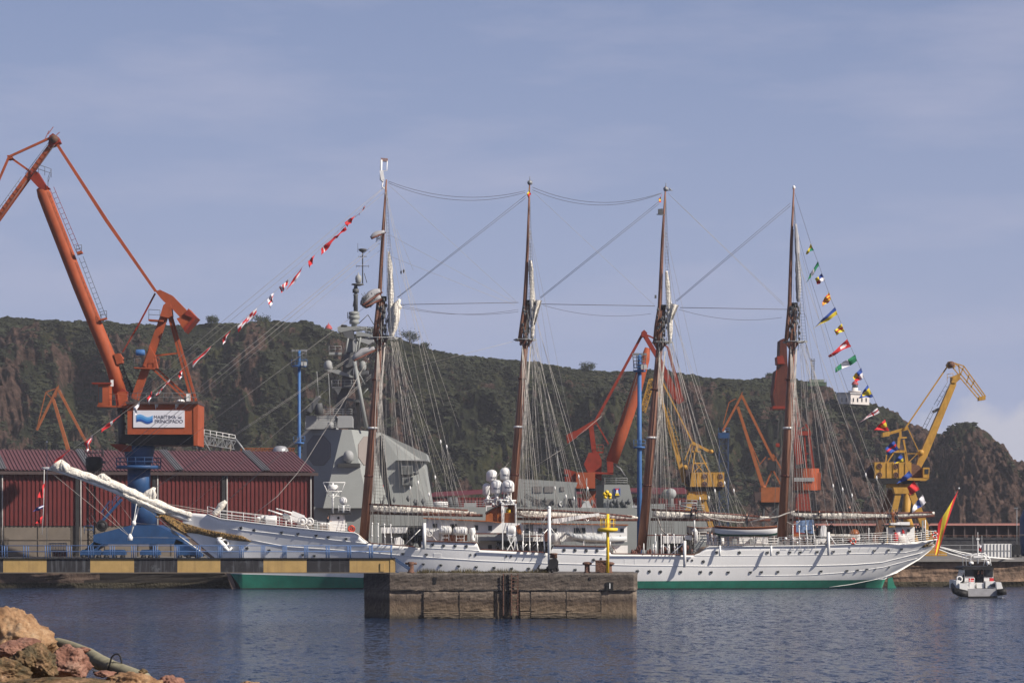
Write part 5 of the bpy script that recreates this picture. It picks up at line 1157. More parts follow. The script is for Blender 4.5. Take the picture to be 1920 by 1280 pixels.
# second red shed seen between the superstructures
s2 = thing('warehouse', 'distant red warehouse seen between the grey superstructures of the warship', 'warehouse', P(1040, 1000, 560))
b = MB(); corrug(b, P(795, 1010, 545), P(1310, 1010, 560), (0, 0, 8.0), .15, .7); b.build('wall', M['shed_red'], s2)
b = MB(); b.prism([P(793, 932, 544), P(905, 925.5, 548), P(1312, 925.5, 561), P(1312, 914, 575), P(905, 918, 563), P(815, 923, 560)], (0, .4, .1)); b.build('roof', M['shed_red'], s2)
def lightmast(name, px, Y, ytop, zb, r, label, rings, cage):
    c = P(px, 1000, Y); c.z = zb; t = thing(name, label, 'light mast', c, 'tall port light masts'); top_ = P(px, ytop, Y)
    MB().tube([c, c.lerp(top_, .5), top_], [r, r*.9, r*.75], 12).build('pole', M['pole_blue'], t)
    b = MB(); w, y0, y1 = cage
    for s_ in (-1, 1):
        b.tube([P(px+s_*w, y0, Y)+Vector((0, 0, 0)), P(px+s_*w*.75, y1, Y)], .06, 5); b.tube([P(px+s_*w*.4, y0, Y), P(px+s_*w*.4, y1, Y)], .05, 5)
    for k in range(5): y = y0+(y1-y0)*k/4; q = w*(1-.06*k); b.tube([P(px-q, y, Y-.8), P(px+q, y, Y-.8), P(px+q, y, Y+.8), P(px-q, y, Y+.8), P(px-q, y, Y-.8)], .05, 5)
    b.build('lamp_cage', M['navy_dark'], t)
    for dx, dy in ((-w*.8, 1), (-w*.3, 1), (w*.4, 1), (w*.8, 1)): MB().box(P(px+dx, y0+dy, Y-1), (.45, .5, .3)).build('floodlight', M['steel'], t)
    for dx in (w*.45, w*.8): MB().box(P(px+dx, y1-2, Y-1), (.5, .3, .6), rz=.3).build('floodlight', M['navy_light'], t)
    for y, q in rings: MB().lathe(P(px, y, Y), [(q, -.15), (q, .1)], 14).rail([P(px-q/.075, y, Y-.4), P(px+q/.075, y, Y-.4)], 1.0, .03, .6).build('service_ring', M['pole_blue'], t)
    return t
lightmast('light_mast', 561, 446, 656, QZ, .30, 'tall blue light mast with floodlight cage standing behind the red warehouse roof', ((686, 1.1), (830, .8)), (14, 656, 684))
lightmast('light_mast', 1199, 386, 664, QZ, .36, 'tall blue light mast on the quay just left of the third ship mast', ((695, .85), (838, .8)), (13, 663, 690))
lt2 = thing('light_mast', 'dark blue lattice light mast far behind, left of the small dull orange crane', 'light mast', (P(1357, 1000, 600).x, 600, 3.4), 'tall port light masts')
b = MB(); b.truss(Vector((P(1357, 0, 600).x, 600, 3.4)), P(1357, 815, 600), 1.9, 1.9, .16, 13); b.build('lattice', mat('dark_blue_steel', (.03, .05, .1)), lt2)
MB().pp([(1347, 821), (1347, 811), (1368, 811), (1368, 821)], 599, 2.4).rail([P(1347, 811, 599), P(1368, 811, 599)], 1.0, .05, .7).build('platform', M['blue'], lt2); MB().box(P(1358, 808, 599.5), (.7, .5, .6)).build('floodlight', M['white'], lt2)

class Crane:
    def __init__(s, name, label, Y, px, m, zb=QZ): s.Y = Y; s.m = m; s.t = thing(name, label, 'crane', (P(px, 0, Y).x, Y, zb), 'harbour cranes')
    def p(s, x, y, d=0): return P(x, y, s.Y+d)
    def bar(s, name, a, b_, w, h=None, w2=None, m=None, d=0, n=1, gap=0):
        k = s.Y/FP
        for i in range(n):
            bb = MB(); dd = d+(i-(n-1)/2)*gap; bb.bar(s.p(*a, dd), s.p(*b_, dd), w*k, (h or w)*k, w2=(w2 or w)*k, h2=(w2 or h or w)*k); o = bb.build(name, M[m or s.m], s.t)
        return o
    def tub(s, name, pts, r, m=None, d=0, n=16):
        k = s.Y/FP; return MB().tube([s.p(x, y, d) for x, y in pts], [q*k for q in r] if isinstance(r, list) else r*k, n).build(name, M[m or s.m], s.t)
    def slab(s, name, pix, depth, m=None, d=0, par=None): return MB().prism([s.p(x, y, d) for x, y in pix], (0, depth, 0)).build(name, M[m or s.m], par or s.t)
    def ladder(s, a, b_, w, d=0, m='navy_dark', name='ladder'):
        bb = MB(); bb.ladder(s.p(*a, d), s.p(*b_, d), w*s.Y/FP, .045, .75); return bb.build(name, M[m], s.t)
    def rail(s, pts, h, d=0, m=None, name='guard_rail', step=1.2): return MB().rail([s.p(x, y, d) for x, y in pts], h, .04, step, 2).build(name, M[m or s.m], s.t)

# ---- the big orange crane on its blue pedestal
c = Crane('harbour_crane', 'huge orange harbour crane on a blue pedestal carrying a white company sign', 397, 262, 'orange')
k = c.Y/FP
c.slab('portal', [(175, 1002), (200, 996), (246, 984), (294, 984), (344, 1008), (344, 1020), (191, 1020), (158, 1039), (158, 1030), (175, 1020)], 7, 'blue', -3.5)
c.slab('portal_leg', [(330, 1010), (350, 1020), (378, 1036), (378, 1043), (345, 1043), (326, 1020)], 2, 'blue', -3.5); c.slab('portal_leg', [(175, 1015), (191, 1020), (172, 1043), (150, 1043), (150, 1038)], 2, 'blue', -3.5)
for x0, x1 in ((150, 190), (192, 235), (262, 300), (330, 375)): 
    o = c.slab('bogie', [(x0, 1034), (x0+4, 1030), (x1-4, 1030), (x1, 1034), (x1, 1040), (x0, 1040)], 1.4, 'blue', -4)
    for q in range(3): MB().lathe(c.p(x0+6+q*(x1-x0-12)/2, 1043.5, -4), [(.3, 0), (.3, 1.2)], 12, axis='y').build('wheel', M['dark'], o)
b = MB(); b.tube([c.p(270, 984), c.p(270, 934)], 24*k, 24); b.build('lower_column', M['blue'], c.t)
b = MB(); b.lathe(c.p(260.5, 934), [(21.5*k, 0), (21.5*k, 58*k)], 24); b.build('column', M['blue'], c.t)
b = MB(); b.lathe(c.p(261, 876), [(21*k, 0), (28*k, 28*k), (29*k, 33*k), (29*k, 41*k)], 28); b.build('slew_cone', M['blue'], c.t)
b = MB(); b.lathe(c.p(260, 876), [(42*k, -.2), (42*k, .25)], 24)
pts = [c.p(260, 873)+Vector((42*k*math.cos(a), 42*k*math.sin(a), 0)) for a in [q*math.pi/8 for q in range(17)]]; b.rail(pts, 1.1, .04, 1.2, 2); b.build('ring_platform', M['blue'], c.t)
c.ladder((167, 968), (199, 1018), 10, -3); c.rail([(158, 1000), (175, 1000)], 1.1, -3.6, 'blue'); MB().torus(c.p(191, 985, -3.5), .62, .2, 0, 18).lathe(c.p(191, 985, -3.5), [(.5, -.2), (.5, .2)], 16, axis='y').build('cable_reel', M['dark'], c.t)
b = MB(); b.bar(c.p(193, 975, -2), c.p(228, 936, -2), .35, .6); b.bar(c.p(190, 960, -2), c.p(206, 938, -2), .15); b.rail([c.p(193, 970, -2), c.p(228, 931, -2)], .9, .04, 1.1, 2); b.build('stairway', M['blue'], c.t)
# slewing house
hs = c.slab('machinery_house', [(239, 757), (362, 757), (362, 814), (239, 814)], 8, None, -4)
c.slab('house_side', [(362.2, 756), (371, 757), (370.5, 835), (363, 835)], 8, None, -4.1); c.slab('underframe', [(228, 814.3), (362, 814.3), (362, 834), (248, 834), (225, 828)], 6.5, 'dark', -3)
c.slab('house_edge', [(236, 753), (371, 753), (371, 757), (236, 757)], 9, 'dark_wall', -4.6)
SW = mat('sign_white', (.62, .62, .66), .5, var=.04); SB = [mat('wave_blue_a', (.02, .08, .3), .5, var=.03), mat('wave_blue_b', (.04, .2, .5), .5, var=.03), mat('wave_blue_c', (.12, .33, .6), .5, var=.03)]
sg = c.slab('sign_board', [(250, 769), (346, 769), (346, 801), (250, 801)], .12, None, -4.12); sg.data.materials.clear(); sg.data.materials.append(SW)
b = MB()
for i in range(3):
    top_, bot_ = [], []
    for q in range(13):
        x = 256+30.5*q/12; wv_ = 2.6*math.sin(q/12*2*math.pi+.3); y0 = 779+i*4.2-wv_; top_.append((x, y0)); bot_.append((x, y0+4.2))
    b.prism([c.p(x, y, -4.17) for x, y in top_+bot_[::-1]], (0, .05, 0), 2-i if i != 1 else 1)
b.build('wave_logo', [SB[0], SB[1], SB[2]], sg)
letters('MARÍTIMA', .66, INK, c.p(309, 782, -4.14), sg, 'lettering', sx=1.02); letters('del', .42, INK, c.p(337, 782.5, -4.14), sg, 'lettering'); letters('PRINCIPADO', .66, INK, c.p(316.5, 790, -4.14), sg, 'lettering', sx=1.02)
for x in (290, 328): c.slab('paint_splash', [(x, 757), (x+2, 768), (x+4, 758), (x+5, 764), (x+7, 757)], .02, 'white', -4.03)
c.rail([(240, 753), (258, 753), (371, 753)], 1.2, -4.4, 'navy_dark')
b = MB(); b.box(c.p(353, 745, -3), (.5, .5, 1.0)); b.build('vent_pipe', M['white'], c.t); MB().lathe(c.p(339, 753, -3), [(.6, 0), (.5, .25), (.1, .35)], 12).build('vent_cap', M['white'], c.t)
# driver's cab and its gangway
cb = c.slab('cab', [(184, 719), (205, 719), (205, 760), (184, 760)], 2.6, None, -3.5); c.slab('window', [(185, 725), (192, 725), (192, 754), (185, 754)], .1, 'glass', -3.56, cb); c.slab('cab_roof', [(172, 717), (208, 717), (208, 719.5), (172, 719.5)], 3.2, 'red_crane', -3.8, cb)
c.slab('walkway', [(182, 759), (240, 761), (240, 764), (182, 762)], 3, None, -3.5); c.rail([(205, 759), (240, 760)], 1.5, -3.5); c.slab('mount', [(219, 735), (236, 733), (240, 760), (222, 760)], 2.4, None, -1.5); c.slab('boom_foot', [(236, 760), (239, 735), (230, 728), (216, 740), (218, 762), (232, 775)], 3, 'red_crane', -1.4)
b = MB(); b.box(c.p(210, 718, -3), (.35, .3, .9)); b.build('horn', M['white'], c.t)
c.slab('trim', [(205, 832), (230, 832), (250, 836), (250, 846), (225, 846)], 4, 'red_crane', -2)
b = MB(); R = random.Random(3)
for q in range(9): b.tube([c.p(219+R.uniform(0, 14), 764+q*7, -1), c.p(224+R.uniform(0, 14), 775+q*7, -1)], .22, 6)
b.tube([c.p(226, 762, -1), c.p(229, 835, -1)], .5, 8); b.build('cable_drum', M['navy_dark'], c.t)
# boom, jib, ties
c.tub('boom', [(225, 736), (210, 684), (150, 538), (97, 402), (83, 365), (77, 352)], [12.5, 12.8, 13, 13, 13, 9.5])
c.slab('boom_head', [(58, 318), (70, 322), (84, 345), (92, 352), (86, 356), (72, 352), (56, 335)], 1.6, 'red_crane', -.8)
c.bar('boom_bracket', (215, 676), (229, 668), 13, 12); c.slab('boom_bracket', [(213, 664), (222, 662), (229, 669), (229, 680), (219, 683)], 1.8, None, -.9)
c.bar('jib', (104, 262), (60, 322), 8, 14); c.bar('jib', (60, 322), (-60, 488), 10, 15); c.bar('jib_tie', (96, 258), (17, 294), 4, 5, n=2, gap=1.4); c.bar('jib_tie', (17, 294), (-60, 470), 4, 5, n=2, gap=1.4); c.bar('jib_tie', (19, 295), (57, 322), 4, 5)
c.slab('tie_joint', [(13, 291), (20, 291), (23, 297), (15, 299)], 1.6, None, -.8); c.slab('jib_head', [(92, 255), (99, 250), (107, 255), (112, 266), (104, 271), (90, 276)], 2, 'red_crane', -1); MB().lathe(c.p(101, 260, -1.3), [(.55, 0), (.55, 2.6)], 16, axis='y').build('sheave', M['rust'], c.t)
c.bar('backstay_link', (104, 266), (200, 414), 5, 5, 6.5, n=2, gap=.8); c.bar('backstay_link', (200, 414), (292, 546), 6.5, 6, 5, n=2, gap=.8)
c.ladder((97, 352), (150, 478), 8, -1, 'red_crane'); c.ladder((152, 482), (196, 598), 8, -1, 'navy_dark'); c.ladder((52, 330), (98, 268), 12, -1, 'navy_dark', 'jib_ladder'); c.ladder((-30, 440), (45, 335), 12, -1, 'navy_dark', 'jib_ladder')
c.rail([(72, 325), (96, 333), (90, 350)], 1.2, -1, 'navy_dark'); c.slab('ladder_landing', [(143, 472), (152, 470), (154, 474), (145, 477)], 1.2, None, -1.2); c.rail([(143, 473), (153, 471)], .9, -1.2, 'navy_dark'); c.slab('ladder_landing', [(187, 598), (199, 595), (199, 598), (188, 601)], 1.2, None, -1.2); c.rail([(188, 598), (200, 596)], 1.0, -1.2, 'navy_dark')
for a, b_ in (((90, 252), (100, 238)), ((84, 262), (92, 245)), ((103, 256), (112, 248))): c.bar('lightning_rod', a, b_, 1.1)
# A-frame and counterweight
c.bar('tower_leg', (312, 582), (253, 748), 14, 12, 14); c.bar('tower_leg', (317, 594), (360, 752), 4.5, 5); c.bar('tower_leg', (322, 594), (368, 752), 4.5, 5); c.bar('tower_tie', (287, 667), (334, 662), 3); c.bar('tower_brace', (285, 690), (345, 746), 3.5); c.bar('tower_brace', (290, 687), (350, 742), 3.5, d=1.5)
c.slab('tower_gusset', [(281, 650), (290, 665), (295, 690), (276, 690), (268, 685)], 1.6, None, -.9); c.slab('tower_head', [(306, 572), (313, 566), (320, 570), (322, 592), (316, 596), (300, 592)], 2.2, None, -1.2)
c.slab('counterweight_arm', [(291, 546), (300, 543), (323, 554), (358, 590), (345, 603), (333, 590), (322, 578), (308, 566), (302, 560)], 1.6, None, -.8); c.slab('counterweight', [(331, 597), (346, 621), (369, 596), (353, 578), (348, 590)], 4, None, -2); c.slab('counterweight_plate', [(346, 590), (352, 580), (369, 595), (346, 622), (344, 615), (361, 596)], 4.6, 'red_crane', -2.3)
c.bar('luffing_rod', (291, 550), (258, 612), 3, 3, m='red_crane'); c.bar('luffing_rod', (258, 612), (230, 660), 3, 3, 2, m='red_crane')
c.slab('platform', [(278, 598), (306, 600), (306, 603), (278, 601)], 2, None, -1.4); c.rail([(279, 599), (300, 600)], 1.4, -1.5, 'navy_dark'); c.rail([(252, 688), (264, 689)], 1.3, -1.4, 'navy_dark'); c.slab('platform', [(251, 688), (290, 690), (290, 692), (251, 690)], 2, None, -1.4); c.rail([(288, 688), (298, 688)], 1.3, -1.4)
MB().lathe(c.p(263, 661, -1.3), [(.38, -.6), (.45, -.5), (.45, .5), (.3, .65)], 12, axis='x').build('hoist_motor', M['pole_blue'], c.t); c.bar('luffing_cylinder', (229, 675), (262, 669), 2, 2, m='dark')
b = MB(); b.truss(c.p(225, 690, .5), c.p(246, 738, .5), .8, .8, .08, 7); b.build('luffing_rack', M['dark'], c.t); c.bar('luffing_rack', (226, 672), (250, 742), 2, m='dark', d=1)

# ---- crane behind the warship (red-orange tube boom)
c = Crane('harbour_crane', 'red orange crane with thick tube boom leaning right behind the grey warship', 520, 1110, 'red_crane', 3.4)
c.tub('boom', [(1147, 866), (1165, 815), (1191, 738), (1210, 672), (1214, 652)], [11.5, 11.5, 11, 8.5, 5], 'orange')
c.bar('backstay_link', (1115, 792), (1206, 624), 5, 5); c.bar('jib', (1206, 624), (1232, 668), 8, 8); c.bar('jib', (1208, 626), (1240, 640), 3); c.bar('jib', (1252, 651), (1279, 752), 4.5, 5, 7); c.bar('jib', (1232, 665), (1272, 755), 9, 8, 14); c.bar('jib', (1226, 632), (1252, 651), 3)
c.slab('jib_head', [(1203, 622), (1208, 618), (1214, 624), (1210, 632), (1203, 631)], 2, None, -1); c.slab('jib_tip', [(1265, 748), (1278, 742), (1281, 752), (1272, 758)], 2, None, -1)
c.bar('counterweight_arm', (1115, 791), (1075, 816), 8, 8, 10); c.slab('counterweight', [(1062, 815), (1078, 807), (1082, 820), (1064, 831)], 3.5, None, -1.7)
c.bar('tower', (1108, 798), (1114, 848), 9, 8); c.bar('luffing_rod', (1118, 792), (1141, 832), 2.5); c.rail([(1112, 848), (1131, 848)], 1.4, -1); c.slab('platform', [(1112, 846), (1131, 846), (1131, 849), (1112, 849)], 2, None, -1)
c.slab('mount', [(1104, 848), (1122, 848), (1128, 862), (1128, 900), (1104, 890), (1095, 870)], 4, None, -1.5); c.slab('machinery_house', [(1080, 885), (1116, 885), (1116, 915), (1080, 915)], 7, 'orange', -3.5); c.slab('machinery_house', [(1058, 878), (1080, 884), (1080, 915), (1060, 905)], 7, 'red_crane', -3); c.slab('house_roof', [(1074, 912), (1118, 912), (1122, 920), (1076, 920)], 7, 'dark', -3)
c.slab('cab', [(1138, 864), (1150, 866), (1150, 888), (1139, 886)], 2.5, None, -3); c.slab('walkway', [(1115, 884), (1150, 886), (1150, 889), (1115, 888)], 3, None, -3)
c.slab('pedestal', [(1092, 918), (1118, 918), (1114, 940), (1106, 1030), (1084, 1030), (1096, 960)], 4, 'orange', -2); c.ladder((1168, 800), (1198, 700), 5, -1); c.tub('cable_guide', [(1151, 870), (1163, 878), (1172, 892)], 1.2, 'steel')
# ---- yellow crane in the middle
def yellow_house(c, x0, x1, y0, y1, vents, dk=None):
    h = c.slab('machinery_house', [(x0, y0), (x1, y0), (x1, y1), (x0-(3 if dk else 0), y1)], 6, None, -3)
    for x, y in vents:
        v = MB().torus(c.p(x, y, -3.05), 4.2*c.Y/FP, .09, 0, 14).lathe(c.p(x, y, -3.02), [(3.8*c.Y/FP, -.04), (3.8*c.Y/FP, .04)], 12, 0, axis='y').build('vent', M['rust'], h)
    for q in range(1, 6): x = x0+(x1-x0)*q/6; c.slab('panel_rib', [(x-.3, y0+1), (x+.3, y0+1), (x+.3, y1-1), (x-.3, y1-1)], .08, None, -3.1, h)
    return h
c = Crane('harbour_crane', 'yellow level luffing crane behind the third mast with four round vents on its house', 540, 1320, 'yellow', 3.4)
yellow_house(c, 1297, 1358, 885, 912, ((1321, 893), (1321, 907), (1351, 893), (1351, 907)), 1); c.slab('house_side', [(1286, 880), (1297, 885), (1293, 912), (1286, 905)], 4, 'dark_wall', -2); c.slab('underframe', [(1285, 912.3), (1357, 912.3), (1352, 920), (1294, 921)], 5, 'dark', -2.5)
c.slab('slew_ring', [(1290, 920), (1325, 920), (1325, 927), (1290, 927)], 4, 'yellow', -2)
for a, b_ in (((1297, 925), (1278, 1010)), ((1314, 927), (1338, 1000))): 
    for d in (-2, 3): c.bar('portal_leg', a, b_, 12, 10, 8, d=d)
c.bar('portal_beam', (1288, 932), (1326, 932), 9, 10, d=-2.4)
c.slab('boom', [(1280, 905), (1268, 860), (1238, 748), (1226, 712), (1232, 710), (1249, 768), (1275, 855), (1289, 896)], 1.6, None, -.8); c.slab('boom_foot', [(1278, 890), (1290, 882), (1298, 912), (1290, 920)], 2, None, -1)
c.bar('backstay_link', (1240, 712), (1298, 828), 2.6); b = MB(); b.truss(c.p(1222, 712), c.p(1205, 772), 1.0, 1.0, .17, 9); b.build('jib', M['yellow'], c.t); c.bar('jib', (1240, 712), (1220, 711), 3.5); c.bar('jib', (1217, 712), (1204, 772), 2)
c.bar('counterweight_arm', (1297, 829), (1334, 848), 5, 6); MB().lathe(c.p(1334, 846, -1), [(.38, 0), (.38, 1.4)], 12, axis='y').build('sheave', M['yellow'], c.t)
for a, b_, w_ in (((1303, 846), (1298, 886), 2.4), ((1311, 846), (1331, 886), 2.4), ((1301, 868), (1326, 868), 2.5), ((1302, 884), (1318, 868), 1.6), ((1303, 866), (1320, 886), 1.6), ((1296, 832), (1284, 862), 2), ((1305, 846), (1309, 832), 5), ((1297, 846), (1314, 846), 3), ((1300, 832), (1288, 880), 1.4)): c.bar('tower_frame', a, b_, w_, n=2, gap=2.4)
c.ladder((1250, 765), (1277, 848), 5, -1, 'yellow'); MB().lathe(c.p(1285, 876, -1.2), [(.5, 0), (.5, 2)], 14, axis='y').build('boom_pivot', M['yellow'], c.t)
# ---- small dull orange crane and the far left one
def dull(px, label, boom, back, jib, upper, Y, houses, zb=3.4):
    c = Crane('harbour_crane', label, Y, px, 'orange_dull', zb)
    c.bar('boom', *boom, 5, 6, 7); c.bar('backstay_link', *back, 4.5); c.bar('jib', *jib, 4, 5)
    for a, b_ in upper: c.bar('jib_tie', a, b_, 1.6)
    return c
c = dull(1445, 'small dull orange crane with crossed booms just left of the fourth mast', ((1383, 762), (1432, 917)), ((1391, 742), (1451, 864)), ((1391, 740), (1355, 808)), (((1380, 747), (1367, 754)), ((1367, 754), (1356, 795)), ((1392, 735), (1382, 760)), ((1390, 790), (1424, 868)), ((1424, 871), (1436, 856))), 580, 0)
c.slab('machinery_house', [(1427, 913), (1463, 913), (1463, 941), (1427, 941)], 5, None, -2.5); c.slab('cab', [(1414, 922), (1427, 922), (1427, 938), (1416, 938)], 2.5, 'dark_wall', -2.5); c.slab('underframe', [(1420, 941), (1464, 941), (1458, 950), (1428, 948)], 4, 'dark', -2); c.slab('machinery_block', [(1441, 864), (1454, 864), (1453, 882), (1440, 882)], 1.6, 'dark', -.8)
for a, b_ in (((1447, 882), (1434, 914)), ((1450, 882), (1464, 908)), ((1449, 851), (1466, 880)), ((1440, 860), (1456, 858))): c.bar('tower_frame', a, b_, 3)
b = MB(); b.truss(Vector((c.p(1445, 0).x, 580, 3.4)), c.p(1445, 948), 3.0, 3.0, .3, 3); b.build('pedestal', M['navy_dark'], c.t)
MB().lathe(c.p(1432, 914, -1), [(.5, 0), (.5, 2)], 12, axis='y').build('boom_pivot', M['orange_dull'], c.t)
c = dull(115, 'distant dull orange crane rising behind the warehouse roof at far left', ((100, 748), (136, 870)), ((110, 731), (170, 845)), ((109, 725), (69, 806)), (((108, 727), (86, 735)), ((86, 735), (70, 800)), ((86, 736), (100, 750)), ((110, 722), (104, 745)), ((95, 750), (84, 775))), 700, 0)
c.slab('machinery_house', [(125, 870), (180, 870), (180, 905), (125, 905)], 8, None, -4); c.bar('tower_frame', (170, 845), (160, 875), 4); b = MB(); b.truss(Vector((c.p(150, 0).x, 700, 3.4)), c.p(150, 905), 4.0, 4.0, .4, 3); b.build('pedestal', M['navy_dark'], c.t)
# ---- red crane behind the fourth mast, boom pointing at us
c = Crane('harbour_crane', 'red crane with round orange house and hanging boom behind the fourth mast', 545, 1505, 'red_crane', 3.4)
b = MB(); kk = 545/FP; b.lathe(c.p(1511, 919), [(25*kk, 0), (25*kk, 41*kk)], 10, sm=False); b.build('machinery_house', M['orange'], c.t); c.slab('house_wing', [(1527, 886), (1539, 886), (1539, 918), (1527, 918)], 3, 'orange', -1.5)
o = c.slab('sign_board', [(1489, 895), (1527, 895), (1527, 902), (1489, 902)], .2, 'navy_light', -2.65)
c.slab('pedestal', [(1500, 919), (1515, 919), (1518, 932), (1524, 1000), (1486, 1000), (1494, 932)], 4, 'red_crane', -2); c.slab('neck', [(1497, 918), (1517, 918), (1517, 932), (1497, 932)], 3, 'dark', -1.6)
for a, b_, w_ in (((1491, 745), (1498, 800), 4), ((1490, 812), (1520, 812), 8), ((1511, 795), (1520, 812), 3.5), ((1516, 815), (1525, 878), 5), ((1489, 815), (1489, 878), 4), ((1494, 850), (1522, 850), 2), ((1491, 812), (1508, 800), 2), ((1508, 815), (1512, 878), 3)): c.bar('tower_frame', a, b_, w_)
c.slab('tower_machinery', [(1495, 822), (1506, 822), (1506, 876), (1495, 876)], 2, 'dark', -.5)
c.slab('boom', [(1463, 637), (1470, 634), (1475, 640), (1477, 690), (1476, 765), (1454, 765), (1449, 740), (1455, 694), (1461, 690)], 6, 'red_shade', -6); c.slab('jib_head', [(1457, 668), (1468, 666), (1472, 682), (1458, 682)], 5, 'red_crane', -7.5); c.slab('boom_foot', [(1449, 761), (1480, 761), (1480, 766), (1449, 766)], 6, None, -6.6); c.bar('boom', (1480, 765), (1500, 870), 14, 12)
c.rail([(1457, 694), (1452, 740)], 1.0, -6.6); c.bar('hoist_cable', (1461, 765), (1452, 960), .8, m='rope_dark', d=-6); c.bar('hoist_cable', (1467, 765), (1462, 960), .8, m='rope_dark', d=-6); MB().box(c.p(1458, 834, -6), (.7, .5, .7)).build('hook_block', M['red_crane'], c.t)
# ---- the yellow crane at the right
c = Crane('harbour_crane', 'yellow crane standing alone behind the stern with its jib folded to the right', 432, 1700, 'yellow')
yellow_house(c, 1640, 1709, 866, 896, ((1649, 873.5), (1680, 873.5), (1649, 890), (1680, 890))); c.slab('house_side', [(1709, 868), (1723, 872), (1731, 880), (1731, 896), (1709, 896)], 4, 'rust', -2); c.slab('house_side', [(1626, 884), (1640, 868), (1640, 896), (1626, 896)], 4, 'dark_wall', -2.2); c.slab('underframe', [(1625, 896.3), (1735, 896.3), (1722, 903), (1700, 907), (1655, 906), (1630, 901)], 6, 'dark', -3)
cb = c.slab('cab', [(1731, 876), (1743, 876), (1742, 895), (1731, 895)], 2, None, -3.2); c.slab('window', [(1734, 879), (1741.5, 879), (1741, 888), (1734, 888)], .1, 'glass', -3.26, cb); c.slab('walkway', [(1700, 895.5), (1743, 896), (1736, 901), (1702, 900)], 4, None, -3.4)
c.slab('boom', [(1714, 884), (1725, 851), (1783, 718), (1793, 716), (1793, 722), (1739, 855), (1723, 884)], 1.5, None, -.75); c.slab('boom_head', [(1785, 706), (1799, 700), (1801, 710), (1792, 718), (1784, 717)], 1.8, None, -.9)
c.bar('backstay_link', (1777, 686), (1697, 803), 2.6, n=2, gap=1.0); c.slab('jib_head', [(1776, 684), (1780, 677), (1789, 679), (1792, 688), (1782, 690)], 1.8, None, -.9); MB().lathe(c.p(1784, 683, -1.1), [(.5, 0), (.5, 2.2)], 14, axis='y').build('sheave', M['rust'], c.t)
for a, b_ in (((1785, 679), (1807, 686)), ((1807, 686), (1848, 743)), ((1791, 682), (1806, 693)), ((1786, 688), (1797, 702)), ((1797, 704), (1836, 750)), ((1801, 701), (1841, 748)), ((1807, 687), (1800, 704)), ((1797, 684), (1800, 702)), ((1805, 692), (1845, 745)), ((1820, 727), (1827, 713)), ((1812, 718), (1817, 702))): c.bar('jib', a, b_, 2.0, n=2, gap=1.3)
c.slab('jib_tip', [(1836, 744), (1848, 741), (1848, 749), (1836, 751)], 1.6, None, -.8); c.bar('counterweight_arm', (1657, 815), (1703, 802), 5, 6, 6); c.slab('counterweight', [(1655, 811), (1668, 808), (1668, 817), (1655, 819)], 2.4, None, -1.2)
for a, b_, w_ in (((1688, 808), (1688, 822), 4.5), ((1684, 820), (1700, 820), 3), ((1686, 820), (1684, 840), 5), ((1694, 824), (1702, 866), 3), ((1684, 836), (1664, 866), 2.4), ((1676, 846), (1697, 846), 4.5), ((1697, 846), (1699, 866), 3), ((1662, 852), (1661, 866), 2), ((1703, 804), (1723, 847), 1.6), ((1700, 850), (1722, 850), 1.3), ((1702, 868), (1720, 850), 1.3)): c.bar('tower_frame', a, b_, w_, n=2, gap=2.2)
c.rail([(1776, 714), (1787, 712)], 1.0, -1); c.ladder((1731, 805), (1752, 764), 6, -1.0); c.ladder((1754, 760), (1780, 716), 6, -1.0); c.slab('ladder_landing', [(1749, 770), (1760, 764), (1762, 768), (1752, 774)], 1.2, 'dark', -1); MB().lathe(c.p(1727, 848, -1), [(.45, 0), (.45, 2)], 12, axis='y').build('boom_pivot', M['yellow'], c.t)
c.slab('slew_ring', [(1668, 906), (1717, 906), (1717, 913), (1668, 913)], 4, None, -2.2); c.slab('portal_beam', [(1675, 913), (1716, 913), (1716, 925), (1678, 925)], 2, None, -3)
c.bar('portal_leg', (1685, 920), (1676, 960), 11, 10, 11, d=-2.4); c.bar('portal_leg', (1676, 960), (1664, 1044), 11, 10, 13, d=-2.4); c.bar('portal_leg', (1707, 918), (1733, 985), 12, 10, 14, d=-2.4); c.bar('portal_leg', (1733, 985), (1757, 1042), 14, 10, 16, d=-2.4); c.bar('portal_leg', (1672, 918), (1650, 985), 12, 10, 14, m='rust', d=3); c.bar('portal_leg', (1650, 985), (1634, 1042), 14, m='rust', d=3); c.tub('inner_tube_leg', [(1703, 918), (1698, 962), (1722, 1040)], 8, 'yellow', 3)
c.slab('bogie', [(1734, 1036), (1740, 1032), (1770, 1032), (1776, 1037), (1776, 1046), (1734, 1046)], 1.4, None, -3.4); c.slab('bogie', [(1640, 1036), (1690, 1036), (1690, 1046), (1640, 1046)], 1.4, None, -3.4)

# ---- odds and ends on the mole
t = thing('conveyor_gantry', 'grey steel conveyor gantry with railings behind the warehouse roof right of the orange crane', 'gantry', (P(400, 0, 475).x, 475, QZ))
b = MB(); b.truss(P(371, 822, 475), P(441, 834, 475), 1.4, 1.4, .14, 9); b.build('bridge', M['navy_light'], t); MB().rail([P(371, 815, 475), P(441, 828, 475)], 1.1, .05, 1.0, 2).build('railing', M['white'], t)
b = MB(); b.truss(P(374, 840, 475), P(374, 788, 475), .9, .9, .1, 6); b.build('stair_tower', M['navy_light'], t)
for a in (375, 402, 430): MB().tube([P(a, 832, 475), (P(a, 0, 475).x, 475, QZ)], .35, 8).build('support', M['concrete'], t)
MB().tube([P(441, 822, 475), P(452, 836, 475), P(462, 850, 475)], .18, 8).tube([P(371, 840, 474), P(382, 825, 474), P(396, 848, 474)], .12, 6).build('chute', M['steel'], t)
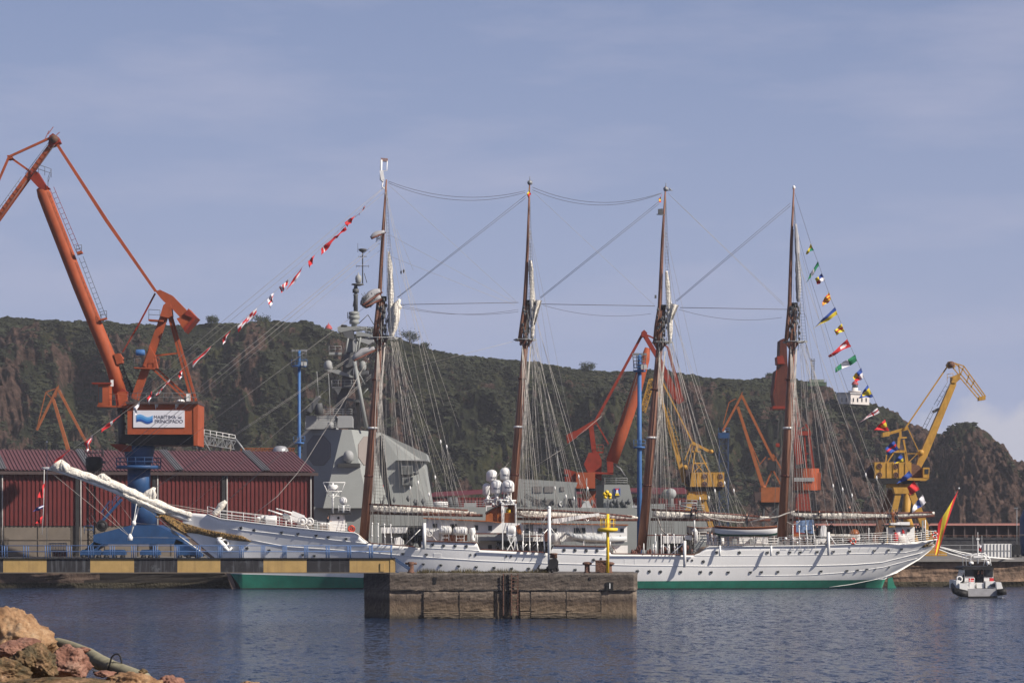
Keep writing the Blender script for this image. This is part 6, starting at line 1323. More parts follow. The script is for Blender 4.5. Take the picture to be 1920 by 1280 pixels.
t = thing('lattice_gantry', 'low ochre lattice gantry running along behind the warehouse ridge', 'gantry', (P(500, 0, 478).x, 478, QZ)); b = MB(); b.truss(P(452, 845, 478), P(553, 845, 478), .9, .9, .1, 24); b.build('bridge', M['orange_dull'], t)
for a in (455, 550): MB().tube([P(a, 849, 478), (P(a, 0, 478).x, 478, QZ)], .25, 8).build('support', M['navy_dark'], t)
o = MB().lathe((P(526, 0, 477).x, 477, QZ), [(1.35, 0), (1.35, P(0, 846, 477).z-QZ), (1.25, P(0, 841, 477).z-QZ), (.8, P(0, 836.5, 477).z-QZ), (.2, P(0, 835.5, 477).z-QZ)], 20).build('silo', mat('galvanised_silo', (.33, .34, .36), .4, metal=.3)); tag(o, 'round topped grey metal silo poking above the warehouse ridge', 'silo')
t = thing('navigation_tower', 'slim dark tower carrying a railed black drum in front of the warehouse roof', 'tower', (P(171, 0, 405).x, 405, QZ))
b = MB(); b.truss(Vector((P(171, 0, 405).x, 405, QZ)), P(171, 878, 405), .9, .9, .1, 15); b.build('column', M['dark'], t)
cc = P(176.5, 877, 405); b = MB(); b.lathe(cc, [(1.0, -.4), (1.2, .2), (1.25, 1.3), (1.0, 1.6)], 18); b.build('drum', M['dark'], t)
for k in range(9): MB().bar(cc+Vector((-1.1+k*.27, -.9, -.3)), cc+Vector((-1.1+k*.27, -.9, -.95)), .14).build('fender_pile', M['bark'], t)
MB().rail([cc+Vector((-1.2, -1, 1.6)), cc+Vector((1.2, -1, 1.6)), cc+Vector((1.2, 1, 1.6)), cc+Vector((-1.2, 1, 1.6))], 1.1, .04, .7, 2).box(cc+Vector((1.5, -.8, .8)), (.5, .4, .35)).build('railing', M['navy_dark'], t)
t = thing('lamp_pole', 'thin pole with small white lamp on top standing left of the black drum tower', 'lamp', (P(88, 0, 400).x, 400, QZ)); MB().tube([(P(88, 0, 400).x, 400, QZ), P(88, 829, 400)], .05, 6).build('pole', M['steel'], t); MB().sphere(P(88, 828, 400), .13).build('lamp', M['white'], t)
# low store building, fence, containers on the right
t = thing('store_building', 'long low dark building with a pink roof edge behind the stern and police launch', 'building', (P(1730, 0, 492).x, 492, QZ))
MB().pp([(1530, 985), (1918, 985), (1918, 1008), (1530, 1008)], 492, 12).build('wall', M['dark_wall'], t); MB().pp([(1528, 981), (1914, 980.5), (1914, 984.5), (1528, 985)], 491, 14).build('roof_edge', M['pink_roof'], t)
for k in range(19): x = 1541+k*20.5; MB().pp([(x, 985.2), (x+2.6, 985.2), (x+2.6, 1008), (x, 1008)], 491.4, .8).build('pillar', mat('pillar_brown', (.09, .07, .068)) if k == 0 else bpy.data.materials['pillar_brown'], t)
MB().pp([(1526, 1007), (1960, 1007), (1960, 1046), (1526, 1046)], 489, 1.2).build('yard_wall', mat('yard_wall_dark', (.045, .045, .05), .8, var=.3), t); MB().rail([P(1700, 1008, 488.5), P(1925, 1008, 488.5)], .4, .05, 2, 1).build('wall_rail', M['rust'], t)
o = MB().rail([P(1590, 1047, 420), P(1842, 1047, 420)], 2.0, .035, 3.6, 3).build('wire_fence', M['steel']); tag(o, 'thin wire fence along the quay behind the stern and launch', 'fence')
t = thing('container', 'white ribbed shipping container on the quay behind the police launch', 'container', (P(1870, 0, 402).x, 402, QZ))
zc = P(0, 1019, 402).z; b = MB(); x0_, x1_ = P(1844, 0, 402).x, P(1897, 0, 402).x; b.prism([(x0_, 402, QZ), (x1_, 402, QZ), (x1_, 402, zc), (x0_, 402, zc)], (0, 2.5, 0)); b.build('container_body', M['white'], t)
for k in range(9): x = x0_+k*(x1_-x0_-.12)/8; MB().box((x+.06, 401.97, (QZ+zc)/2), (.1, .1, zc-QZ-.05)).build('rib', M['navy_light'], t)
MB().box(((x0_+x1_)/2, 401.98, QZ+.95), (x1_-x0_, .08, .1)).build('rib', M['navy_light'], t)
t = thing('storage_tank', 'big blue rounded tank cut off by the right edge of the picture', 'tank', (P(1950, 0, 425).x, 425, QZ)); b = MB(); b.lathe((P(1950, 0, 425).x, 425, QZ), [(2.75, 0), (3.0, 1), (3.0, 5.5), (2.4, 7.0), (1.2, 7.6), (.1, 7.8)], 26); b.build('tank_shell', M['blue'], t); MB().lathe((P(1950, 0, 425).x, 425, QZ), [(3.06, 3), (3.06, 3.3)], 26).build('band', M['navy_light'], t)
t = thing('parked_truck', 'dark truck partly hidden between the white container and the blue tank', 'truck', (P(1905, 0, 408).x, 408, QZ)); MB().pp([(1898, 1022), (1904, 1020), (1914, 1021), (1914, 1044), (1898, 1044)], 407, 2.4).build('truck_body', M['dark'], t); MB().prism([P(1899, 1024, 406.9), P(1903, 1024, 406.9), P(1903, 1031, 406.9), P(1899, 1031, 406.9)], (0, .1, 0)).build('window', M['glass'], t)
for x in (1902, 1911): MB().lathe(P(x, 1044, 406.8), [(.42, 0), (.42, .3)], 14, axis='y').build('wheel', M['rubber'], t)
t = thing('lamp_pole', 'thin lamp pole standing before the long low building near the right edge', 'lamp', (P(1906.5, 0, 440).x, 440, QZ)); MB().tube([(P(1906.5, 0, 440).x, 440, QZ), P(1906.5, 952, 440)], .06, 6).build('pole', M['steel'], t); MB().box(P(1905, 952, 440), (.6, .3, .15)).build('lamp', M['steel'], t)
t = thing('metal_cage', 'red and grey barred cage against the concrete wall at far left', 'cage', (P(110, 0, 405).x, 405, QZ))
b = MB()
for x in range(92, 126, 3): b.tube([P(x, 1043, 405), P(x, 1018, 405)], .06, 5)
b.tube([P(92, 1018, 405), P(125, 1018, 405)], .07, 5); b.tube([P(92, 1031, 405), P(125, 1031, 405)], .07, 5); b.build('bars', M['steel'], t); MB().pp([(99, 1033), (125, 1033), (125, 1043), (99, 1043)], 405.5, 1).build('crate', M['red_crane'], t)

# ================================================================ WARSHIP
WY = 470.0
ws = thing('warship', 'grey navy frigate with tall radar mast moored behind the tall ship', 'warship', (P(950, 0, 480).x, 480, 0))
def wp(x, y, d=0): return P(x, y, WY+d)
def wslab(name, pix, depth, d=0, m='navy_grey', par=None): return MB().prism([wp(x, y, d) for x, y in pix], (0, depth, 0)).build(name, M[m], par or ws)
wh = MB().prism([wp(545, 950), wp(960, 950), wp(1180, 952), wp(1320, 958), wp(1327, 990), wp(1320, 1079), wp(560, 1079)], (0, 18, 0)).build('hull', M['navy_grey'], ws)
# forward superstructure: faceted tower, front facet in its own plane
def facet(name, q, m='navy_grey'):
    return MB().prism([P(*a) for a in q], (0, .25, 0)).build(name, M[m], fs_)
A_, B_, C_, D_ = (571, 804, 480), (641.5, 805, 472.2), (659, 805, 472.2), (713, 810, 481)
a_, b_2, c_2, d_ = (556, 952, 478), (606, 952, 468.6), (692, 952, 468.6), (749, 952, 479)
fs_ = MB()
def on_plane(px, py, A, B, C):
    n = (B-A).cross(C-A); d = Vector(((px-CX)/FP, 1, -(py-HY)/FP)); o = Vector((0, 0, CH)); return o+d*(n.dot(A-o)/n.dot(d))
V = [P(*q) for q in (A_, B_, C_, D_, a_, b_2, c_2, d_)]
V[4] = on_plane(556, 952, V[0], V[1], V[5]); V[7] = on_plane(749, 952, V[2], V[3], V[6]); back = [P(713, 810, 494), P(571, 804, 494), P(749, 952, 494), P(556, 952, 494)]
fs_.add(V+back, [(0, 1, 5, 4), (1, 2, 6, 5), (2, 3, 7, 6), (0, 9, 8, 3, 2, 1), (9, 0, 4, 11), (3, 8, 10, 7)]); fs_ = fs_.build('superstructure', M['navy_grey'], ws)
# side house running aft
MB().prism([P(715, 811, 476.5), P(799, 850, 476.5), P(802, 863, 476.5), P(795, 865, 476.5), P(797, 880, 476), P(809, 952, 474.5), P(735, 952, 474.5)], (0, 15, 0)).build('side_house', M['navy_grey'], fs_)
MB().prism([P(796, 861, 474.5), P(803, 861, 474.5), P(803, 864, 474.5), P(742, 862.5, 474.5)], (0, 2.5, 0)).build('house_ledge', M['navy_light'], fs_)
def oct_on(A, B, C, D, u0, u1, v0, v1, m, nm):
    """octagonal radar panel lying in the facet A-B (top) D-C (bottom)"""
    f = lambda u, v: on_plane(u, v, A, B, C); n = (B-A).cross(C-A).normalized()
    if n.y > 0: n = -n
    k = .28; pts = [(u0+(u1-u0)*a, v0+(v1-v0)*b) for a, b in ((k, 0), (1-k, 0), (1, k), (1, 1-k), (1-k, 1), (k, 1), (0, 1-k), (0, k))]
    b = MB().prism([f(u, v)+n*.12 for u, v in pts], -n*.3); return b.build(nm, m, fs_)
PM = M['panel_grey']
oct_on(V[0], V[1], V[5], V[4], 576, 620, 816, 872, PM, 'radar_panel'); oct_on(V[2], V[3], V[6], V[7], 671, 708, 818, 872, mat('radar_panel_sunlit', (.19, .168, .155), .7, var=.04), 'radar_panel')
# sponson with dome
MB().add([P(634, 868, 469), P(675, 868, 469), P(682, 868, 473), P(634, 868, 474), P(676, 880, 471.2), P(632, 885, 472)], [(0, 1, 2, 3), (0, 5, 4, 1), (1, 4, 2), (0, 3, 5), (3, 2, 4, 5)]).build('sponson', M['navy_light'], fs_)
MB().lathe(P(653.5, 867, 470.2), [(.35, 0), (.4, .25), (.82, .35), (.84, 1.2)]+[(.84*math.cos(a), 1.2+.84*math.sin(a)) for a in (.4, .8, 1.2)]+[(.02, 2.05)], 18).build('satellite_dome', M['navy_light'], fs_)
# bridge roof blocks and rails
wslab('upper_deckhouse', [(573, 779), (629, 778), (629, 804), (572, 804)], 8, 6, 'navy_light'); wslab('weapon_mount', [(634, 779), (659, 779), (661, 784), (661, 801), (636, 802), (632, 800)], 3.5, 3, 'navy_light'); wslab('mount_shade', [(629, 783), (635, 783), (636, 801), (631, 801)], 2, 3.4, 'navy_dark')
MB().lathe(wp(620, 803, 3), [(.55, 0), (.5, .9), (.3, 1.1)], 10).tube([wp(620, 790, 3), wp(616, 700, 3)], .05, 5).build('whip_antenna', M['navy_light'], ws)
MB().tube([wp(597, 741, 5), wp(594, 696, 5)], .05, 5).build('whip_antenna', M['navy_light'], ws)
def wrail(x0, y0, x1, y1, d, h=1.1): return MB().rail([wp(x0, y0, d), wp(x1, y1, d)], h, .035, 1.6, 3).build('guard_rail', M['navy_light'], ws)
wrail(572, 778, 660, 779, 5.5); wrail(573, 803, 630, 804, 2.6); wrail(1134, 908, 1176, 908, 4)
MB().bar(wp(580, 772, 5), wp(597, 744, 5), .8, .8).tube([wp(577, 778, 5), wp(583, 765, 5), wp(600, 742, 5)], .3, 8).build('tracking_radar', M['navy_dark'], ws); MB().lathe(wp(598, 777, 5), [(.7, 0), (.6, 1.6), (.5, 1.9)], 12).build('radar_base', M['navy_dark'], ws)
# lattice and plate mast
wm = wslab('mast', [(637, 726), (655, 726), (642, 776), (625, 776)], 3.4, 6, 'navy_dark'); wslab('mast_trunk', [(645, 660), (664, 660), (660, 727), (640, 727)], 3, 6, 'navy_dark', wm); wslab('mast_trunk', [(653, 633), (665, 633), (666, 662), (647, 662)], 2.6, 6, 'navy_grey', wm); wslab('mast_trunk', [(661, 630), (667, 632), (670, 658), (662, 660)], 1.6, 5.3, 'navy_light', wm)
for a, b_, r in (((664, 676), (687, 801), .34), ((670, 640), (664, 676), .12), ((647, 664), (653, 634), .15), ((676, 632), (670, 664), .16), ((668, 690), (684, 720), .1), ((690, 728), (678, 742), .08)): MB().tube([wp(*a, 4), wp(*b_, 4)], r, 8).build('mast_strut', M['navy_grey'], wm)
MB().bar(wp(667, 700, 8), wp(674, 800, 8), .55, .7).build('mast_strut', M['dark'], wm)
for pix, m_ in (([(633, 613), (640, 610), (660, 612), (687, 612), (687, 615), (679, 618), (655, 620), (640, 623), (633, 621)], 'navy_grey'), ([(640, 608), (650, 609), (651, 613), (639, 613)], 'navy_dark'), ([(642, 622), (662, 618), (664, 636), (652, 634), (645, 628)], 'navy_dark'), ([(668, 620), (697, 627), (697, 631), (668, 630)], 'navy_grey'), ([(669, 634), (700, 636), (700, 641), (692, 646), (674, 640)], 'navy_light'), ([(617, 660), (640, 660), (640, 665), (617, 665)], 'navy_grey'), ([(646, 662), (668, 660), (668, 683), (650, 690), (645, 684)], 'navy_dark'), ([(608, 693), (635, 693), (664, 706), (660, 708), (630, 700)], 'navy_grey'), ([(622, 724.5), (671, 724.5), (671, 727.5), (622, 727.5)], 'navy_dark'), ([(626, 728), (640, 728), (634, 740)], 'navy_dark'), ([(649, 745), (674, 750), (674, 754), (650, 750)], 'navy_dark'), ([(666, 705), (690, 700), (690, 694), (668, 698)], 'navy_dark')):
    wslab('mast_platform', pix, 2.8, 5, m_, wm)
MB().rail([wp(617, 660, 5), wp(640, 660, 5)], 1.0, .035, 1.0, 2).rail([wp(622, 724, 5), wp(671, 724, 5)], 1.0, .035, 1.0, 2).rail([wp(668, 620, 5), wp(697, 627, 5)], .9, .035, 1.0, 2).build('platform_rail', M['navy_light'], wm)
for x, y, r in ((616, 684, 8.5), (680, 685, 7)): MB().lathe(wp(x, y+8, 5.5), [(.3, -.3), (.75*r/8.5, .2), (.75*r/8.5, .7), (.66*r/8.5, 1.1), (.4*r/8.5, 1.4), (.02, 1.5)], 16).build('satellite_dome', M['navy_light'] if x < 650 else M['navy_grey'], wm)
zz = lambda y: 0
def wl(x, prof, m='navy_grey', n=12, d=6): 
    y0 = prof[0][1]; c = wp(x, y0, d); MB().lathe(c, [(r*.0893, (y0-y)*.0893) for r, y in prof], n).build('mast_equipment', M[m], wm)
wl(664, [(6, 616), (5, 608), (9, 607), (9, 600), (7, 599), (10.5, 598), (10.5, 592), (8, 591), (10, 590), (10, 585), (6, 584)]); wl(667, [(4, 584), (4, 555), (5, 552), (3, 551), (3, 549), (6, 549), (6, 542), (4, 541), (3, 536)], 'navy_dark'); wl(670.5, [(5, 536), (12, 534), (11, 532), (3, 531)], 'navy_dark'); wl(672, [(3, 531), (5.5, 529), (6, 522), (5, 517), (1.5, 515), (1, 511)], 'navy_light', 16); wl(680, [(1.1, 533), (1.0, 474), (6, 471), (8, 468), (8, 467), (3, 466)], 'navy_dark')
MB().tube([wp(671, 473, 6), wp(671, 456, 6)], .04, 5).tube([wp(672, 481, 6), wp(688, 481, 6)], .06, 5).tube([wp(668, 499, 6), wp(692, 499, 6)], .06, 5).tube([wp(683, 512, 6), wp(688, 530, 6)], .06, 5).tube([wp(668, 496, 6), wp(668, 502, 6)], .03, 4).tube([wp(691, 496, 6), wp(691, 502, 6)], .03, 4).build('antenna_yard', M['navy_dark'], wm)
for a, b_ in (((672, 607), (690, 590)), ((690, 590), (702, 610)), ((690, 620), (703, 611)), ((652, 585), (652, 597)), ((662, 575), (664, 560))): MB().tube([wp(*a, 6), wp(*b_, 6)], .07, 5).build('mast_strut', M['navy_dark'], wm)
# details on the side house
for x0, y0, x1, y1 in ((752, 872, 774, 890), (754, 894, 774, 910)):
    g_ = MB().prism([P(x0, y0, 474.2), P(x1, y0, 474.2), P(x1, y1, 474.2), P(x0, y1, 474.2)], (0, 3, 0)).build('air_intake', M['navy_dark'], fs_)
    b = MB()
    for q in range(9): x = x0+1+q*(x1-x0-2)/8; b.bar(P(x, y0+1, 474.1), P(x, y1-1, 474.1), .09, .08)
    b.build('louvre', M['navy_grey'], g_)
MB().tube([P(775, 889, 473.4), P(785, 885, 473.4)], .25, 8).build('floodlight', M['navy_dark'], fs_)
b = MB(); b.ladder(P(710, 935, 474), P(707, 830, 477.5), .5, .05, .5); b.build('ladder', M['navy_dark'], fs_)
em = MB(); 
for k_, r in enumerate((.5, .36, .24)): em.torus(P(713, 912, 475.6), r, .07, k_, 16)
em.build('unit_emblem', [M['flag_red'], M['flag_blue'], M['flag_yellow']], fs_)
R = random.Random(15); pit = []
for k in range(34):
    x = R.choice((R.uniform(698, 742), R.uniform(765, 800), R.uniform(975, 1110), R.uniform(1140, 1180))); y = R.uniform(926, 950) if x < 745 else R.uniform(934, 952)
    MB().lathe(P(x, y, 472.6), [(.1, -.5), (R.uniform(.2, .45), 0), (.12, .5)], 7).build('deck_gear', M['navy_dark'], ws)
for x in (846, 856): MB().tube([wp(x+1, 951, 2), wp(x-3, 932, 2)], .42, 10).build('launcher_tube', M['navy_dark'], ws)
MB().lathe(wp(826, 946, 1), [(.5, -1.2), (.6, 0), (.5, 1.2)], 10, axis='x').build('rolled_net', M['white'], ws); wslab('raft_rack', [(870, 942), (893, 942), (893, 950), (870, 950)], 1.5, 1, 'navy_light'); wrail(800, 951, 965, 951, .3)
# after deckhouses
h_ = wslab('after_deckhouse', [(958, 897), (973, 897), (1083, 904), (1080, 914), (1084, 955), (958, 955)], 9, 3, 'navy_grey')
for x0, y0, x1, y1 in ((1000, 911, 1016, 922.5), (1021, 911, 1038, 922.5), (1051, 912, 1058.5, 920), (1000, 935, 1016, 946), (1022, 935, 1038, 946)): wslab('shutter', [(x0, y0), (x1, y0), (x1, y1), (x0, y1)], .2, 2.85, 'panel_grey', h_)
wslab('doorway', [(1066, 934), (1075, 934), (1075, 952), (1066, 952)], .2, 2.85, 'dark', h_); wslab('open_door', [(1056, 935), (1060, 933), (1062, 952), (1056, 951)], .3, 2.3, 'navy_dark', h_); MB().torus(wp(1053, 944, 2.5), .35, .1, 0, 14).build('lifebuoy', M['white'], h_)
h_ = wslab('gun_house', [(1133, 908), (1180, 908), (1190, 956), (1131, 956)], 6, 3, 'navy_grey'); MB().prism([P(1119, 909, 477), P(1133, 908, 472.9), P(1131, 956, 472.9), P(1119, 956, 477)], (0, 4, 0)).build('house_front', M['navy_dark'], h_)
eb = wslab('crest_panel', [(1151, 915), (1163, 915), (1163, 929), (1151, 929)], .1, 2.85, 'flag_blue', h_); wslab('crest_red', [(1153.5, 915.5), (1161, 915.5), (1160, 918), (1154.5, 918)], .08, 2.74, 'flag_red', eb); wslab('crest_figure', [(1156, 917.5), (1158.5, 917.5), (1160, 925), (1154.5, 925)], .08, 2.7, 'white', eb); wslab('crest_base', [(1154.8, 924), (1160, 924), (1162, 928.5), (1153, 928.5)], .08, 2.66, 'flag_yellow', eb)
MB().add([wp(1088, 955, 1), wp(1112, 955, 1), wp(1104, 938, 2.5), wp(1096, 938, 2.5), wp(1088, 955, 4), wp(1112, 955, 4)], [(0, 1, 2, 3), (4, 3, 2, 5), (0, 3, 4), (1, 5, 2)]).tube([wp(1100, 939, 2), wp(1100, 896, 2)], .07, 6).build('antenna_base', M['navy_light'], ws)
MB().tube([wp(1044, 844, 4), wp(1049, 902, 4)], .06, 6).build('whip_antenna', M['navy_light'], ws); MB().lathe(wp(1060, 893, 4), [(.5, 0), (.5, .4)], 10).build('lantern', M['dark'], ws)
MB().sphere(wp(1258, 925, 3), .9, 0, 20).lathe(wp(1258, 950, 3), [(.5, 0), (.45, 1.5), (.6, 1.7)], 12).build('satellite_dome', M['navy_light'], ws); MB().sphere(wp(1250, 926, 5), .85, 0, 18).build('satellite_dome', mat('dome_green_grey', (.26, .28, .24), .6), ws)
MB().bar(wp(1275, 946, -1), wp(1275, 938, -1), .25).tube([wp(1275, 943, -1), wp(1306, 943, -1), wp(1306, 949, -1)], .1, 6).tube([wp(1275, 947, -1), wp(1304, 954, -1)], .12, 6).rail([wp(1276, 950, 0), wp(1308, 951, 0)], 1.2, .04, 1, 3).build('boat_davit', M['navy_light'], ws)
wslab('deck_shelter', [(1215, 944), (1247, 944), (1247, 957), (1215, 957)], 3, 2, 'navy_grey'); wrail(1190, 956, 1320, 959, .3)
for x0, x1 in ((1186, 1206),): wslab('rolled_net', [(x0, 947), (x1, 947), (x1, 951), (x0, 951)], .8, .4, 'white')
# ================================================================ MOORING BLOCK, WALKWAY, ROCKS
def block_mat():
    m = bpy.data.materials.new('weathered_block_concrete'); m.use_nodes = True; t = m.node_tree; N = t.nodes; L = t.links
    b = N['Principled BSDF']; b.inputs['Roughness'].default_value = .92
    g = N.new('ShaderNodeNewGeometry'); sep = N.new('ShaderNodeSeparateXYZ'); L.new(g.outputs['Position'], sep.inputs[0])
    def noise(s, sc=(1, 1, 1), d=8):
        mp = N.new('ShaderNodeMapping'); mp.inputs['Scale'].default_value = sc; L.new(g.outputs['Position'], mp.inputs[0]); n = N.new('ShaderNodeTexNoise'); n.inputs['Scale'].default_value = s; n.inputs['Detail'].default_value = d; n.inputs['Roughness'].default_value = .68; L.new(mp.outputs[0], n.inputs['Vector']); return n
    def ramp(src, st):
        r = N.new('ShaderNodeValToRGB'); e = r.color_ramp.elements
        while len(e) < len(st): e.new(.5)
        for q, (p_, c) in zip(e, st): q.position = p_; q.color = (*c, 1)
        L.new(src, r.inputs[0]); return r
    n1 = noise(2.2); n2 = noise(1.0, (3.2, 3.2, .22)); n3 = noise(.8, (1, 1, 1), 4)
    base = ramp(n1.outputs[0], [(.3, (.10, .088, .077)), (.5, (.152, .134, .118)), (.7, (.22, .198, .176))])
    # tide-stain height profile with noisy edges (weed and wet stain on the block itself)
    zn = N.new('ShaderNodeMath'); zn.operation = 'MULTIPLY_ADD'; zn.inputs[1].default_value = .5; L.new(n3.outputs[0], zn.inputs[0]); L.new(sep.outputs[2], zn.inputs[2])
    mr = N.new('ShaderNodeMapRange'); mr.inputs[1].default_value = .1; mr.inputs[2].default_value = 4.1; L.new(zn.outputs[0], mr.inputs[0])
    st = ramp(mr.outputs[0], [(0.0, (.14, .12, .08)), (.07, (.5, .45, .36)), (.16, (.95, .8, .6)), (.30, (.85, .68, .5)), (.42, (.42, .33, .27)), (.55, (1.1, .98, .85)), (.66, (.9, .82, .74)), (.78, (.62, .55, .5)), (.9, (.5, .46, .43)), (1.0, (.7, .68, .66))])
    mx = N.new('ShaderNodeMix'); mx.data_type = 'RGBA'; mx.blend_type = 'MULTIPLY'; mx.inputs[0].default_value = 1; L.new(base.outputs[0], mx.inputs[6]); L.new(st.outputs[0], mx.inputs[7])
    sk = ramp(n2.outputs[0], [(.36, (.6, .55, .5)), (.52, (1, 1, 1)), (.7, (1.15, 1.1, 1.05))]); m2 = N.new('ShaderNodeMix'); m2.data_type = 'RGBA'; m2.blend_type = 'MULTIPLY'; m2.inputs[0].default_value = .3; L.new(mx.outputs[2], m2.inputs[6]); L.new(sk.outputs[0], m2.inputs[7]); L.new(m2.outputs[2], b.inputs['Base Color'])
    n4 = noise(3.5); bp = N.new('ShaderNodeBump'); bp.inputs['Strength'].default_value = .9; bp.inputs['Distance'].default_value = .12; L.new(n4.outputs[0], bp.inputs['Height']); L.new(bp.outputs[0], b.inputs['Normal'])
    return m
BM_ = block_mat(); BY = 242.0; bt_ = P(0, 1073.5, BY).z
blk = thing('mooring_block', 'weathered concrete mooring block standing alone in the water, marked with a 1', 'mooring block', (P(960, 0, BY).x, BY+5, 0))
x0, x1, xl = P(731, 0, BY).x, P(1195.5, 0, BY).x, P(682, 0, BY+5).x; ZL = P(0, 1106, BY).z
def jag(xa, xb, z, n, seed, y=BY):
    R = random.Random(seed); return [(xa+(xb-xa)*i/n, y+R.uniform(-.03, .03), z+R.uniform(-.07, .05)) for i in range(n+1)]
b = MB()
# upper cap course
outline = [(x0, BY), (x1-.35, BY), (x1, BY+.35), (x1, BY+9), (xl, BY+9), (xl, BY+5)]
def ring_solid(b, ol, z0, z1, seed, n=14):
    R = random.Random(seed); pts = []
    for i, (a, c_) in enumerate(ol):
        d = ol[(i+1) % len(ol)]; k = max(1, int(math.hypot(d[0]-a, d[1]-c_)/.45))
        for q in range(k): pts.append((a+(d[0]-a)*q/k, c_+(d[1]-c_)*q/k))
    m_ = len(pts); rows = 9; vs = []
    for r_ in range(rows+1):
        z = z0+(z1-z0)*r_/rows
        for (x, y) in pts:
            e = .05 if 0 < r_ < rows else .1; vs.append((x+R.uniform(-e, e)*.5, y+R.uniform(-e, e)*.7+(.08 if r_ == rows else 0), z+(R.uniform(-.06, .02) if r_ in (0, rows) else 0)))
    fs = [(r_*m_+j, r_*m_+(j+1) % m_, (r_+1)*m_+(j+1) % m_, (r_+1)*m_+j) for r_ in range(rows) for j in range(m_)]+[tuple(rows*m_+j for j in range(m_)), tuple(range(m_))[::-1]]
    b.add(vs, fs)
ring_solid(b, outline, ZL, bt_, 5); b.build('cap_course', BM_, blk)
b = MB(); ring_solid(b, [(x0-.02, BY+.12), (x1-.4, BY+.12), (x1-.05, BY+.5), (x1-.05, BY+8.8), (xl+.05, BY+8.8), (xl+.05, BY+5.1)], -1.2, ZL-.02, 6); b.build('lower_course', BM_, blk)
pj = [794, 861, 926, 995, 1062, 1127]
for a, c_ in zip(pj, pj[1:]):
    if a == 926: a = 974
    xa, xb = P(a, 0, BY).x+.03, P(c_, 0, BY).x-.03; ol = [(xa, BY-.02), (xb, BY-.02), (xb, BY+.5), (xa, BY+.5)]; b = MB(); ring_solid(b, ol, P(0, 1144, BY).z, ZL-.06, a); b.build('facing_panel', BM_, blk)
for a, c_ in ((794, 861), (861, 926), (975, 995), (995, 1062), (1062, 1127)):
    xa, xb = P(a, 0, BY).x+.04, P(c_, 0, BY).x-.04; b = MB(); ring_solid(b, [(xa, BY-.14), (xb, BY-.14), (xb, BY+.5), (xa, BY+.5)], P(0, 1158, BY).z, P(0, 1145.5, BY).z, a+3); b.build('foot_ledge', BM_, blk)
for a in (861, 928, 995, 1062, 1127): MB().box(P(a, 1131, BY+.02)+Vector((0, 0.02, 0)), (.045, .16, 2.2)).build('joint', M['dark'], blk)
MB().prism([(x0-.2, BY-.03, ZL-.02)]+[q for q in jag(P(770, 0, BY).x, x1-.3, ZL+.03, 40, 8, BY-.03)]+[(x1-.3, BY-.03, ZL-.04)], (0, .1, 0)).build('joint', M['dark'], blk)
for (a, c_, d, e) in ((813, 1081, 819, 1094), (1105, 1081, 1109, 1087)): MB().pp([(a, c_), (d, c_+1), (d-1, e), (a, e)], BY-.06, .2).build('recess', M['dark'], blk)
b = MB(); 
for px_ in (944, 959, 971): b.bar(P(px_, 1075, BY-.22), P(px_, 1153, BY-.22), .09, .08)
for k in range(11): y = 1080+k*6.7; b.bar(P(959, y, BY-.22), P(971, y, BY-.22), .06, .06)
b.build('ladder', M['rust'], blk)
for xa, xb in ((944.5, 946.5), (952, 954)): MB().pp([(xa, 1076), (xb, 1077), (xb+1, 1110), (xb, 1153), (xa, 1153), (xa-1, 1100)], BY-.1, .2).build('rubber_fender', M['rubber'], blk)
pl = MB().pp([(1137, 1090.6), (1150, 1090.6), (1150, 1106.6), (1137, 1106.6)], BY-.12, .08).build('number_plate', M['rubber'], blk); letters('1', .68, M['white'], P(1143.5, 1098.5, BY-.14), pl, 'lettering', depth=.012, sx=1.1)
def bollard(px, w, top, label, Y, horn=True, m='rust'):
    k = Y/FP; c = P(px, 1073, Y); c.z = bt_-.03; h = (1073-top)*k; r = w*k/2
    t = thing('bollard', label, 'bollard', c, 'rusty bollards on the mooring block')
    MB().lathe(c, [(r*1.3, 0), (r*1.25, .08), (r, .12), (r*.95, h*.75), (r*1.05, h*.8), (r*1.05, h)], 18).build('post', M[m], t)
    if horn: MB().lathe(c+Vector((0, 0, h*.72)), [(r*1.1, 0), (r*1.75, h*.1), (r*1.8, h*.2), (r*1.3, h*.3), (.1, h*.33)], 18).build('cap', M[m], t)
    else: MB().tube([c+Vector((-r*2, 0, h*.85)), c+Vector((r*2, 0, h*.85))], r*.42, 8).build('horn', M[m], t)
    return t
bollard(770.5, 11, 1052, 'rusty bollard with two horns at the walkway end of the mooring block', BY+1.5, False)
bollard(1101, 10, 1053, 'rusty mushroom headed bollard left of the brown box on the mooring block', BY+2)
bollard(1141.5, 12, 1053, 'rusty bollard at the foot of the yellow marker post', BY+1.6)
k = BY/FP
t = thing('steel_box', 'rusty brown steel box between two bollards on the mooring block', 'box', P(1127, 1072, BY+3)); c = P(1127, 1073, BY+3); c.z = bt_; MB().box(c+Vector((0, 0, .48)), (.95, .9, .96)).build('box_body', M['rust'], t); MB().box(c+Vector((0, 0, 1.0)), (1.05, 1.0, .1)).build('lid', M['rust'], t)
t = thing('mooring_hook', 'black quick release mooring hook with curved horn on the block', 'mooring hook', Vector((P(1035, 0, BY+2).x, BY+2, bt_)))
q = lambda x, y, d=0: P(x, y, BY+2+d)
MB().pp([(1028, 1071), (1046, 1071), (1047, 1052), (1043, 1045), (1030, 1048), (1028, 1056)], BY+1.6, 1.2).build('hook_body', M['dark'], t); MB().lathe(q(1038, 1046), [(.32, 0), (.3, .3), (.36, .32), (.36, .42), (.2, .45)], 12).build('capstan_head', M['rust'], t)
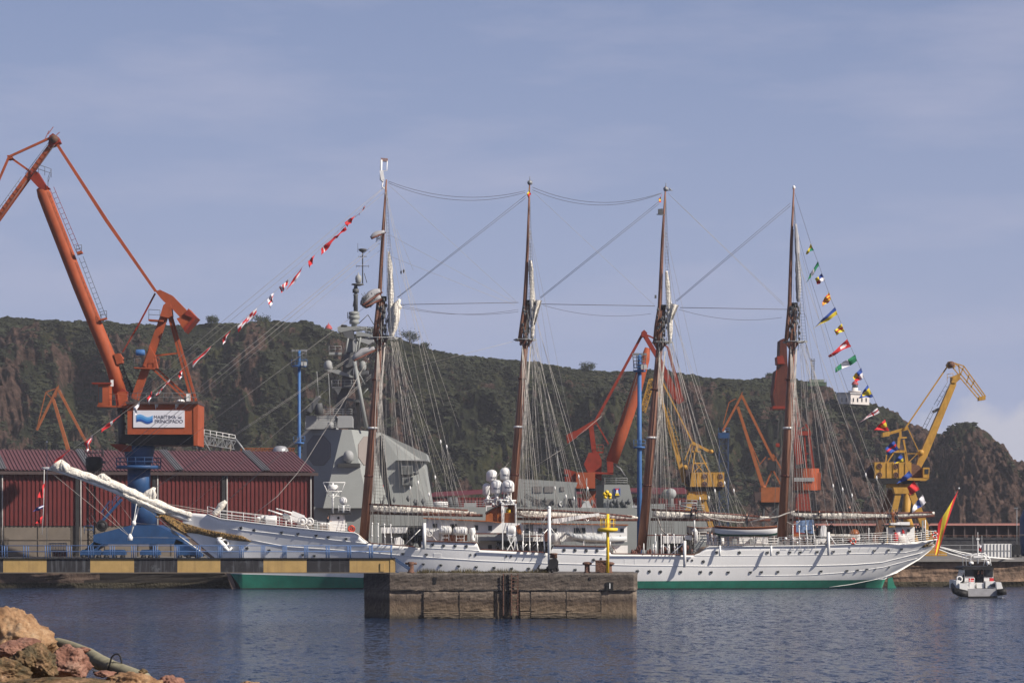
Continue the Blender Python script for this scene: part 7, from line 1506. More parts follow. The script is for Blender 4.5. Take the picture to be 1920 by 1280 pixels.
MB().tube([q(1030, 1067), q(1020, 1069), q(1012, 1068), q(1009, 1064), q(1011, 1060), (q(1014, 1057.5))], [.18, .14, .13, .11, .08, .03], 8).tube([q(1026, 1066, -1), q(1032, 1060, -1)], .16, 7).build('horn', M['dark'], t)
MB().box(q(1033, 1060, -1)+Vector((0, 0, 0)), (.5, .4, .5)).tube([q(1044, 1062, -1), q(1046, 1070, -1)], .12, 7).tube([q(1034, 1066, -1), q(1035, 1073, -1)], .12, 7).build('release_gear', M['dark'], t)
# yellow marker
t = thing('marker_post', 'tall yellow marker post with round collar and yellow lantern on the mooring block', 'marker post', Vector((P(1139.5, 0, BY+1).x, BY+1, bt_)))
q = lambda x, y, d=0: P(x, y, BY+1+d); c = q(1139.5, 1073); c.z = bt_
MB().tube([c, q(1139.5, 963)], .13, 14).build('post', M['buoy_yellow'], t); MB().lathe(q(1139.5, 996.5), [(.3, -.03), (.78, .05), (.86, .12), (.86, .32), (.14, .34)], 22).build('collar', M['buoy_yellow'], t)
b = MB(); pts = [q(1139.5, 989)+Vector((.62*math.cos(a), .62*math.sin(a), 0)) for a in [i*math.pi/5 for i in range(11)]]; b.rail(pts, .75, .018, .5, 2); b.build('cage', M['buoy_yellow'], t)
MB().truss(q(1139.5, 962), q(1138.5, 938), .22, .22, .035, 5).build('lantern_mast', M['steel'], t)
b = MB()
for dx, dz, r in ((-.22, .1, .17), (.2, .02, .19), (-.02, .26, .17), (-.16, -.16, .15), (.22, -.2, .15), (0, 0, .14)): b.lathe(q(1138.5, 928)+Vector((dx, 0, dz)), [(r, -.1), (r, .12), (r*.5, .2)], 12, axis='y')
b.build('lantern', M['buoy_yellow'], t)
# weeds on the block
R = random.Random(44); b = MB()
for _ in range(2600):
    px_ = R.uniform(782, 1030); y = BY+R.uniform(.3, 5); c = Vector((P(px_, 0, BY+2).x, y, bt_-.05)); h = R.uniform(.08, .42)*(.5+.8*abs(math.sin(px_*.045))); a = R.uniform(0, 6.3); w = .02; d = Vector((math.cos(a)*w, math.sin(a)*w, 0)); ln_ = Vector((R.uniform(-.12, .12), R.uniform(-.1, .1), h)); b.add([c-d, c+d, c+ln_], [(0, 1, 2)])
o = b.build('weeds', mat('dry_weeds', (.075, .062, .03), .9, var=.4, scale=2)); o['kind'] = 'stuff'; o['label'] = 'dry grass and weeds growing along the block top'; o['category'] = 'weeds'
# ---- striped walkway beam with blue railings
ZT, ZBm = P(0, 1046.5, BY+1).z, P(0, 1074, BY+1).z
wk = thing('walkway', 'long steel walkway beam painted in black and ochre bands leading to the mooring block', 'walkway', (P(360, 0, BY+1).x, BY+1.5, ZBm))
bounds = [-160, -77, 6, 87.4, 169.3, 251.4, 332.7, 413.3, 494, 575, 655.5, 731]
for i, (a, c_) in enumerate(zip(bounds, bounds[1:])):
    b = MB(); xa, xb = P(a, 0, BY+1).x, P(c_, 0, BY+1).x; b.box(((xa+xb)/2, BY+1.06, (ZT+ZBm)/2), (xb-xa, .12, ZT-ZBm-.1)); b.build('painted_band', M['ochre' if i % 2 == 0 else 'black_band'], wk)
xa, xb = P(-160, 0, BY+1).x, P(741, 0, BY+1).x
MB().box(((xa+xb)/2, BY+1.6, ZT-.0), (xb-xa, 1.4, .1)).build('deck_plate', M['dark'], wk); MB().box(((xa+xb)/2, BY+1.1, ZBm+.04), (xb-xa, .5, .08)).build('bottom_flange', M['concrete'], wk); MB().box((xb-.22, BY+1.2, (ZT+ZBm)/2), (.42, .5, ZT-ZBm-.02)).build('end_plate', M['ochre'], wk)
MB().box(((xa+xb)/2, BY+2.2, (ZT+ZBm)/2), (xb-xa, .12, ZT-ZBm-.1)).build('rear_girder', M['black_band'], wk)
MB().box((xb-1.1, BY+.97, (ZT+ZBm)/2-.12), (.35, .1, .7)).build('stiffener', M['ochre'], wk)
for yy in (BY+1.0, BY+2.25):
    for y_ in (1022.5, 1033.5):
        p0 = P(-160, y_, BY+1); p1 = P(735, y_, BY+1); p0.y = p1.y = yy; MB().tube([p0, p1], .03, 6).build('rail', M['rail_blue'], wk)
    x = 735
    while x > -150:
        for d in (-2.2, 2.2):
            if x+d > 736: continue
            p = P(x+d, 1045.5, BY+1); p.y = yy; pt = P(x+d, 1022.5, BY+1); pt.y = yy; MB().tube([p, pt], .035, 6).build('rail_post', M['rail_blue'], wk)
        x -= 40.5
b = MB(); b.bar(P(738, 1046, BY+1.2), P(768, 1066, BY+1.2), .28, .3); b.rail([P(740, 1048, BY+.9), P(766, 1067, BY+.9)], .02, .02, 1, 1); b.bar(P(741, 1070, BY+1.2), P(748, 1073.5, BY+1.2), .1); b.build('ramp', mat('dark_blue_ramp', (.04, .07, .14)), wk)
# ---- foreground rocks, corrugated pipe
def rock_mat(name, a, b_, c_):
    m = bpy.data.materials.new(name); m.use_nodes = True; t = m.node_tree; N = t.nodes; L = t.links; bs = N['Principled BSDF']; bs.inputs['Roughness'].default_value = .85
    g = N.new('ShaderNodeTexCoord')
    def noise(s, d=10): n = N.new('ShaderNodeTexNoise'); n.inputs['Scale'].default_value = s; n.inputs['Detail'].default_value = d; n.inputs['Roughness'].default_value = .7; n.inputs['Distortion'].default_value = .6; L.new(g.outputs['Object'], n.inputs['Vector']); return n
    r = N.new('ShaderNodeValToRGB'); e = r.color_ramp.elements
    while len(e) < 5: e.new(.5)
    for q, (p_, cc_) in zip(e, ((.28, (.06, .03, .015)), (.42, a), (.52, b_), (.62, c_), (.74, (.55, .45, .33)))): q.position = p_; q.color = (*cc_, 1)
    n1 = noise(1.7); L.new(n1.outputs[0], r.inputs[0])
    n2 = noise(22, 4); r2 = N.new('ShaderNodeMapRange'); r2.inputs[1].default_value = .35; r2.inputs[2].default_value = .6; r2.inputs[3].default_value = .72; r2.inputs[4].default_value = 1.12; L.new(n2.outputs[0], r2.inputs[0])
    mx = N.new('ShaderNodeMix'); mx.data_type = 'RGBA'; mx.blend_type = 'MULTIPLY'; mx.inputs[0].default_value = 1; L.new(r.outputs[0], mx.inputs[6]); L.new(r2.outputs[0], mx.inputs[7]); L.new(mx.outputs[2], bs.inputs['Base Color'])
    bp = N.new('ShaderNodeBump'); bp.inputs['Strength'].default_value = .8; bp.inputs['Distance'].default_value = .03; n3 = noise(9); L.new(n3.outputs[0], bp.inputs['Height']); L.new(bp.outputs[0], bs.inputs['Normal']); return m
RT = rock_mat('ochre_rock', (.19, .10, .045), (.29, .175, .09), (.36, .25, .15)); RD = rock_mat('reddish_rock', (.16, .07, .045), (.23, .115, .08), (.28, .17, .12)); RB = rock_mat('brown_mossy_rock', (.06, .045, .02), (.13, .08, .035), (.22, .13, .07))
from mathutils import noise as mn
def rock(name, px, py, rx, rz, Y, seed, m, label, ry=None, cuts=13, tilt=0, det=6, rough=.2, top=None):
    k = Y/FP; c = P(px, py, Y); bm = bmesh.new(); bmesh.ops.create_icosphere(bm, subdivisions=det, radius=1); R = random.Random(seed)
    pl_ = [(Vector((R.gauss(0, 1), R.gauss(0, 1), R.gauss(0, 1))).normalized(), R.uniform(.66, .88)) for _ in range(cuts)]
    if top: pl_.append((Vector(top[0]).normalized(), top[1]))
    Rm = Matrix.Rotation(math.radians(tilt), 3, 'Y')
    for v in bm.verts:
        p = v.co.copy()
        for n, d in pl_:
            q_ = p.dot(n)-d
            if q_ > 0: p = p-n*q_*.92
        o_ = Vector((seed*3.1, seed*1.7, 0)); f = mn.fractal(p*1.6+o_, .9, 2.1, 6)*rough+abs(mn.noise(p*4.5+o_))*-rough*.35+mn.fractal(p*9+o_, .8, 2, 4)*rough*.16
        p = p*(1+f); v.co = Rm@Vector((p.x*rx*k, p.y*(ry or rx)*k, p.z*rz*k))
    me = bpy.data.meshes.new(name); bm.to_mesh(me); bm.free(); me.materials.append(m)
    for f in me.polygons: f.use_smooth = True
    o = bpy.data.objects.new(name, me); COL.objects.link(o); o.location = c; return tag(o, label, 'rock', 'foreground breakwater rocks')
rock('rock', 22, 1212, 88, 70, 46, 2, RT, 'large sunlit ochre boulder at the left edge, the highest of the rocks', 90, top=((.75, -.1, .66), .74))
rock('rock', -40, 1190, 80, 66, 47, 9, RT, 'ochre boulder cut off by the left picture edge behind the reddish stone', 80)
rock('rock', 30, 1222, 50, 30, 44.2, 4, RD, 'smooth reddish stone wedged in front of the large ochre boulder', 40)
rock('rock', 128, 1248, 52, 40, 43.5, 13, RD, 'pinkish red boulder in the middle hiding the upper end of the pipe', 50, top=((.9, -.1, .35), .75))
rock('rock', 62, 1243, 44, 40, 42.6, 21, RB, 'dark brown jagged rock with a hollow, left of the pinkish boulder', 36, rough=.3)
rock('rock', -2, 1262, 62, 36, 42.0, 25, RB, 'mossy dark rock at the bottom left corner', 50, rough=.26)
rock('rock', 105, 1288, 120, 26, 41.6, 30, RB, 'flat brown slab running along the bottom edge under the pinkish boulder', 70, rough=.2)
rock('rock', 250, 1294, 70, 34, 43.2, 33, RT, 'low ochre rock at the bottom edge right of the pipe end', 60, rough=.22)
rock('rock', 318, 1290, 42, 24, 43.6, 37, RD, 'small orange brown rock at the right end of the rock pile', 40, rough=.25)
rock('rock', 470, 1290, 26, 14, 44, 41, RT, 'tiny tip of a rock poking up at the bottom edge, apart from the others', 26, rough=.25)
rock('rock', 158, 1218, 14, 6, 43.6, 43, RD, 'small dark red stone lying on top of the pinkish boulder', 12, det=4, rough=.3)
rock('rock', 268, 1259, 9, 6, 43.6, 45, RB, 'small dark red pebble where the pipe ends', 9, det=4, rough=.3)
rock('rock', 195, 1263, 22, 7, 43.2, 47, RD, 'small flat reddish stone under the corrugated pipe', 20, det=4, rough=.3)
# breakwater slope underneath
vs = []; n = 60
for j in range(n+1):
    for i in range(n+1):
        x = -30+40*i/n; y = 28+45*j/n; h = 4.7-max(0, (y-46))*.34-max(0, x+4.2)*.55; h += (mn.noise(Vector((x*.7, y*.7, 0)))*.5+mn.noise(Vector((x*2.1, y*2.1, 3)))*.2); lim = CH-(1292-HY)/FP*y*1.0-.1
        vs.append((x, y, min(max(h, -1.5), lim)))
b = MB().add(vs, [(j*(n+1)+i, j*(n+1)+i+1, (j+1)*(n+1)+i+1, (j+1)*(n+1)+i) for j in range(n) for i in range(n)], 0, True); o = b.build('rocky_bank', RB); o['kind'] = 'structure'
# pipe
pt_ = [(108, 1209, 47.0), (130, 1215, 46.4), (165, 1228, 45.2), (185, 1240, 44.6), (210, 1252, 44.2), (240, 1263, 43.9), (275, 1276, 43.6)]
cpath = []
for (a, b_, y0_), (c_, d, y1_) in zip(pt_, pt_[1:]):
    A_, B_ = P(a, b_, y0_), P(c_, d, y1_); nn_ = max(2, int((B_-A_).length/.02))
    for i in range(nn_): cpath.append((A_.lerp(B_, i/nn_)))
b = MB(); b.tube(cpath, [.108+.018*math.cos(i*math.pi/1.0) for i in range(len(cpath))], 16)
t = thing('corrugated_pipe', 'grey green corrugated plastic pipe lying between the rocks with black straps', 'pipe', P(200, 1255, 44.4)); b.build('hose', mat('corrugated_plastic', (.24, .225, .16), .6, var=.25, scale=9), t)
b = MB(); q = lambda x, y: P(x, y, 44.05); b.tube([q(201, 1260), q(206, 1243), q(209, 1232), q(215, 1225.5), q(222, 1225), q(226, 1230), q(228, 1240), q(229, 1254), q(229, 1266)], .014, 6, flat=1.6); b.build('strap_loop', M['rubber'], t)
b = MB(); b.tube([q(175, 1258), q(210, 1265), q(240, 1268)], .03, 6); b.build('edge_bar', M['steel'], t)

# ================================================================ FLAGS
def flag(A, B, C, D, pat, label, grp, fn=None, wav=.22, seed=0, name='signal_flag', nx=14, ny=8, mid=None):
    """A,B hoist top/bottom, C,D fly top/bottom in photo pixels; pat(u,v) -> material index"""
    fn = fn or (lambda x, y: S(x, y, .6)); R = random.Random(seed); ph = R.uniform(0, 6); b = MB(); vs = []
    A, B, C, D = [fn(*q) for q in (A, B, C, D)]
    for i in range(nx+1):
        u = i/nx
        for j in range(ny+1):
            v = j/ny; p = A.lerp(B, v).lerp(C.lerp(D, v), u); 
            if mid: p += mid*math.sin(u*math.pi)
            vs.append(p+Vector((.06*math.sin(u*7+v*3+ph), wav*math.sin(u*8+ph+v*2.4)*min(1, u*3)+.1*math.sin(v*6+ph+u*4), .05*math.sin(u*9+ph))))
    n0 = ny+1
    for i in range(nx):
        for j in range(ny): b.f.append([i*n0+j, (i+1)*n0+j, (i+1)*n0+j+1, i*n0+j+1]); b.m.append(pat((i+.5)/nx, (j+.5)/ny)); b.s.append(True)
    b.v = vs; o = b.build(name, FM); return tag(o, label, 'flag', grp)
FM = [M['flag_red'], M['flag_white'], M['flag_blue'], M['flag_yellow'], M['flag_green']]
r_, w_, b_, y_, g_ = 0, 1, 2, 3, 4
GR = 'signal flags dressed from the aft mast to the stern'
fl = [((1520.6, 456), (1525, 469), (1512, 474), (1510, 478), lambda u, v: g_ if v > .55 and u < .4 else y_, 'topmost small yellow pennant beside the aft mast'),
 ((1533, 490), (1536, 499), (1514, 523), (1512, 531), lambda u, v: g_ if u < .35 or u > .62 else w_, 'dark green and white swallow pennant below the topmost yellow one'),
 ((1541.6, 512), (1546, 526), (1528, 523.6), (1532, 534), lambda u, v: (b_ if v < .5 else w_) if u < .5 else (y_ if v < .5 else r_), 'square flag quartered blue, white, yellow and red near the top of the string'),
 ((1553.7, 548), (1559, 562), (1541, 566), (1543, 574), lambda u, v: r_ if int((u*2+v*3)*1.6) % 2 else y_, 'square flag with diagonal red and yellow stripes'),
 ((1565, 576), (1571, 590), (1526, 614), (1525, 616), lambda u, v: b_ if v < .5 else y_, 'long tapering pennant half blue and half yellow'),
 ((1579, 606), (1583.5, 620), (1564.6, 619), (1568, 628), lambda u, v: r_ if .33 < v < .67 else y_, 'square flag of three yellow, red and yellow bands'),
 ((1589, 635), (1595, 648.6), (1553, 668), (1554, 671), lambda u, v: w_ if (u-.3)**2*2.2+(v-.5)**2 < .055 else r_, 'red pennant with a white round spot'),
 ((1603, 665), (1608, 677), (1566, 688), (1567, 698), lambda u, v: g_ if u < .33 or u > .72 else w_, 'long pennant of green, white and green thirds'),
 ((1614, 690), (1620, 708), (1598, 706.5), (1606, 716), lambda u, v: (b_ if v < .5 else w_) if u < .5 else (y_ if v < .5 else r_), 'quartered square flag just above the lighthouse dome'),
 ((1626.7, 721), (1638, 744), (1611, 744), (1610, 746), lambda u, v: y_ if .25 < v < .75 and u < .75 else b_, 'blue triangular pennant with yellow middle in front of the lighthouse'),
 ((1645, 764), (1650, 772), (1612, 791), (1611, 792), lambda u, v: r_ if .25 < u < .36 or .4 < v < .6 else w_, 'white pennant with a red cross against the headland'),
 ((1659, 786), (1668, 807), (1640, 804), (1639, 806), lambda u, v: y_ if v < .62 and v > .2 and u < .5 else r_, 'red pennant with yellow patch near the yellow crane counterweight'),
 ((1676.6, 826), (1685, 841), (1660, 839), (1665, 853), lambda u, v: r_ if .33 < v < .67 else b_, 'square flag of blue, red and blue bands before the yellow crane tower'),
 ((1689, 851), (1696, 864), (1676, 865), (1679, 869), lambda u, v: b_ if v < .6 else y_, 'blue flag with yellow lower band above the yellow crane house'),
 ((1704.6, 882), (1711, 894), (1688, 898), (1681, 907), lambda u, v: b_, 'plain blue pennant across the yellow crane house'),
 ((1715, 901), (1724, 918), (1701, 914), (1706, 928), lambda u, v: r_, 'plain red square flag in front of the yellow crane portal'),
 ((1729.5, 928), (1737, 942), (1712.5, 946), (1710, 961), lambda u, v: b_ if .33 < u < .67 else w_, 'lowest flag of the stern string, white with a blue middle band')]
for i, (A, B, C, D, pt, lb) in enumerate(fl): flag(A, B, C, D, pt, lb, GR, seed=i)
hp_ = [(1490, 362), (1518, 450), (1533, 490), (1546, 527), (1559, 563), (1571, 591), (1583, 621), (1595, 650), (1608, 678), (1620, 708), (1638, 745), (1650, 773), (1668, 808), (1685, 842), (1696, 865), (1711, 895), (1724, 919), (1737, 943), (1752, 968)]
MB().tube([S(x, y, .6) for x, y in hp_], .022, 5).build('flag_halyard', M['rope_dark'], ship)
cable([(1497, 440), (1513, 500), (1560, 650), (1600, 760), (1640, 880), (1700, 1010)], .018, 'rope_dark', 'backstay')
GL = 'red and white pennants dressed from the foremast to the bowsprit'
st_ = lambda u, v: r_ if int(u*6) % 2 else w_
ck = lambda u, v: r_ if (int(u*5)+int(v*2)) % 2 else w_
rd_ = lambda u, v: r_
rw = lambda u, v: r_ if v < .6 else w_
fl = [((687, 383), (685, 387), (675, 398), (673, 404), ck, 'highest thin red and white scrap just left of the foremast'),
 ((667, 404), (661, 414), (646, 416), (652, 425), rd_, 'largest plain red flag, second below the foremast head'),
 ((649, 424), (650, 430), (628, 444), (630, 447), rd_, 'twisted red tail trailing from the largest red flag'),
 ((628, 442), (630, 447), (601, 467), (603, 479), lambda u, v: w_ if .75 < u < .85 else r_, 'long thin red pennant with a white fleck'),
 ((590.5, 477.7), (587, 490), (578, 489), (581, 503), rd_, 'small plain red triangular pennant'),
 ((566, 501), (563, 515), (538, 540), (537, 546), rw, 'rolled red and white ribbon flag'),
 ((541, 522.5), (541, 532), (523, 539), (527, 550), st_, 'flag of red and white diagonal stripes'),
 ((514, 547), (512, 562), (501, 561), (508, 578), lambda u, v: r_ if .4 < v < .6 else w_, 'small white kite shaped flag with a red bar'),
 ((483, 576), (480, 590), (447, 606), (446, 623), ck, 'long red and white chequered flag just above the hill line'),
 ((432, 619), (426, 632), (415, 632), (419, 647), rw, 'small red and white triangle at the hill crest'),
 ((399, 646), (392, 656), (364, 673), (361, 689), rw, 'red and white ribbon right of the big crane'),
 ((341, 692), (343, 703), (332, 700), (339, 712), rw, 'small red and white pennant crossing the crane rear legs'),
 ((319, 710), (316, 720), (292, 738), (291, 744), ck, 'red and white ribbon across the crane brace'),
 ((286, 732), (284, 745), (274, 742), (279, 759), rw, 'small red and white triangle above the crane house'),
 ((262, 752), (260, 765), (248, 761), (254, 779), lambda u, v: w_, 'plain white pennant in front of the company sign corner'),
 ((226, 777), (222, 785), (189, 801), (191, 811), lambda u, v: w_ if .35 < u < .5 else r_, 'red ribbon flag left of the crane house'),
 ((174, 815), (170, 832), (155, 827), (164, 847), lambda u, v: w_ if abs(u-v) < .17 or u < .08 else r_, 'red flag with a white diagonal bar above the black drum'),
 ((131, 842), (128, 848), (101, 863), (102, 869), rd_, 'lowest red ribbon at the bowsprit end')]
for i, (A, B, C, D, pt, lb) in enumerate(fl):
    if i > 7: B = (A[0]+(B[0]-A[0])*.7, A[1]+(B[1]-A[1])*.7); C = (D[0]+(C[0]-D[0])*.75, D[1]+(C[1]-D[1])*.75)
    flag(A, B, C, D, pt, lb, GL, seed=40+i, wav=.15)
MB().tube([S(x, y, .6) for x, y in ((722, 350), (687, 383), (640, 428), (566, 501), (483, 576), (399, 646), (319, 710), (262, 752), (174, 815), (94, 870))], .02, 5).build('flag_halyard', M['rope'], ship)
GB = 'flags hanging on the line below the bowsprit tip'
flag((83, 905), (82, 933), (78, 915), (70, 933), rd_, 'upper red flag hanging before the red warehouse wall', GB, seed=71); flag((82, 945), (81, 953), (66, 953), (62, 959), lambda u, v: w_ if .3 < v < .6 and u < .6 else b_, 'blue and white flag hanging between two red ones below the bowsprit', GB, seed=72); flag((80, 966), (78, 981), (72, 973), (67, 981), rd_, 'lower red flag hanging before the red warehouse wall', GB, seed=73)
MB().tube([S(83, 880, .5), S(82, 940, .5), S(79, 1002, .5)], .035, 5).build('flag_halyard', M['white'], ship)
en = thing('ensign', 'large red and yellow national ensign drooping from the stern flagstaff', 'flag', S(1757, 1010, .3))
fa = MB().tube([S(1753, 1008, 0), S(1797.5, 916, 0)], [.07, .04], 8).build('flagstaff', M['spar'], ship); MB().sphere(S(1798, 915, 0), .12).build('truck', M['white'], fa)
o = flag((1796, 920), (1760, 982), (1757, 1040), (1753, 1038), lambda u, v: y_ if .27 < v < .72 else r_, None, None, lambda x, y: S(x, y, .35), .12, 3, 'cloth', 22, 12, Vector((.0, 0, .0)))
o.parent = en; o.location = o.location-wloc(en)
for q in ('label', 'category', 'group'):
    if q in o: del o[q]
flag((1241, 364), (1239, 379), (1236, 372), (1235, 381), lambda u, v: r_ if v < .3 or v > .7 else y_, 'little red and yellow flag at the third masthead', 'masthead flags', seed=5, wav=.1); flag((992, 352), (995, 364), (988, 365), (990, 374), lambda u, v: r_ if v > .5 else y_, 'little red and yellow flag wrapped at the second masthead', 'masthead flags', seed=6, wav=.1)

# ================================================================ PEOPLE
def skinned(name, pts, edges, radii, m, lvl=1):
    me = bpy.data.meshes.new(name); me.from_pydata(pts, edges, []); o = bpy.data.objects.new(name, me); COL.objects.link(o)
    md = o.modifiers.new('s', 'SKIN'); sk = me.skin_vertices[0].data
    for i, r in enumerate(radii): sk[i].radius = (r, r) if not isinstance(r, tuple) else r
    sk[0].use_root = True; md.use_smooth_shade = True; s2 = o.modifiers.new('u', 'SUBSURF'); s2.levels = lvl; s2.render_levels = lvl
    dg = bpy.context.evaluated_depsgraph_get(); dg.update(); nm = bpy.data.meshes.new_from_object(o.evaluated_get(dg)); nm.materials.clear(); nm.materials.append(m)
    bpy.data.objects.remove(o); q = bpy.data.objects.new(name, nm); COL.objects.link(q); return q
def person(loc, label, cloth, rz=0.0, lean=0.0, arms='down', sit=False, grp=None, hat=None, h=1.0):
    """lean: forward bend at the hip in radians; figure faces -y before rotation"""
    t = thing('person', label, 'person', Vector(loc), grp); t.rotation_euler = (0, 0, rz); t.scale = (h, h, h)
    def up(z, y=0, x=0):   # torso coordinates rotated about the hip
        c_, s_ = math.cos(lean), math.sin(lean); return Vector((x, y*c_-(z-.93)*s_, .93+(z-.93)*c_+y*s_))
    pts = [Vector((0, 0, .93)), up(1.15), up(1.38), up(1.48), up(1.56, -.01), up(1.66, -.02), up(1.75, -.01)]; ed = [(0, 1), (1, 2), (2, 3), (3, 4), (4, 5), (5, 6)]; rr = [(.14, .10), (.125, .09), (.15, .10), .055, .06, .09, .065]
    cl = [(0, 1), (1, 2)]; legs = []; arm_ids = []
    for sx in (-1, 1):
        if sit: L_ = [Vector((sx*.09, -.02, .9)), Vector((sx*.11, -.42, .86)), Vector((sx*.11, -.44, .45)), Vector((sx*.11, -.54, .40))]
        else: L_ = [Vector((sx*.09, 0, .88)), Vector((sx*.10, -.03+.03*sx, .49)), Vector((sx*.11, .03, .09)), Vector((sx*.12, -.12, .03))]
        i = len(pts); pts += L_; ed += [(0, i), (i, i+1), (i+1, i+2), (i+2, i+3)]; rr += [.088, .06, .042, .04]; legs.append(i)
        if arms == 'down': A_ = [up(1.42, 0, sx*.18), up(1.15, .02, sx*.22), up(.93, -.05, sx*.23), up(.87, -.06, sx*.23)]
        elif arms == 'fwd': A_ = [up(1.42, 0, sx*.18), up(1.2, -.12, sx*.22), up(1.15, -.36, sx*.15), up(1.15, -.42, sx*.14)]
        elif arms == 'reach': A_ = [up(1.42, 0, sx*.18), up(1.3, -.22, sx*.24), up(1.2, -.42, sx*.2), up(1.17, -.49, sx*.2)]
        else: A_ = [up(1.42, 0, sx*.18), up(1.18, .0, sx*.3), up(1.02, -.12, sx*.17), up(1.0, -.16, sx*.14)]
        i = len(pts); pts += A_; ed += [(2, i), (i, i+1), (i+1, i+2), (i+2, i+3)]; rr += [.055, .042, .03, .036]; arm_ids.append(i)
        d = (A_[3]-A_[2]).normalized(); s_ = d.cross(Vector((1, 0, 0))).normalized(); j = len(pts)
        for k, ln_ in enumerate((.075, .085, .08, .065)):
            o_ = s_*((k-1.5)*.02); pts += [A_[3]+d*.03+o_, A_[3]+d*(.03+ln_)+o_*1.1+Vector((0, -.008, 0))]; ed += [(i+3, j+2*k), (j+2*k, j+2*k+1)]; rr += [.011, .008]
        j = len(pts); pts += [A_[3]+s_*-.04+d*.0, A_[3]-s_*.055+d*.045]; ed += [(i+3, j), (j, j+1)]; rr += [.012, .009]
    body = skinned('body', pts, ed, rr, M['skin']); body.parent = t
    # face: nose, eyes, ears on the head
    f = MB(); hd_ = pts[5]
    f.add([hd_+Vector((-.012, -.088, 0)), hd_+Vector((.012, -.088, 0)), hd_+Vector((0, -.118, -.012)), hd_+Vector((0, -.09, .035))], [(0, 1, 2), (0, 2, 3), (1, 3, 2)])
    fo = f.build('nose', M['skin'], None, loc=(0, 0, 0)); fo.parent = t
    # clothing: same skeleton, a little thicker, without head and hands
    keep = [0, 1, 2]+[i+k for i in legs for k in range(4)]+[i+k for i in arm_ids for k in range(3)]; mp_ = {o_: n_ for n_, o_ in enumerate(keep)}
    ce = [(mp_[a], mp_[b]) for a, b in ed if a in mp_ and b in mp_]; cr_ = [tuple(q+.016 for q in rr[k]) if isinstance(rr[k], tuple) else rr[k]+.018 for k in keep]
    u = skinned('clothing', [pts[k] for k in keep], ce, cr_, M[cloth]); u.parent = t
    hb_ = MB(); hb_.sphere(hd_+Vector((0, .015, .03)), .108, 0, 14, -.1); ho = hb_.build('hair' if not hat else 'cap', M['hair'] if not hat else M[hat], None, loc=(0, 0, 0)); ho.parent = t
    return t
def onS(x, y, off, h=1.75): return S(x, y, off)
GP = 'crew working on the furled sails'
person(S(1296, 972, .9), 'person in dark overalls bending over the third boom, left of a pair', 'uniform_dark', .5, .7, 'reach', grp=GP); person(S(1306, 973, .9), 'person in dark overalls bending over the third boom, right of a pair', 'uniform_dark', -.4, .6, 'reach', grp=GP)
person(S(1400, 985.5, 1.6), 'person in dark clothes standing above the white lifeboat at the boom', 'uniform_dark', .2, .1, 'reach', grp=GP)
person(S(1478, 975, -.9), 'person in dark clothes leaning over the sail right beside the fourth mast', 'uniform_dark', 0, .5, 'reach', grp=GP); person(S(1491, 975, -.9), 'second person right of the fourth mast, bending behind the sail', 'uniform_dark', .3, .5, 'reach', grp=GP)
person(S(1534, 979, .9), 'person in black sitting astride the aft boom beyond the fourth mast', 'uniform_dark', .9, .35, 'fwd', sit=True, grp=GP); person(S(1592.5, 971, .3), 'lone person in black high above the sail halfway along the aft boom', 'uniform_dark', .4, .15, 'fwd', grp=GP)
person(S(1674, 980, .6), 'person with bare arms leaning on the boom over the stern house, left one', 'orange_dull', .2, .4, 'fwd', grp=GP); person(S(1681, 979, .6), 'person in black on the boom over the stern house, right one', 'uniform_dark', -.3, .35, 'fwd', grp=GP)
GW = 'sailors in white by the rail'
person(S(1327, 1021, 4.2), 'sailor in white standing left of the three by the lifeboat stern', 'uniform_white', 2.2, 0, 'down', grp=GW); person(S(1334.5, 1022, 4.6), 'sailor in white standing in the middle of three by the lifeboat', 'uniform_white', 1.2, 0, 'bent', grp=GW); person(S(1341.5, 1023, 4.9), 'sailor in white at the rail closest to the lifeboat', 'uniform_white', -.6, .1, 'bent', grp=GW)
GD = 'people on the after deck'
person(S(1533, 1009, 3.2), 'person in dark blue working beside the white covered binnacle', 'uniform_dark', -1.2, .12, 'fwd', grp=GD); person(S(1558.5, 1004, -1.0), 'person in dark clothes with pale cap right of the white covered binnacle', 'uniform_dark', .6, .05, 'bent', grp=GD, hat='white'); person(S(613.5, 992, 2.2), 'person in dark clothes by the white cabin on the forecastle', 'uniform_dark', 1.4, .15, 'fwd', grp=GD)
for i, (x, cl_) in enumerate(((1717, 'leftmost'), (1724, 'second from left'), (1732, 'third from left'), (1743, 'rightmost'))):
    person(S(x, 1008-i*.6, -.6), 'person in dark clothes at the stern rail, %s of four' % cl_, 'uniform_dark', 1+i*1.3, .05, ('down', 'bent', 'fwd', 'down')[i], grp=GD)

# ================================================================ POLICE LAUNCH
LY = 316.0; lk = LY/FP
la = thing('motor_launch', 'small black and white motor launch seen from astern at the right', 'boat', (P(1841, 0, LY).x, LY+4, 0))
L = lambda x, y, d=0: P(x, y, LY+d)
def ls(name, pix, d, dep, m='white', par=None): return MB().prism([L(x, y, d) for x, y in pix], (0, dep, 0)).build(name, M[m] if isinstance(m, str) else m, par or la)
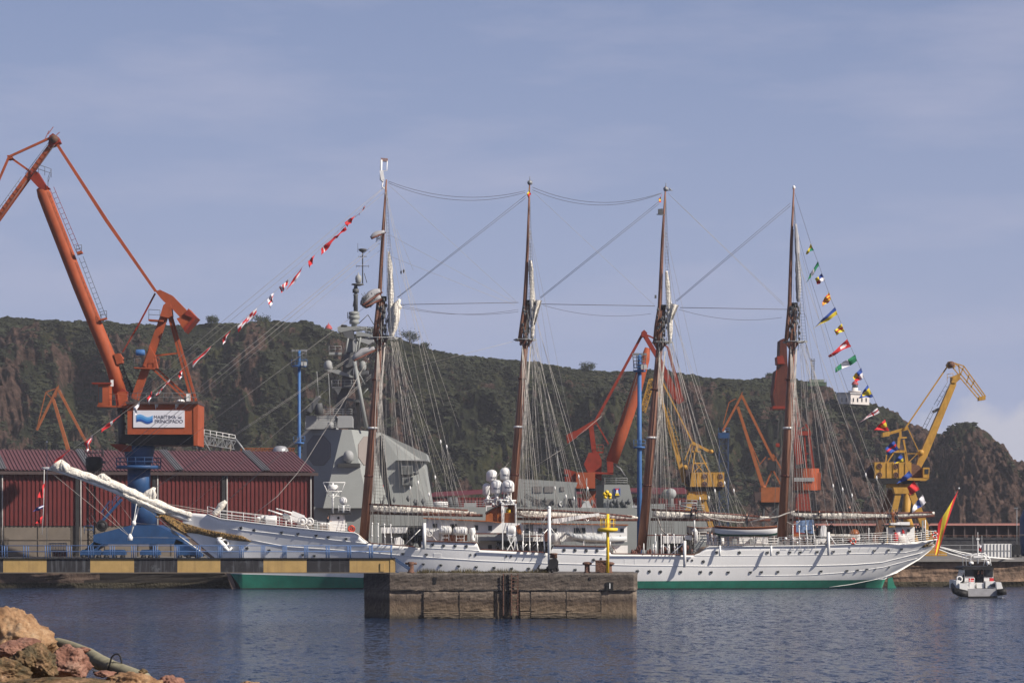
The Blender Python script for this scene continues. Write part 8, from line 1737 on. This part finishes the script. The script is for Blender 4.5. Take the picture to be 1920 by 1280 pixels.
# hull: lofted from transom to bow
b = MB(); vs = []; ns = 12
for i in range(ns+1):
    t_ = i/ns; w = 2.35*(1-t_**2.6)+.03; y = LY+t_*11; zt = 1.05+.6*t_**2; ch_ = -.15+.9*t_**3
    ring = [(-w, zt), (-w*1.04, .55+.3*t_), (-w*.86, ch_), (0, -.6+1.0*t_**3), (w*.86, ch_), (w*1.04, .55+.3*t_), (w, zt)]
    vs += [(L(1842, 0).x+a, y, z) for a, z in ring]
fs = [(i*7+j, (i+1)*7+j, (i+1)*7+j+1, i*7+j+1) for i in range(ns) for j in range(6)]+[tuple(range(7))]; b.add(vs, fs)
deckf = [(i*7, (i+1)*7, (i+1)*7+6, i*7+6) for i in range(1, ns)]; b.add(vs, deckf)
b.build('boat_hull', M['white'], la)
ls('transom', [(1815, 1103), (1870, 1103), (1869, 1118), (1816, 1118)], -.25, .2, 'canvas_grey'); ls('stern_bumper', [(1815, 1117.5), (1870, 1117), (1869, 1121), (1816, 1121)], -.5, .4, 'rubber')
ls('stern_quarter', [(1799, 1093), (1814, 1093), (1814, 1122), (1806, 1122), (1800, 1114)], -.3, 1.2); ls('stern_quarter', [(1868, 1090), (1877, 1091), (1881, 1104), (1881, 1120), (1870, 1120), (1869, 1105)], -.3, 1.2)
for pts in (((1788, 1097), (1790, 1106), (1800, 1112), (1814, 1113)), ((1870, 1110), (1879, 1109), (1886, 1108))): MB().tube([L(*pts[0], 3), L(*pts[1], .6)]+[L(*q, -.45) for q in pts[2:]] if len(pts) == 4 else [L(*q, -.45) for q in pts], .36, 10).build('fender', M['rubber'], la)
ls('side_fender', [(1790, 1101), (1813, 1106), (1813, 1115), (1800, 1115), (1791, 1109)], -.55, .3, 'rubber'); ls('side_fender', [(1870, 1106), (1885, 1104), (1886, 1110), (1880, 1114), (1870, 1115)], -.55, .3, 'rubber'); MB().tube([L(1788, 1098, 6), L(1787, 1101, 2), L(1790, 1110, 0)], .22, 8).build('fender', M['rubber'], la)
ls('bulwark', [(1793, 1088), (1800, 1087), (1801, 1104), (1793, 1103)], .3, 5); ls('bulwark', [(1880, 1100), (1884, 1100), (1884, 1108), (1880, 1108)], .3, 5, 'rubber')
wh_ = ls('wheelhouse', [(1809, 1066), (1826, 1066), (1826, 1100), (1809, 1092)], 2.2, 4.5); ls('wheelhouse_side', [(1845, 1066), (1862, 1066), (1863, 1101), (1845, 1101)], 2.2, 4.5, 'white', wh_); ls('doorway', [(1826, 1067), (1845, 1067), (1845, 1092), (1826, 1092)], 2.9, .2, 'dark', wh_)
MB().prism([L(1802, 1085, 2.6), L(1809, 1070, 2.6), L(1809, 1090, 2.6), L(1803, 1090, 2.6)], (0, 3.8, 0)).build('windscreen', M['glass'], wh_)
for x0, x1 in ((1811, 1824), (1848, 1860)): f_ = ls('window', [(x0, 1067.5), (x1, 1067.5), (x1, 1079), (x0, 1079)], 2.1, .15, 'glass', wh_)
ls('window_band', [(1809, 1067.5), (1826, 1067.5), (1826, 1080), (1809, 1080)], 2.12, .1, 'dark', wh_); ls('window_band', [(1845, 1067.5), (1862, 1067.5), (1862, 1081), (1845, 1081)], 2.12, .1, 'dark', wh_); ls('roof', [(1805, 1064), (1810, 1061), (1860, 1061), (1864, 1065), (1862, 1067.5), (1807, 1067.5)], 1.6, 5.8, 'dark', wh_)
for x0, y0, x1, y1, m_ in ((1817, 1083, 1826, 1090, 'flag_red'), (1856, 1083, 1863, 1089, 'flag_red')): ls('seat', [(x0, y0), (x1, y0), (x1, y1), (x0, y1)], 1.2, .4, m_)
ls('engine_box', [(1832, 1092), (1845, 1092), (1845, 1102), (1832, 1102)], 1, 1.2); ls('engine_box', [(1848, 1089), (1866, 1089), (1866, 1102), (1848, 1102)], .8, 1.2); ls('locker', [(1813, 1090), (1828, 1090), (1827, 1103), (1815, 1103)], .8, 1.2); ls('tool_box', [(1858, 1094), (1866, 1094), (1866, 1099), (1858, 1099)], .6, .3, 'navy_dark')
b = MB(); q = lambda x, y: L(x, y, 2)
for yy in (0, 2.4):
    z = Vector((0, yy, 0)); b.tube([q(1812, 1060)+z, q(1811, 1041)+z, q(1845, 1037)+z, q(1856, 1047)+z, q(1858, 1060)+z], .06, 6)
b.tube([q(1812, 1047), q(1857, 1048)], .04, 5); b.tube([q(1820, 1060), q(1821, 1041)], .035, 5); b.tube([q(1844, 1060), q(1849, 1038)], .05, 5); b.tube([q(1811, 1041), q(1811, 1041)+Vector((0, 2.4, 0))], .05, 5); b.build('radar_arch', M['white'], la)
MB().tube([q(1833.5, 1056), q(1833.5, 1010)], [.09, .05], 7).tube([q(1833.5, 1010), q(1833.3, 997)], .025, 5).box(q(1833.5, 1010), (.3, .2, .2)).box(q(1833.5, 1043), (1.0, .3, .25)).build('mast', M['white'], la)
for x, y0, y1 in ((1824, 1040, 1003), (1841, 1038, 1003)): MB().tube([q(x, y0), q(x, y1)], .03, 5).build('whip_antenna', M['navy_light'], la)
MB().lathe(q(1821, 1057), [(.28, 0), (.28, .18), (.15, .3)], 12).lathe(q(1852, 1058), [(.2, 0), (.2, .3), (.1, .4)], 12).build('roof_lamp', M['white'], la)
flag((1836, 1019), (1836, 1030), (1842, 1024), (1840, 1034), lambda u, v: w_ if v < .5 else r_, 'small faded flag on the mast of the motor launch', 'launch flag', lambda x, y: L(x, y, 2), .05, 8, 'signal_flag', 6, 4)
for x in (1834, 1841): person(Vector((L(x, 0, 2.6).x, LY+2.4, 1.35)), 'person in black standing in the launch doorway, %s one' % ('left' if x < 1838 else 'right'), 'uniform_dark', 2.6 if x < 1838 else 3.4, .1, 'bent', grp='launch crew')
lr = thing('lifebuoy', 'white lifebuoy ring on the left side of the motor launch', 'lifebuoy', L(1799, 1085, .8)); MB().torus(L(1799, 1085, .8), .3, .07, 0, 18).build('ring', M['white'], lr)
MB().rail([L(1795, 1089, .6), L(1795, 1089, 5)], .5, .03, 1.0, 2).rail([L(1812, 1093, .5), L(1827, 1093, .5)], .6, .03, .5, 2).build('guard_rail', M['white'], la)

# ================================================================ HAZE
HAZE = True
if HAZE:
    me = bpy.data.meshes.new('haze'); bb = MB().box((100, 690, 59), (3400, 1560, 130)); me.from_pydata(bb.v, [], bb.f)
    hm_ = bpy.data.materials.new('haze_air'); hm_.use_nodes = True; N = hm_.node_tree.nodes; N.remove(N['Principled BSDF']); pv = N.new('ShaderNodeVolumePrincipled'); pv.inputs['Color'].default_value = (.86, .9, 1, 1); pv.inputs['Density'].default_value = HAZE_D; pv.inputs['Anisotropy'].default_value = 0.0
    hm_.node_tree.links.new(pv.outputs[0], N['Material Output'].inputs['Volume']); me.materials.append(hm_); ho = bpy.data.objects.new('haze', me); COL.objects.link(ho); ho['kind'] = 'stuff'
